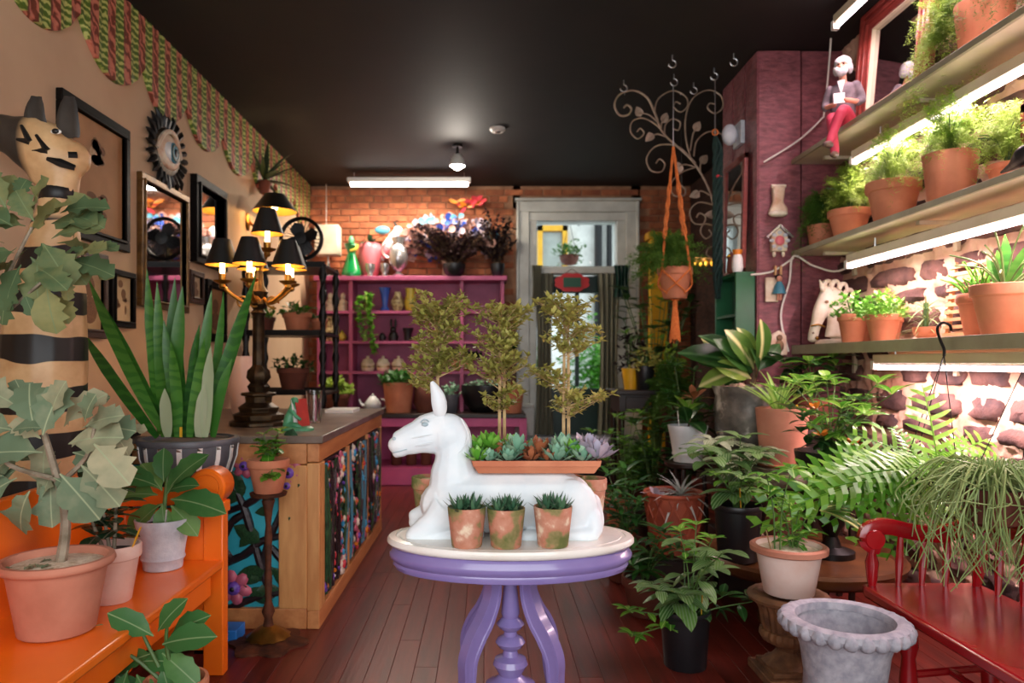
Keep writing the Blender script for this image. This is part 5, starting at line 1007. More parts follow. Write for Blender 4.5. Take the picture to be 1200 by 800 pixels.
obj('breast', MB().ell((-.03, -.04, .30), (.05, .03, .09)), 'pinkglaze', t); obj('perch', MB().lathe([(.06, 0), (.06, .02), (.025, .04), (.02, .24)], 14, (-.03, 0, 0)), 'terradark', t); obj('crest', MB().tube([(.1, 0, .58), (.07, 0, .64), (.12, 0, .66)], [.02, .015, .004]), 'black', t); obj('wing', MB().ell((-.07, .02, .55), (.09, .03, .05)), 'bluefig', t)
t = thing('silver_pitcher', 'embossed silver pitcher on top of the shelving', 'pitcher', (P(467, 0, 8.2).x, 8.18, TB)); obj('body', MB().lathe([(.05, 0), (.06, .02), (.03, .05), (.09, .12), (.115, .22), (.09, .32), (.06, .36), (.08, .44), (.07, .44), (.001, .3)], 22, wob=lambda a, z: 1+.05*math.cos(7*a+z*50)), 'silver', t); obj('handle', MB().tube(arc((-.09, 0, .3), .09, 60, 290, 9), .011), 'silver', t)
t = thing('flower_arrangement', 'bouquet of white, teal and orange artificial blossoms on the shelving', 'flowers', (P(526, 0, 8.33).x, 8.33, TB)); obj('vase', MB().lathe([(.06, 0), (.08, .05), (.07, .14), (.09, .2), (.001, .15)], 18), 'creamware', t)
bl = [leaf_mesh('bl_'+c, c, .8, .6, .4, 4, .3, -.2) for c in ('pebble', 'bluefig', 'l_lilac', 'blueglaze')]; og = leaf_mesh('bl_o', 'reliefred', .35, .5, .6, 4, .2, -.1); og2 = leaf_mesh('bl_o2', 'relieforange', .35, .5, .6, 4, .2, -.1); sm = MB()
for i in range(95):
    a = R(-1, 1); c = V(a*.54, R(-.10, .02), .22+R(0, .56)*(1-.4*abs(a))); sm.tube([(0, 0, .15), c], .004, 4)
    b_ = random.choice([bl[0], bl[0], bl[0], bl[1], bl[2], bl[3]] if c.z < .72 or c.x > .05 else [bl[1], bl[1], bl[3]])
    for j in range(4): put(b_, t, c, sph(j*PI/2+i, R(-.2, .6)), (0, -1, 0), R(.07, .12), name='petal')
for i in range(26): put(random.choice([og, og, og2]), t, V(R(.1, .36), R(-.05, .0), R(.80, .92)), sph(R(0, 6), R(-.4, 1)), (0, -1, 0), R(.08, .13), name='petal')
obj('stem', sm, 'stembrown', t)
def dark_bush(lab, px, y, n, rx, rz, r_, h):
    t, z = potted('dark_leaved_plant', lab, 'plant', (P(px, 0, y).x, y, TB), 'bowl', r_, h, 'blackpot', group=None); m = MB(); sm = MB()
    for i in range(n):
        a = R(0, 2*PI); u = R(.2, 1); e = V(rx*u*math.cos(a), .14*u*math.sin(a), z+.02+rz*R(.25, 1)*(.5+.5*u)); pp = smooth_path([(0, 0, z), V(e.x*.6, e.y*.6, z+(e.z-z)*.7), e], 4); sm.tube(pp, .004, 4)
        for q in pp[2:]: tuft(m, q, 4, .055, .016)
    obj('foliage', m, 'l_black', t, kind='stuff'); obj('stem', sm, 'stembrown', t)
dark_bush('wide dark purple-leaved plant in black bowl on the shelving', 532, 8.17, 100, .52, .50, .13, .14); dark_bush('airy dark red-leaved plant at right end of the shelving', 583, 8.22, 46, .26, .68, .08, .15)

# ================================================================== THE RIGHT: shelves, grow lights
random.seed(41)
SHX0, SHX1 = 2.03, 2.345
def shelf(name, lab, z, th, y0=2.0, y1=4.79, lip=0):
    t = thing(name, lab, 'shelf', (0, 0, z)); obj('board', BX((((SHX0+SHX1)/2, (y0+y1)/2, -th/2), (SHX1-SHX0, y1-y0, th))), 'shelfcream', t, bev=.003)
    obj('front_edge', BX(((SHX0-.008, (y0+y1)/2, -th/2-lip/2), (.016, y1-y0, th+lip))), 'shelfedge', t, bev=.002)
    for y in (2.6, 3.6, 4.6): obj('bracket', BX(((2.335, y, -.1), (.02, .03, .16)), ((2.24, y, -th-.012), (.2, .03, .02))), 'shelfcream', t)
    return t
shelf('wall_shelf', 'top cream wall shelf carrying mirror and seated figurine', 2.64, .03); shelf('wall_shelf', 'middle cream wall shelf of terracotta ferns on the right wall', 2.035, .03); shelf('wall_shelf', 'lowest wall shelf with thick green-grey edge and the horse bust', 1.415, .03, lip=.03)
def growlight(lab, x, z, y0, y1, e, col=(1, .70, .76), tubem='tubepink', hood=True, tilt=0):
    t = thing('grow_light', lab, 'light', (x, (y0+y1)/2, z)); L = y1-y0
    obj('tube', MB().tube([(0, -L/2+.03, 0), (0, L/2-.03, 0)], .013, 10), tubem, t)
    if hood: obj('batten', BX(((.01, 0, .045), (.05, L, .05)), ((.05, 0, .06), (.05, L*.98, .02))), 'shelfcream', t, bev=.004)
    obj('end_cap', BX(((0, -L/2, .012), (.036, .03, .05)), ((0, L/2, .012), (.036, .03, .05))), 'fixture', t)
    [obj('hanger', MB().tube([(0, q*L, .06), (0, q*L, .12)], .004), 'steel', t) for q in (-.35, .35)]
    area('grow_light_glow', (0, 0, -.018), (0, 0, 0), .012, L*.95, e*.66, col, t)
growlight('pink grow light tube hung under the top wall shelf', 2.16, 2.475, 2.3, 4.27, 34); growlight('pink grow light with white reflector under the middle wall shelf', 2.13, 1.865, 2.3, 4.27, 34); growlight('pink grow light strip under the lowest wall shelf', 2.17, 1.275, 2.7, 4.05, 30); growlight('grow light tube near the ceiling above the top shelf', 2.02, 3.24, 2.3, 4.2, 30)
obj('valance_board', BX(((2.30, 3.3, 1.335), (.03, 1.6, .085))), 'trellis', props(thing('back_board', 'tan board fixed to the wall under the lowest shelf', 'board', (0, 0, 0))))
def TP(name, lab, px, y, zb, r_, h, kind='std', mt='terra', x=None, soil='soil'):
    xx = x if x is not None else 2.17
    return potted(name, lab, 'plant', (xx, y, zb), kind, r_, h, mt, soil)
def fernpot(lab, x, y, zb, r_, h, kind, rad, n, lm='l_fern', down=.1, off=(0, 0, .06), ln=.05, sp=1):
    t, z = potted('asparagus_fern', lab, 'plant', (x, y, zb), kind, r_, h, 'terra')
    needle_cloud(t, V(off[0], off[1], z+off[2]), rad, int(n*2.2), lm, ln*.85, .0021, down=down, strands=n//28); m = MB()
    for i in range(12): a = R(0, 6); m.tube(smooth_path([(0, 0, z), (rad[0]*.3*math.cos(a), rad[1]*.3*math.sin(a), z+rad[2]*.5), (rad[0]*.7*math.cos(a), rad[1]*.7*math.sin(a), z+rad[2]*.6)], 4), .0025, 4)
    obj('stem', m, 'stemgreen', t); return t
Z2, Z1, Z3 = 2.036, 2.641, 1.416
fernpot('feathery fern in wide collared terracotta pot, third from left on middle shelf', 2.17, 3.87, Z2, .135, .225, 'std', (.15, .28, .30), 6500)
fernpot('feathery fern in the large plain terracotta pot, middle of middle shelf', 2.175, 3.40, Z2, .118, .24, 'plain', (.15, .28, .30), 6500)
fernpot('feathery yellow-green fern in terracotta pot, second from left on middle shelf', 2.18, 4.36, Z2, .12, .18, 'std', (.16, .26, .28), 6000)
fernpot('dark fern spilling down beside the purple pier, left end of middle shelf', 2.14, 4.63, Z2, .09, .14, 'plain', (.20, .13, .22), 4500, 'l_ferndark', .35)
fernpot('small pale fern right of the large plain pot on the middle shelf', 2.2, 3.06, Z2, .08, .10, 'std', (.12, .2, .26), 3500)
t_fern = fernpot('big fern in terracotta pot at right on top shelf, trailing over the framed mirror', 2.19, 3.19, Z1, .118, .24, 'plain', (.14, .32, .28), 7000, 'l_ferndark', .3)
needle_cloud(t_fern, V(-.06, .22, .18), (.14, .34, .30), 9000, 'l_fern', .045, .0022, 'trailing_foliage', down=.8, strands=110)
# mirror in a red-brown moulded frame leaning on the wall
t = thing('framed_mirror', 'mirror in a red-brown moulded frame leaning on top shelf', 'mirror', (2.225, 3.98, Z1)); t.rotation_euler = (0, math.radians(5), 0)
w, h, bw = .72, .72, .12; m = MB()
for q, dp, b0, b1 in ((0, .03, 0, bw), (1, .05, .0, .03), (2, .045, .05, .07), (3, .04, bw-.02, bw)):
    for c, d in (((-dp/2, 0, h-(b0+b1)/2), (dp, w-2*b0, b1-b0)), ((-dp/2, 0, (b0+b1)/2), (dp, w-2*b0, b1-b0)), ((-dp/2, w/2-(b0+b1)/2, h/2), (dp, b1-b0, h-2*b1)), ((-dp/2, -w/2+(b0+b1)/2, h/2), (dp, b1-b0, h-2*b1))): m.box(c, d)
obj('frame', m, 'redframe', t, bev=.004); obj('inner_edge', BX(((-.018, 0, h-bw), (.03, w-2*bw, .012)), ((-.018, 0, bw), (.03, w-2*bw, .012)), ((-.018, w/2-bw, h/2), (.03, .012, h-2*bw)), ((-.018, -w/2+bw, h/2), (.03, .012, h-2*bw))), 'shelfcream', t); obj('mirror_glass', BX(((-.008, 0, h/2), (.006, w-2*bw, h-2*bw))), 'mirror', t)
# books / red frame at the right end of the middle shelf
t = thing('picture_frame', 'small red wooden frame standing at right end of middle shelf', 'frame', (2.2, 2.86, Z2)); w, h = .22, .32; m = MB()
for c, d in (((0, w/2-.02, h/2), (.03, .04, h)), ((0, -w/2+.02, h/2), (.03, .04, h)), ((0, 0, h-.02), (.03, w, .04)), ((0, 0, .02), (.03, w, .04))): m.box(c, d)
obj('frame', m, 'redframe', t, bev=.003); obj('picture', BX(((.008, 0, h/2), (.008, w-.06, h-.06))), 'redbook', t)
t = thing('bird_figurine', 'dark bird figurine in front of the red frame', 'figurine', (2.10, 2.83, Z2)); blob('body', [([V(0, .06, .05), V(0, 0, .07), V(0, -.05, .10)], [.02, .04, .025]), ([V(0, -.06, .12)], (.022, .025, .022)), ([V(0, -.08, .12), V(0, -.11, .115)], [.008, .003]), ([V(0, .06, .05), V(0, .13, .04)], [.018, .006])], .005, 'blackpot', t, 3); obj('perch', MB().lathe([(.04, 0), (.04, .01), (.012, .02), (.012, .05)], 12), 'terradark', t)
# seated bearded figurine
t = thing('seated_figurine', 'figurine of a white-bearded man in grey jacket and red trousers seated on shelf edge', 'figurine', (2.045, 4.17, Z1+.012), group=None)
t.rotation_euler = (0, 0, math.radians(52)); t.scale = (1.12, 1.12, 1.12)
# local: facing -x, seat at origin, z up
hip = V(.0, 0, .045)
blob('body', [([V(.02, 0, .05), V(.025, 0, .13), V(.02, 0, .21)], [(.04, .05), (.04, .055), (.035, .055)]), ([V(.02, 0, .22), V(.012, 0, .27)], [.02, .018]), ([V(.008, 0, .315)], (.034, .031, .042)), ([V(-.02, 0, .305), V(-.031, 0, .30)], [.008, .006]),
 ([V(-.02, -.075, .11), V(-.07, -.03, .115)], [.013, .012]), ([V(-.02, .07, .11), V(-.075, .02, .10)], [.013, .012])], .004, 'skin', t, 2)
blob('jacket', [([V(.022, 0, .045), V(.027, 0, .13), V(.024, 0, .205), V(.02, 0, .235)], [(.046, .058), (.046, .062), (.042, .064), (.02, .03)]), ([V(.022, -.06, .21), V(.03, -.085, .14), V(-.015, -.078, .105)], [.024, .022, .017]), ([V(.022, .06, .21), V(.03, .085, .14), V(-.015, .072, .105)], [.024, .022, .017])], .005, 'jacket', t, 3)
obj('shirt', MB().prism([(-.018, 0), (.018, 0), (.004, -.06), (-.004, -.06)], .006, Matrix(((0, 0, -1), (1, 0, 0), (0, 1, 0))), (-.017, 0, .235)), 'white', t); obj('paper', MB().bar((-.085, -.005, .10), (-.07, .0, .155), .05, .003), 'white', t)
blob('trousers', [([V(.02, 0, .05), V(.01, 0, .035)], [(.045, .058), (.04, .055)]), ([V(.01, -.03, .04), V(-.10, -.025, .055), V(-.13, .01, -.045), V(-.15, .025, -.11)], [.034, .028, .022, .022]), ([V(.01, .03, .035), V(-.085, .03, .03), V(-.10, .02, -.06), V(-.10, .012, -.15)], [.034, .027, .022, .022])], .005, 'trousers', t, 3)
blob('shoe', [([V(-.15, .025, -.118), V(-.20, .035, -.128)], [.02, .014])], .005, 'shoe', t, 2); blob('shoe', [([V(-.10, .012, -.16), V(-.15, .012, -.172)], [.02, .014])], .005, 'shoe', t, 2)
blob('hair', [([V(.018, 0, .335)], (.042, .042, .036)), ([V(.022, -.032, .305)], (.025, .016, .03)), ([V(.022, .032, .305)], (.025, .016, .03))], .004, 'greyhair', t, 3)
blob('beard', [([V(-.016, 0, .28)], (.022, .03, .024)), ([V(-.010, -.022, .295)], (.016, .012, .02)), ([V(-.010, .022, .295)], (.016, .012, .02)), ([V(-.024, 0, .296)], (.009, .018, .006))], .004, 'greyhair', t, 3)
for s in (-1, 1): obj('eye', MB().ell((-.023, s*.012, .318), (.004, .005, .004)), 'black', t); obj('brow', MB().tube([(-.026, s*.005, .327), (-.024, s*.02, .329)], .0035, 5), 'greyhair', t)
# horse head bust
t = thing('horse_bust', 'cream ceramic horse head bust on the lowest shelf', 'bust', (2.13, 4.52, Z3)); k = 4.5/850
def B(px, py, dy=0): return V((px-953)*k*1.0, dy, (393-py)*k)
blob('head', [([B(968, 385), B(968, 362), B(962, 342), B(952, 332)], [(.10, .06), (.085, .055), (.07, .05), (.05, .045)]), ([B(955, 335), B(946, 350), B(938, 372), B(935, 384)], [(.062, .05), (.05, .042), (.032, .032), (.03, .03)]), ([B(950, 345)], (.05, .05, .05)), ([B(935, 387)], (.032, .03, .02)), ([B(944, 328, -.03), B(940, 318, -.035)], [.018, .006]), ([B(952, 328, .03), B(950, 318, .035)], [.018, .006])], .006, 'bust', t, 4)
for i, (px, py) in enumerate(((948, 322), (957, 322), (966, 325), (973, 332), (976, 342), (978, 353), (978, 365))): obj('mane_lock', MB().tube(smooth_path([B(px-3, py+6, -.01), B(px, py-2, -.03), B(px+6, py-1, -.02), B(px+6, py+8, -.04)], 4), [.018-.0008*i for i in range(13)], 7), 'bust', t)
obj('base', MB().lathe([(.12, 0), (.12, .012), (.09, .03), (.001, .035)], 20, B(962, 393)), 'bust', t); obj('eye', MB().ell(B(947, 344, -.05), (.012, .008, .01)), 'ink', t); obj('nostril', MB().ell(B(933, 380, -.028), (.007, .005, .006)), 'ink', t)
obj('bridle', MB().tube([B(930, 372, -.03), B(938, 370, -.04), B(946, 373, -.035)], .006).ell(B(937, 386, -.034), .012), 'gold', t)
# small pots on lowest shelf
tinyl = dict(leaf=(.035, .009))
for lab, x, y, r_, h, lm, n, sp in (('small terracotta pot of pale sprigs next to horse bust, front', 2.13, 4.22, .082, .165, 'l_sedum', 110, (.13, .17)), ('small terracotta pot half hidden behind pot next to horse bust', 2.24, 4.33, .07, .14, 'l_fern', 10, (.07, .08)),
    ('small terracotta pot of green sprigs, second pair from the horse bust, front', 2.11, 3.86, .088, .14, 'l_sedum', 110, (.13, .15)), ('small terracotta pot half hidden behind the green sprigs pot', 2.24, 4.03, .07, .14, 'l_fern', 50, (.08, .2))):
    little_pot(lab, 'plant', (x, y, Z3), r_, h, 'terra', lm, n, sp, 'potted_succulent', **tinyl)
t, z = potted('air_plant', 'grassy air plant in low pot before the tan trellis', 'plant', (2.17, 3.58, Z3), 'bowl', .06, .06, 'terra'); airl = leaf_mesh('air', 'l_rhips', .07, .4, .8, 5, .3, .4, pet=0)
for zz_ in (.05, .10, .15): rosette(t, (0, 0, zz_), 20, airl, (.08, .16), -.2, 1.2)
obj('stem', MB().tube([(0, 0, .05), (0, 0, .18)], .012), 'stemgreen', t)
t = thing('trellis_panel', 'small tan wooden slatted trellis leaning on the wall above lowest shelf', 'trellis', (2.275, 3.43, Z3)); t.rotation_euler = (0, math.radians(6), 0)
for y in (-.15, .15): obj('stile', BX(((0, y, .19), (.015, .025, .38))), 'trellis', t)
for i in range(10): obj('slat', BX(((-.012, 0, .02+i*.037), (.01, .34, .016))), 'trellis', t)
t, z = potted('cactus_pot', 'terracotta pot of thin green stems, left of pair at right end', 'plant', (2.2, 3.22, Z3), 'std', .10, .19, 'terra'); m = MB()
for i in range(34):
    a = R(0, 6.28); d = sph(a, R(.4, 1.4)); q = V(R(-.05, .05), R(-.05, .05), z); m.tube(smooth_path([q, q+d*.07+V(0, 0, .03), q+d*R(.1, .18)+V(0, 0, .02)], 3), [.005-.0004*i_ for i_ in range(7)], 5)
obj('stems', m, 'l_sedum', t, kind='stuff')
t, z = potted('agave_pot', 'large terracotta pot of strap leaves and thin stems, right end', 'plant', (2.13, 2.98, Z3), 'std', .125, .205, 'terra')
for tx in ((.0, 0, .26), (.05, -.06, .2), (-.05, .05, .16), (.02, .08, .2)): strap('leaf', 'l_snake', (0, 0, z-.01), V(0, 0, z)+V(*tx)*.9, .05, (0, 0, 0), t, .3)
m = MB()
for i in range(16): a = R(0, 6.28); d = sph(a, R(.1, 1.0)); m.tube(smooth_path([(0, 0, z), d*.1+V(0, 0, z+.06), d*R(.16, .3)+V(0, 0, z+.03)], 3), .004, 4)
obj('stems', m, 'l_rhips', t, kind='stuff')
t = thing('plug_hook', 's-shaped black hook hung over the lowest shelf edge with plant wires', 'hook', (2.012, 3.17, 1.43)); obj('hook', MB().tube(smooth_path([(.02, 0, .01), (.012, 0, .035), (-.012, .012, .045), (-.03, .018, .02), (-.022, .01, -.03), (-.012, 0, -.07), (-.012, 0, -.10)], 5), .0065, 7), 'blackmetal', t)
t['label'] = 's-shaped black hook hung over the lowest shelf edge'
t.name = 'shelf_hook'
# cables
t = thing('cable', 'white cable looping down the purple pier by the shelf ends', 'cable', (0, 0, 0)); obj('cord', MB().tube(smooth_path([P(1060, 268, 4.5)+V(-.1, 0, 0), P(990, 315, 4.62), P(955, 312, 4.72), P(930, 300, 4.74), P(925, 330, 4.77), P(915, 370, 4.77), P(924, 412, 4.77)], 6), .007, 6).tube(smooth_path([P(930, 302, 4.76), P(905, 318, 4.77), P(880, 322, 4.75)], 6), .007, 6), 'cable', t)
t = thing('cable', 'thin cable hanging beside the seated figurine at the shelf end', 'cable', (0, 0, 0)); obj('cord', MB().tube(smooth_path([P(975, 20, 4.6), P(972, 70, 4.66), P(966, 130, 4.72), P(962, 140, 4.74), P(935, 165, 4.76), P(895, 190, 4.77)], 6), .006, 6), 'cable', t)
# ornaments on the pier
k = 4.78/850
t = thing('wall_pocket', 'cream boot-shaped ceramic wall pocket, topmost ornament on purple pier', 'ornament', P(910, 237, 4.79)); 
m = MB(); m.prism([(-.05, -.10), (.055, -.10), (.06, -.05), (.03, -.01), (.045, .10), (-.04, .10), (-.035, .0), (-.06, -.06)], .05, XZ); obj('body', m, 'plasterfig', t, bev=.014); obj('rim', MB().tube([(-.045, -.025, .1), (.05, -.025, .1)], .012), 'bust', t); obj('toe', MB().ell((-.01, -.05, -.085), (.065, .03, .022)), 'bust', t)
t = thing('cuckoo_clock_ornament', 'small pale ceramic cuckoo clock on the purple pier', 'ornament', P(911, 283, 4.79)); m = MB(); m.prism([(-.05, -.07), (.05, -.07), (.055, .03), (0, .09), (-.055, .03)], .04, XZ); obj('case', m, 'plasterfig', t, bev=.006)
obj('roof', MB().bar((-.085, -.025, .02), (0, -.025, .10), .05, .014).bar((.085, -.025, .02), (0, -.025, .10), .05, .014), 'silver', t); obj('dial', MB().ell((0, -.042, .0), (.032, .012, .032)), 'pinkglaze', t); obj('weight', MB().ell((-.03, -.02, -.085), (.012, .012, .02)).ell((.03, -.02, -.085), (.012, .012, .02)), 'bust', t)
for a in range(8): obj('leaf_scroll', MB().ell((.052*math.cos(a*PI/4), -.04, .052*math.sin(a*PI/4)), (.016, .008, .012)), 'chalkgrey', t)
t = thing('clipped_figure_plaque', 'small plaque of a figure in blue clipped to the white cable', 'plaque', P(907, 336, 4.785)); obj('card', BX(((-.02, -.012, -.02), (.085, .012, .16))), 'plasterfig', t, bev=.003); obj('dress', MB().lathe([(.045, -.05), (.03, .0), (.015, .03), (.001, .035)], 14, (.02, -.035, 0)), 'bluefig', t); obj('head', MB().ell((.02, -.035, .05), (.02, .018, .022)), 'skin', t); obj('hair', MB().ell((.02, -.028, .058), (.024, .018, .022)), 'black', t); obj('legs', MB().tube([(.012, -.035, -.05), (.012, -.035, -.09)], .008).tube([(.03, -.035, -.05), (.03, -.035, -.09)], .008), 'skin', t)
for dx in (0, .035): obj('clothes_peg', BX(((dx, -.02, .105), (.014, .02, .06))), 'trellis', t)
t = thing('ceramic_plaque', 'small dark and pink ceramic plaque low on the purple pier', 'plaque', P(911, 402, 4.79)); obj('plate', MB().prism([(-.055, -.08), (.055, -.08), (.05, .05), (.0, .085), (-.055, .05)], .03, XZ), 'plasterfig', t, bev=.006); obj('figure', MB().ell((0, -.035, -.02), (.03, .016, .04)).ell((.0, -.035, .035), (.02, .015, .02)), 'ink', t)
# green box shelf, mirror and bits on the pier's side
t = thing('green_box_shelf', 'green painted box shelf fixed to the side of purple pier', 'shelf', (0, 0, 0)); m = BX(((1.785, 5.05, 1.62), (.012, .42, .56)), ((1.725, 5.05, 1.895), (.13, .44, .025)), ((1.725, 5.05, 1.345), (.13, .44, .025)), ((1.725, 4.842, 1.62), (.13, .025, .56)), ((1.725, 5.258, 1.62), (.13, .025, .56)), ((1.725, 5.05, 1.62), (.12, .42, .02))); obj('box', m, 'greenpaint', t, bev=.003)
t = thing('leaning_mirror', 'tall mirror with reddish wooden frame standing on the green box shelf', 'mirror', (1.745, 5.13, 1.908)); t.rotation_euler = (0, math.radians(1.5), 0); w, h = .42, .82; m = MB()
for c, d in (((0, -w/2+.02, h/2), (.03, .04, h)), ((0, w/2-.02, h/2), (.03, .04, h)), ((0, 0, .02), (.03, w, .04)), ((0, 0, h-.02), (.03, w, .04))): m.box(c, d)
obj('frame', m, 'redframe', t, bev=.003); obj('mirror_glass', BX(((-.002, 0, h/2), (.006, w-.06, h-.06))), 'mirror', t)
t = thing('white_vase', 'small white vase with orange top on the green box shelf', 'vase', (1.685, 4.87, 1.908)); obj('body', MB().lathe([(.03, 0), (.038, .03), (.034, .09), (.025, .12), (.001, .12)], 16), 'white', t); obj('top', MB().lathe([(.026, .115), (.034, .15), (.02, .15), (.001, .13)], 14), 'relieforange', t)
t = thing('owl_figurine', 'brown owl figurine on green box shelf beside the white vase', 'figurine', (1.69, 5.0, 1.908)); blob('body', [([V(0, 0, .03), V(0, 0, .09)], [.035, .03]), ([V(0, -.0, .12)], (.032, .03, .028)), ([V(-.01, -.02, .14), V(-.01, -.02, .155)], [.01, .004]), ([V(.01, .02, .14), V(.01, .02, .155)], [.01, .004])], .005, 'terradark', t, 2)
for s in (-.013, .013): obj('eye', MB().ell((-.024, s-.01, .125), .008), 'yellow', t)
t = thing('wall_speaker', 'small white speaker fixed high on side of purple pier', 'speaker', P(862, 158, 5.1)); t.location.x = 1.79; obj('bracket', BX(((-.015, 0, 0), (.03, .16, .16))), 'chalkgrey', t, bev=.004); obj('body', MB().ell((-.08, 0, .0), (.055, .045, .075)), 'chalkgrey', t)

# hanging metal trellis, hooks and macrame
YT = 5.45
def q5(X, Y, y=YT): return P(700+.3252*X, 40+.3252*Y, y)
t = thing('scroll_trellis', 'bronze scrollwork metal trellis with leaves hanging from the ceiling', 'trellis', (0, 0, 0))
for c in ([(428, 800), (425, 700), (410, 580), (345, 460), (240, 360), (210, 290), (180, 230), (130, 203), (80, 218), (62, 255), (80, 292), (112, 290), (122, 268), (106, 255), (95, 266)],
          [(335, 440), (320, 380), (318, 300), (345, 230), (400, 202), (445, 222), (452, 262), (425, 286), (398, 268), (404, 250), (424, 252)],
          [(215, 310), (207, 275), (222, 230), (272, 204), (318, 225), (325, 258), (300, 281), (275, 262), (283, 244), (300, 252)],
          [(255, 375), (215, 330), (165, 303), (126, 315), (120, 352), (145, 377), (168, 358), (155, 340), (143, 352)],
          [(355, 465), (290, 405), (215, 402), (178, 445), (192, 490), (230, 496), (243, 468), (224, 450), (211, 466)],
          [(348, 440), (358, 385), (400, 352), (450, 362), (470, 400)], [(243, 362), (245, 328), (270, 306), (298, 318), (292, 346), (272, 340)],
          [(418, 615), (365, 606), (334, 636), (345, 678), (380, 684), (390, 658), (368, 645), (358, 660)], [(424, 690), (385, 684), (372, 712), (390, 736), (412, 722), (402, 704)], [(427, 765), (402, 770), (394, 794), (415, 806)],
          [(360, 478), (300, 500), (265, 540), (275, 580), (310, 582), (318, 560), (300, 545)], [(372, 500), (372, 470), (387, 450)], [(405, 580), (375, 565), (350, 578)], [(335, 420), (345, 360), (360, 335)], [(230, 350), (232, 320), (244, 300)], [(215, 315), (185, 290), (150, 285)], [(245, 370), (215, 360), (188, 375)], [(355, 480), (320, 470), (295, 475)],
          [(425, 640), (480, 560), (500, 500)], [(440, 620), (500, 640), (510, 690), (480, 700)]):
    obj('scroll', MB().tube(smooth_path([q5(*p) for p in c], 5), .0085 if len(c) > 12 else .0062, 6), 'patina', t)
for X, Y, a in ((147, 275, 110), (245, 297, 70), (362, 328, 60), (185, 375, 225), (387, 447, 50), (293, 475, 100), (347, 580, 200), (403, 650, 180)):
    d = V(math.cos(math.radians(a)), -.1, math.sin(math.radians(a))); put(leaf_mesh('trl', 'patina', .75, .5, .9, 6, .3, .1, pet=0), t, q5(X, Y)-d*.05, d, (0, -1, 0), .085)
for X, Y0 in ((98, 430), (300, 280), (422, 330)):
    tp_ = q5(X, 100); tp_.z = ZC-.06; obj('chain', MB().tube([tp_, q5(X, 210)], .0035, 5), 'steel', t)
for i, (px, py) in enumerate(((788, 68), (731, 97), (790, 90), (813, 100), (837, 83), (860, 66))):
    y = 2.05*850/(425-py); h = thing('ceiling_hook', ['steel ceiling hook nearest camera above the orange macrame', 'steel ceiling hook furthest left, at trellis left end', 'steel ceiling hook holding the orange macrame hanger', 'bare steel ceiling hook between the two macrame hangers', 'steel ceiling hook holding the dark green macrame', 'bare steel ceiling hook nearest the purple pier'][i], 'hook', ((px-570)*y/850, y, ZC), group='ceiling hooks')
    obj('hook', MB().tube([(0, 0, 0), (0, 0, -.035)]+arc((0, 0, -.06), .025, 90, -180, 10), .005, 6), 'steel', h)
YM = 5.22
def mp(px, py, dy=0): return P(px, py, YM)+V(0, dy, 0)
t = thing('macrame_planter', 'orange macrame hanger holding a terracotta pot of asparagus fern', 'planter', mp(791, 352)); o0 = mp(791, 352); rr = .125; ph = .225
pot(t, 'std', rr, ph, 'terra', at=(0, 0, .01)); m = MB(); top = mp(789, 172)-o0; hk = V(top.x, 0, ZC-.07-o0.z)
m2 = MB().tube([top, hk], .004, 5); obj('chain', m2, 'steel', t)
for j in range(4):
    a = j*PI/2+.6; e = V((rr+.012)*math.cos(a), (rr+.012)*math.sin(a), ph*.95); e2 = top*.42+e*.58
    pp = [top*(1-s)+e*s for s in [i/30 for i in range(31)]]; 
    for st_ in (0, 1): m.tube([p+V(math.cos(i*.9+st_*PI), math.sin(i*.9+st_*PI), 0)*(.009 if 8 < i < 22 else .003) for i, p in enumerate(pp)], .0075, 5)
    for s in (-1, 1):
        a2 = a+s*PI/4; m.tube(smooth_path([e, V((rr*.93)*math.cos(a2), (rr*.93)*math.sin(a2), ph*.5), V(.09*math.cos(a2+s*PI/4), .09*math.sin(a2+s*PI/4), .05), (0, 0, -.01)], 4), .0065, 5)
obj('cord', m, 'macrame', t); m = MB().ell((0, 0, -.02), (.02, .02, .03))
for i in range(16): a = i*PI/8; m.tube(smooth_path([(.01*math.cos(a), .01*math.sin(a), -.03), (.022*math.cos(a), .022*math.sin(a), -.15), (.035*math.cos(a), .035*math.sin(a), -.29+R(-.02, .02))], 3), .006, 5)
obj('tassel', m, 'macrame', t); needle_cloud(t, V(-.04, .02, .24), (.34, .28, .30), 15000, 'l_ferndark', .05, .003, down=.12, strands=200)
t = thing('macrame_hanger', 'empty dark green macrame hanger beside the leaning mirror', 'hanger', (0, 0, 0)); m = MB(); yg = 5.12
for j in range(5): m.tube(smooth_path([P(838, 160, yg)]+[P(841+1.5*math.sin(i*1.3+j*1.26), 160+i*15, yg)+V(0, .018*math.cos(i*1.3+j*1.26), 0)+V(.018*math.sin(i*1.3+j*1.26), 0, 0) for i in range(1, 12)]+[P(839+j, 350, yg)], 3), .013, 5)
obj('cord', m, 'macramegreen', t); obj('chain', MB().tube([P(838, 160, yg), V(P(838, 0, yg).x, yg, ZC-.07)], .004), 'steel', t); obj('ring', MB().tube([P(838, 155, yg)+V(.02*math.cos(i*.52), 0, .02*math.sin(i*.52)) for i in range(12)], .005, 5, closed=True), 'macrame', t); obj('bead', MB().ell(P(841, 207, yg), (.03, .03, .014)), 'reliefred', t)

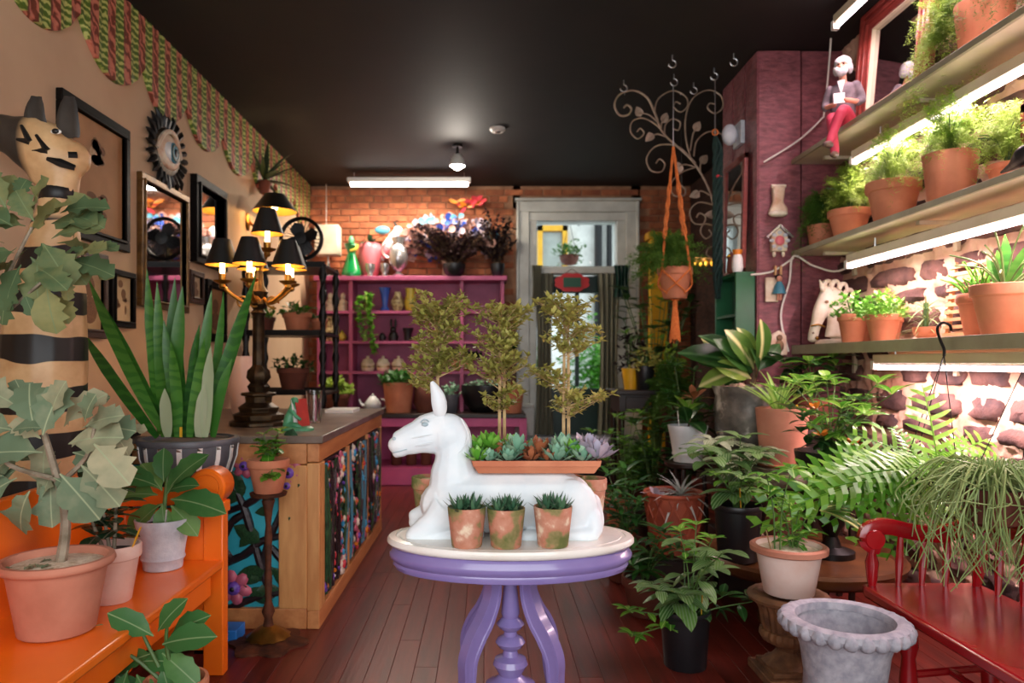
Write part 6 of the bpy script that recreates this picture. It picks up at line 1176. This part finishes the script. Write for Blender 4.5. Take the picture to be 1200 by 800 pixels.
# ================================================================== THE RIGHT: floor plants, urns, bench
random.seed(51)
ov = leaf_mesh('ov_mid', 'l_mid', .46, .8, .8, 6, .25, .35); ovd = leaf_mesh('ov_dark', 'l_dark', .44, .8, .8, 6, .25, .35); ovb = leaf_mesh('ov_bright', 'l_bright', .44, .8, .7, 6, .25, .3); med = leaf_mesh('med', 'l_medin', .5, .8, .8, 8, .2, .45); cro = leaf_mesh('cro', 'l_croton', .46, .8, .7, 8, .22, .35, .03); lance = leaf_mesh('lance', 'l_mid', .26, .7, .9, 6, .25, .35); lanced = leaf_mesh('lanced', 'l_deep', .28, .7, .9, 6, .25, .35)
# nursery pot
def ribbed(a, z): return 1+.012*math.cos(36*a)
t, z = potted('nursery_plant', 'bushy striped-leaf plant in ribbed black plastic nursery pot on the floor', 'plant', (.855, 3.12, 0), 'nursery', .108, .245, 'blackpot', wob=ribbed)
shoots(t, (0, 0, z), 7, (.12, .34), (.05, .2), med, (.12, .17), 4, (-.2, .5), first=.4, tip=(5, .35)); shoots(t, (.02, -.03, z), 3, (.28, .42), (.03, .1), ovb, (.07, .10), 4, (0, .6), first=.6, tip=(6, .5)); shoots(t, (-.03, -.02, z), 2, (-.06, .06), (.2, .27), ovb, (.08, .10), 7, (-.3, .4), az0=PI*.9, azs=.7, tip=(6, .3)); shoots(t, (.03, -.02, z), 2, (.02, .1), (.16, .26), ovd, (.11, .14), 5, (-.5, .3), az0=-.3, azs=.8)
plant_tag(t, (.05, -.06, z), .11, 'yellow', .05)
# woven-pattern terracotta pot of silver tillandsia on a crate
cr = thing('wooden_crate', 'low dark wooden crate under the woven terracotta pot', 'crate', (1.09, 4.22, 0)); obj('body', BX(((0, 0, .1), (.36, .36, .2)), ((0, 0, .205), (.38, .38, .014))), 'darkwood', cr, bev=.004)
t, z = potted('silver_plant', 'spiky silver plant in terracotta pot with woven diamond relief', 'plant', (1.085, 4.2, .213), 'plain', .168, .34, 'wicker')
m = MB()
for s in (-1, 1):
    for i in range(12):
        m.tube([V((.128+.038*j/7)*math.cos(i*PI/6+s*j*.13), (.128+.038*j/7)*math.sin(i*PI/6+s*j*.13), .02+j*.042) for j in range(8)], .008, 5)
m.tube([V(.166*math.cos(i*PI/16), .166*math.sin(i*PI/16), .333) for i in range(32)], .014, 6, closed=True); obj('weave', m, 'wicker', t)
sil = leaf_mesh('sil', 'l_silver', .09, .35, .9, 6, .3, .45, pet=0); rosette(t, (.03, -.04, z+.03), 44, sil, (.16, .25), -.2, 1.35, r=.01); lil = leaf_mesh('lil', 'l_lilac', .35, .7, .7, 6, .25, .3); rosette(t, (-.1, -.02, z), 8, lil, (.10, .16), .1, 1.1)
# small bushes on the left edge of the group
def bush(lab, loc, r_, h, mt, n, hh, lean, me, size, per=6, name='leafy_plant', **k):
    t, z = potted(name, lab, 'plant', loc, 'std', r_, h, mt); shoots(t, (0, 0, z), n, hh, lean, me, size, per, **k); return t
bush('lush green bush on floor behind table, below the dark console', (1.06, 5.55, 0), .17, .28, 'terra', 16, (.3, .68), (.05, .26), ovb, (.08, .13), 6); bush('deep green lance-leaved plant on floor just right of oval table', (.83, 4.35, 0), .14, .24, 'terradark', 13, (.18, .42), (.06, .26), lanced, (.12, .18), 6); bush('dark broad-leaved plant beside the console, behind the white cup pot', (1.18, 5.15, 0), .15, .28, 'blackpot', 9, (.35, .7), (.05, .2), ovd, (.12, .18), 5)
bush('deep green low plant near floor between oval table and nursery pot', (.82, 3.75, 0), .12, .2, 'terradark', 10, (.1, .3), (.08, .2), lanced, (.12, .17), 5)
t = thing('dark_console', 'dark wooden console table with drawer near the back door', 'table', (1.38, 6.25, 0)); obj('top', BX(((0, 0, 1.055), (.62, .5, .035))), 'darkwood', t, bev=.005); obj('body', BX(((0, .01, .96), (.54, .42, .15))), 'darkwood', t); obj('drawer', BX(((-.02, -.205, .96), (.4, .02, .11))), 'darkwood', t, bev=.004); obj('knob', MB().ell((-.02, -.225, .96), .014), 'gold', t)
for a in (-.25, .25):
    for c in (-.18, .19): obj('leg', MB().lathe([(.018, 0), (.03, .1), (.02, .3), (.035, .5), (.022, .7), (.03, .9)], 10, (a, c, 0)), 'darkwood', t)
t = thing('yellow_pot', 'small yellow pot on the dark console by back door', 'pot', (P(736, 0, 6.2).x+.02, 6.2, 1.0735)); obj('body', MB().lathe([(.05, 0), (.075, .18), (.065, .18), (.001, .1)], 18), 'yellow', t)
little_pot('dark pot of fine twiggy plant on console beside yellow pot', 'plant', (P(748, 0, 6.12).x+.06, 6.14, 1.0735), .085, .2, 'blackpot', 'l_topiary', 30, (.16, .22), kind='plain'); t = little_pot('tall dark twiggy plant on console against door casing', 'plant', (P(735, 0, 6.36).x+.02, 6.38, 1.0735), .07, .14, 'greyglaze', 'l_black', 60, (.15, .6)); little_pot('bright fern in small pot at right of dark console', 'plant', (1.60, 6.25, 1.0735), .08, .15, 'terra', 'l_fern', 50, (.16, .3), 'potted_fern')
t = thing('yellow_post', 'weathered yellow wooden post at the back wall right of door', 'post', (1.96, 8.28, 0)); obj('shaft', BX(((0, 0, 1.35), (.2, .12, 2.7))), 'yellow', t, bev=.01); obj('cap', BX(((0, 0, 2.74), (.27, .18, .08)), ((0, 0, .08), (.26, .17, .16))), 'yellow', t, bev=.008)
bush('tall dark foliage plant behind the hanging macrame pot', (1.62, 6.85, 0), .2, .4, 'terradark', 16, (.9, 1.7), (.1, .38), ovd, (.14, .22), 9, 'tall_plant', r=.008); bush('tall yellow-green plant standing before the yellow post', (1.75, 7.6, 0), .18, .4, 'terradark', 12, (1.0, 1.9), (.1, .3), ovb, (.10, .16), 10, 'tall_plant', r=.007)
t = thing('string_light', 'short row of pale yellow glass lights behind the macrame pot', 'light', P(819, 307, 5.9)); obj('bar', BX(((0, 0, .02), (.34, .04, .03))), 'trellis', t)
for i in range(7): obj('bulb', MB().ell((-.15+i*.05, -.03, -.01), (.02, .02, .03)), 'shadegold', t)
point('string_light_glow', (0, -.08, -.03), 1.0, (1, .85, .45), .03, t); [obj('hanger', MB().tube([(q, 0, .03), (q, 0, 3.37-t.location.z)], .003, 5), 'blackmetal', t) for q in (-.14, .14)]
bush('dark leafy plant on floor in the shade behind the grey metal pot', (1.48, 5.35, 0), .17, .35, 'terradark', 16, (.55, 1.05), (.05, .18), lanced, (.14, .2), 8, r=.006)
for lb, lx, ly, lz, sp, n_ in (('feathery dark fern on a tall stand under the macrame tassel', 1.52, 6.0, .95, (.26, .22, .42), 14000), ('broad feathery fern at floor right of the dark console', 1.22, 5.72, .40, (.20, .2, .34), 9000)):
    t = thing('shade_fern', lb, 'plant', (lx, ly, 0)); obj('stand', MB().lathe([(.12, 0), (.12, .03), (.04, .06), (.04, lz-.22), (.1, lz-.2), (.001, lz-.2)], 16), 'darkwood', t); pot(t, 'std', .13, .2, 'terradark', at=(0, 0, lz-.2)); needle_cloud(t, V(0, 0, lz), sp, n_, 'l_ferndark', .06, .005, down=.3, strands=120)
# big grey metal pot on a stool
st = thing('wooden_stool', 'dark wooden stool under the big grey metal pot', 'stool', (1.66, 4.555, 0)); obj('seat', MB().lathe([(.2, .69), (.21, .70), (.21, .73), (.2, .735)], 24), 'darkwood', st)
for a in range(4): obj('leg', MB().tube([(.16*math.cos(a*PI/2+.78), .16*math.sin(a*PI/2+.78), .69), (.2*math.cos(a*PI/2+.78), .2*math.sin(a*PI/2+.78), 0)], .022, 8), 'darkwood', st)
t = thing('variegated_plant', 'variegated broad-leaved plant with pebbles in big wavy-rimmed grey metal pot', 'plant', (1.66, 4.555, .736)); H_ = .42
def scal(a, z): return 1+(.03*math.cos(10*a)*max(0, (z-.3)/.12))
obj('pot', MB().lathe([(.15, 0), (.17, .01), (.215, .14), (.225, .28), (.215, .36), (.24, .42), (.225, .42), (.2, .36), (.001, .34)], 40, wob=scal), 'zincgrey', t)
for i in range(34):
    a = R(0, 6.28); u = R(.3, 1)**.5*.19; obj('pebble', MB().ell((u*math.cos(a), u*math.sin(a), .40+R(-.015, .02)), (R(.022, .036), R(.02, .03), R(.015, .024)), 8, 6, X=Matrix.Rotation(a, 3, 'Z')), 'pebble', t)
vb = V(1.66, 4.555, .736)
for (tx, ty), s, rb in (((838, 392), .26, 0), ((852, 425), .24, 0), ((870, 392), .3, 0), ((900, 400), .28, 0), ((880, 395), .24, 0), ((815, 400), .22, 1), ((830, 415), .2, 1), ((890, 430), .22, 1), ((858, 400), .25, 1), ((825, 440), .18, 0), ((868, 440), .2, 1), ((845, 385), .22, 1), ((905, 415), .22, 1)):
    tip = P(tx, ty, 4.45+R(-.1, .1))-vb; base = V(.03, 0, .44+R(0, .1)); d = (tip-base); put(cro if not rb else ovd, t, base+d*.15, d, (R(-.4, .4), -.8, .6), max(s*1.1, d.length*.95), roll=R(-.4, .4))
stem(t, [(0, 0, .36), (.02, 0, .46), (.03, 0, .58)], .018, 'stembrown')
# round stand with spider plant
rs = thing('round_stand', 'round wooden plant stand with banded edge under the spider plant', 'stand', (1.70, 4.19, 0)); obj('top', MB().lathe([(.16, .60), (.175, .62), (.175, .675), (.165, .69), (.18, .695), (.18, .705), (.001, .706)], 28), 'bark', rs); obj('column', MB().lathe([(.15, 0), (.15, .03), (.05, .06), (.04, .3), (.06, .55), (.14, .6)], 20), 'darkwood', rs)
t, z = potted('spider_plant', 'spider plant in weathered tall terracotta pot on round stand', 'plant', (1.70, 4.17, .707), 'plain', .148, .335, 'terrapale'); spd = leaf_mesh('spd', 'l_bright', .1, .35, .8, 7, .3, .38, pet=0); rosette(t, (-.02, 0, z), 22, spd, (.24, .4), .75, 1.5); obj('saucer', MB().lathe([(.13, 0), (.15, .015), (.145, .02), (.001, .012)], 22), 'terra', t)
plant_tag(t, (.06, -.06, z), .06, 'yellow', 0)
ch = thing('stacked_saucers', 'stack of broken terracotta saucers on edge of round stand', 'saucers', (1.83, 3.96, .7)); 
C_ = ch; ch.location = (1.9, 3.98, .0); ch['label'] = 'narrow dark stool carrying terracotta saucers beside the spider plant'; ch['category'] = 'stool'; ch.name = 'narrow_stool'; obj('seat', BX(((0, 0, .64), (.18, .18, .03))), 'darkwood', ch, bev=.004)
for a in (-.07, .07):
    for c in (-.07, .07): obj('leg', BX(((a, c, .31), (.025, .025, .63))), 'darkwood', ch)
for i in range(3): s_ = thing('terracotta_saucer', ['bottom terracotta saucer on the narrow stool', 'middle terracotta saucer on the narrow stool', 'top terracotta saucer on the narrow stool'][i], 'saucer', (1.9+R(-.008, .008), 3.98, .656+i*.0215), group='saucers on the narrow stool'); obj('dish', MB().lathe([(.07, 0), (.085, .02), (.08, .02), (.068, .006), (.0001, .006)], 20), 'terra', s_)
# white ceramic cup pot
w_ = thing('small_stool', 'small dark stool under the white ceramic cup pot', 'stool', (1.30, 4.68, 0)); obj('seat', MB().lathe([(.14, .63), (.15, .64), (.15, .66), (.0001, .662)], 20), 'darkwood', w_)
for a in range(3): obj('leg', MB().tube([(.1*math.cos(a*2.09), .1*math.sin(a*2.09), .63), (.14*math.cos(a*2.09), .14*math.sin(a*2.09), 0)], .016, 7), 'darkwood', w_)
t, z = potted('cup_plant', 'dark croton-like plant in white ceramic flared cup pot', 'plant', (1.30, 4.68, .663), 'cup', .128, .235, 'whiteceramic'); rosette(t, (0, 0, z+.05), 9, ovd, (.2, .28), -.1, 1.2); rosette(t, (0, 0, z+.12), 6, ovb, (.15, .2), .4, 1.2); rosette(t, (.04, 0, z+.2), 8, leaf_mesh('rcro', 'l_brownsuc', .4, .8, .7, 6, .2, .3), (.10, .16), .2, 1.3); stem(t, [(0, 0, z), (.02, 0, z+.12), (.04, 0, z+.24)], .008, 'stembrown'); plant_tag(t, (-.07, -.06, z), .13, 'white', -.1)
# leafy medinilla masses in the middle
bk2 = thing('black_nursery_plant', 'large ribbed-leaf plant in black nursery pot on the brown round table', 'plant', (1.20, 3.56, .362)); z = pot(bk2, 'nursery', .115, .27, 'blackpot', wob=ribbed)
shoots(bk2, (0, 0, z), 7, (.1, .38), (.06, .22), med, (.14, .19), 4, (-.2, .5), tip=(5, .3)); shoots(bk2, (.0, -.02, z), 4, (.12, .3), (.12, .2), ovb, (.08, .11), 4, (0, .6), first=.5, tip=(6, .4)); plant_tag(bk2, (-.02, -.1, z), .13, 'yellow', -.05)
t = bush('pale striped-leaf plant on a block between white cup and spider plant', (1.42, 4.12, .36), .11, .22, 'terradark', 9, (.15, .34), (.06, .2), leaf_mesh('palem', 'l_pale', .5, .8, .8, 8, .2, .4), (.15, .19), 4, 'striped_plant', tip=(6, .25)); b_ = thing('wooden_block', 'dark wooden block under the pale striped-leaf plant', 'block', (1.42, 4.22, 0)); obj('body', BX(((0, -.06, .18), (.24, .2, .355))), 'darkwood', b_, bev=.004)
# brown round table / basin
t = thing('round_basin_table', 'wide round brown metal basin table on a foot, behind the urns', 'table', (1.57, 3.64, 0)); obj('basin', MB().lathe([(.05, .285), (.30, .275), (.44, .285), (.475, .31), (.485, .345), (.47, .36), (.455, .345), (.44, .33), (.001, .325)], 48), 'traybrown', t); obj('foot', MB().lathe([(.2, 0), (.2, .03), (.08, .06), (.06, .2), (.1, .28)], 24), 'traybrown', t); bk2.location = (1.235, 3.56, .338)
# black pedestal bowl with dark plant
t = thing('pedestal_bowl', 'glossy black baluster pedestal with bowl of orange-flowered leafy plant', 'planter', (1.74, 3.66, .327)); obj('pedestal', MB().lathe([(.11, 0), (.11, .03), (.05, .05), (.03, .1), (.06, .16), (.07, .22), (.03, .28), (.025, .33), (.05, .36)], 24), 'blackmetal', t); obj('bowl', MB().lathe([(.05, .36), (.12, .39), (.165, .46), (.175, .53), (.16, .53), (.14, .48), (.001, .47)], 28), 'blackpot', t); obj('soil', MB().lathe([(.15, .49), (.0001, .505)], 18), 'soil', t)
shoots(t, (0, 0, .5), 13, (.2, .42), (.06, .28), ovb, (.10, .16), 5, (-.2, .6)); shoots(t, (0, 0, .5), 7, (.1, .3), (.1, .26), ovd, (.10, .15), 5, (-.3, .5)); fl = leaf_mesh('ofl', 'relieforange', .6, .6, .5, 4, .3, -.2)
for (a, b_, c) in ((-.13, -.12, .75), (-.12, -.16, .62), (.02, -.18, .58)): rosette(t, (a, b_, c), 5, fl, (.04, .06), .1, .9)
obj('red_jar', MB().lathe([(.06, 0), (.1, .08), (.09, .18), (.05, .22), (.001, .2)], 20), 'terradark', props(thing('red_jar', 'dark red-brown jar standing on the brown basin table', 'jar', (1.55, 3.78, .327))))
# upper right dark plant on tall stand
s_ = thing('tall_stand', 'tall dark narrow stand in corner below lowest shelf', 'stand', (1.98, 4.42, 0)); obj('post', BX(((0, 0, .44), (.1, .1, .86))), 'darkwood', s_, bev=.004); obj('top', BX(((0, 0, .885), (.24, .24, .03)), ((0, 0, .02), (.24, .24, .04))), 'darkwood', s_, bev=.004)
t = bush('dark glossy large-leaf plant below horse bust in the corner', (1.98, 4.40, .90), .11, .19, 'terradark', 9, (.10, .26), (.06, .2), ovd, (.18, .24), 3, tip=(4, .3)); shoots(t, (-.02, -.04, .17), 4, (.15, .27), (.05, .2), ovb, (.14, .2), 2, (0, .5), tip=(4, .4))
# pale pink pot on iron urn
t = thing('iron_urn', 'brown fluted cast iron urn on a square plinth', 'urn', (1.25, 3.0, 0)); flt = lambda n_, d_: (lambda a, z: 1+d_*math.cos(n_*a))
obj('plinth', BX(((0, 0, .0175), (.25, .25, .035)), ((0, 0, .045), (.2, .2, .02))), 'ironrim', t, bev=.004); obj('foot', MB().lathe([(.1, .05), (.105, .065), (.07, .085), (.045, .115), (.05, .125), (.06, .14)], 60, wob=flt(20, .03)), 'ironrim', t)
obj('bowl', MB().lathe([(.055, .135), (.1, .155), (.115, .18), (.11, .2), (.1, .205), (.105, .22), (.115, .28), (.13, .315)], 80, wob=flt(24, .035)), 'ironrim', t); obj('rim', MB().lathe([(.125, .31), (.16, .325), (.165, .338), (.155, .348), (.13, .35), (.11, .335), (.001, .325)], 60, wob=flt(40, .012)), 'ironrim', t)
t, z = potted('trailing_succulent', 'trailing bright plant with gritty soil in chalky pink pot on iron urn', 'plant', (1.25, 3.0, .349), 'roll', .15, .2, 'terrachalk', 'grit'); obj('rim_band', MB().lathe([(.14, .17), (.152, .176), (.153, .196), (.143, .2025), (.128, .2)], 30, caps=False), 'terrapale', t)
shoots(t, (.02, 0, z), 7, (.08, .26), (.03, .13), ovb, (.055, .09), 6, (-.2, .6), first=.2, tip=(6, .4)); shoots(t, (-.06, -.03, z), 2, (.26, .36), (.02, .06), ovb, (.09, .12), 3, (-.2, .4), first=.6, tip=(7, .2)); rosette(t, (.12, 0, z+.16), 5, leaf_mesh('pale', 'l_croton', .42, .8, .7, 6, .2, .3), (.14, .2), .0, .5, spread=1.2, az0=-.4); plant_tag(t, (-.09, -.05, z), .09, 'barktan', -.25)
# grey stone urn
t = thing('stone_urn', 'empty grey stone urn with rolled leaf rim, in front of red bench', 'urn', (1.205, 2.44, 0))
obj('bowl', MB().lathe([(.09, .16), (.115, .175), (.13, .2), (.128, .25), (.14, .34), (.16, .40), (.16, .425), (.15, .40), (.13, .34), (.11, .24), (.001, .2)], 44), 'greystone', t); m = MB(); m.lathe([(.155, .405), (.19, .408), (.203, .425), (.198, .443), (.175, .452), (.155, .445), (.15, .42)], 44, caps=False)
for i in range(26): a = 2*PI*i/26; m.ell((.187*math.cos(a), .187*math.sin(a), .422), (.026, .026, .026), 8, 6, X=Matrix.Rotation(a, 3, 'Z'))
obj('rim', m, 'greystone', t); m = MB(); m.lathe([(.11, 0), (.115, .02), (.07, .05), (.06, .09), (.09, .13), (.11, .16), (.12, .185)], 36)
for i in range(12): a = 2*PI*i/12; m.ell((.118*math.cos(a), .118*math.sin(a), .175), (.02, .024, .026), 8, 6)
obj('foot', m, 'greystone', t)

# hanging fishbone cactus
def frond_mesh(key, matn, n=11, w=.17, droop=.35):
    m = MB(); rb = []
    for i in range(n*2+1): s = i/(n*2); rb.append(V(0, s*(1-.1*droop), -droop*s*s))
    m.tube(rb, [.012*(1-.6*i/(2*n)) for i in range(2*n+1)], 4)
    for i in range(1, 2*n):
        sgn = 1 if i % 2 else -1; s = i/(2*n); q = rb[i]; wl = w*(.55+.75*math.sin(PI*min(.97, s*.92+.12)))*1.05; d = V(sgn*.93, .42, -.12).normalized(); b = V(0, 1, -droop*2*s).normalized()*.026; tip = q+d*wl; md = q+d*wl*.55+V(0, 0, .018); md2 = q+d*wl*.85
        m.add([q-b, md-b*.95, md2-b*.45, tip+b*.3, md2+b*.75, md+b*1.0, q+b], [(0, 1, 5, 6), (1, 2, 4, 5), (2, 3, 4)])
    me = m.mesh('leaf', False); me.materials.append(M[matn]); return me
fm1, fm2 = frond_mesh('f1', 'l_fish'), frond_mesh('f2', 'l_fish', 9, .2, .15)
fc = V(1.885, 3.10, .83); t = thing('fishbone_cactus', 'hanging fishbone cactus with long zigzag leaves under the lowest shelf', 'plant', fc)
obj('basket', MB().lathe([(.05, -.12), (.09, -.10), (.12, -.01), (.125, .0), (.115, .0), (.001, -.02)], 20), 'blackpot', t); hk = V(2.0, 3.17, 1.335)-fc; obj('wire', MB().tube([(-.11, 0, 0), hk], .0025, 4).tube([(.11, -.03, 0), hk], .0025, 4).tube([(0, .11, 0), hk], .0025, 4), 'blackmetal', t)
for (px, py), dy, mm_ in (((885, 605), -.0, 0), ((905, 575), -.1, 0), ((955, 555), -.1, 0), ((985, 520), .05, 1), ((985, 610), -.15, 0), ((1020, 640), -.15, 0), ((1055, 655), -.15, 0), ((1080, 640), -.2, 0), ((1090, 448), .0, 1), ((1165, 505), .05, 1), ((1185, 545), -.1, 0), ((1130, 615), -.25, 0), ((1150, 585), -.2, 0), ((1000, 500), .1, 1), ((1060, 490), .05, 0), ((1130, 510), .0, 1), ((940, 590), -.2, 0), ((1040, 600), -.25, 0), ((1100, 570), -.3, 1), ((1005, 570), -.25, 1), ((1060, 540), -.28, 1), ((1125, 545), -.25, 1), ((930, 545), .05, 0), ((970, 585), -.2, 1)):
    tip = P(px, py, 3.1+dy)-fc; b0 = V(R(-.05, .05), R(-.06, .02), R(0, .03)); d = tip-b0; up = V(R(-.15, .15), -.75, .66) if py > 470 else V(0, -1, .1); put([fm1, fm2][mm_], t, b0, d+V(0, 0, .08 if py > 540 else 0), up, d.length*1.0, w=min(1.3, .36/max(.25, d.length)+.25))
# rhipsalis
rc = V(1.79, 2.56, .86); t = thing('rhipsalis', 'hanging rhipsalis with thin trailing stems at right edge above red bench', 'plant', rc); obj('basket', MB().lathe([(.04, -.14), (.08, -.12), (.1, -.01), (.105, 0), (.095, 0), (.001, -.02)], 20), 'terradark', t); obj('wire', MB().tube([(-.09, 0, 0), (.24, .1, .55)], .002, 4).tube([(.09, 0, 0), (.24, .1, .55)], .002, 4), 'blackmetal', t)
m = MB()
for i in range(330):
    a = R(0, 6.28); L = R(.05, .27); dp = R(-.06, .34); o = V(math.cos(a), math.sin(a), 0); pp = smooth_path([o*.03, o*L*.6+V(0, 0, R(.03, .10)), o*L+V(R(-.05, .05), R(-.05, .05), -dp*.4), o*(L+R(-.06, .06))+V(R(-.07, .07), R(-.07, .07), -dp)], 4); m.tube(pp, [.0042-.0002*j for j in range(len(pp))], 4)
obj('stems', m, 'l_rhips', t, kind='stuff')
# red windsor bench
t = thing('red_bench', 'glossy red painted spindle-back bench along the stone wall', 'bench', (0, 0, 0)); sx0, sx1, sy0, sy1, sz = 1.435, 1.90, 1.1, 2.81, .45
pl = [(sx0+.02, sy0), (sx1, sy0), (sx1, sy1-.03), (sx1-.03, sy1), (sx0+.05, sy1), (sx0+.01, sy1-.02), (sx0, sy1-.06), (sx0, sy0+.02)]
obj('seat', MB().prism(pl, .042, c=(0, 0, sz-.042)), 'redpaint', t, bev=.01)
rail = smooth_path([(1.50, 2.77, .60), (1.455, 2.775, .615), (1.465, 2.775, .66), (1.53, 2.775, .675), (1.63, 2.775, .655), (1.74, 2.775, .645), (1.83, 2.76, .675), (1.875, 2.70, .70), (1.885, 2.5, .70), (1.885, 2.0, .70), (1.885, 1.15, .70)], 5); obj('back_rail', MB().sweep(rail, [(-1, -.55), (-.6, -1), (.6, -1), (1, -.55), (1, .55), (.6, 1), (-.6, 1), (-1, .55)], [(.02, .03)]*len(rail), up=(0, 0, 1)), 'redpaint', t)
obj('scroll', MB().lathe([(.001, -.028), (.035, -.025), (.045, -.01), (.045, .01), (.035, .025), (.0001, .028)], 18), 'redpaint', t, (1.478, 2.775, .628)).rotation_euler = (PI/2, 0, 0)
spn = lambda a, b_, r0=.011: MB().tube(smooth_path([a, (Vector(a)+Vector(b_))/2, b_], 3), [r0*.8, r0, r0*1.25, r0*1.35, r0*1.2, r0, r0*.85], 8)
obj('arm_post', MB().lathe([(.014, 0), (.02, .03), (.024, .09), (.016, .12), (.024, .14), (.018, .165)], 12, (1.475, 2.775, .449)), 'redpaint', t)
for x in (1.575, 1.665, 1.755): obj('spindle', spn((x, 2.775, .445), (x+.01, 2.775, .65)), 'redpaint', t)
obj('corner_post', spn((1.868, 2.765, .445), (1.872, 2.725, .695), .018), 'redpaint', t)
for i in range(12): y = 2.66-i*.125; obj('spindle', spn((1.875, y, .445), (1.885, y, .695)), 'redpaint', t)
for x, y in ((1.49, 2.56), (1.82, 2.62), (1.49, 1.35), (1.82, 1.35)): obj('leg', MB().lathe([(.018, 0), (.024, .05), (.03, .18), (.022, .26), (.032, .30), (.026, .41)], 14, (x, y, 0)), 'redpaint', t)
obj('stretcher', MB().tube([(1.49, 2.56, .2), (1.82, 2.62, .2)], .014, 8), 'redpaint', t); obj('stretcher', MB().tube([(1.49, 1.35, .2), (1.82, 1.35, .2)], .014, 8), 'redpaint', t); obj('stretcher', MB().tube([(1.655, 1.35, .2), (1.655, 2.59, .2)], .014, 8), 'redpaint', t)
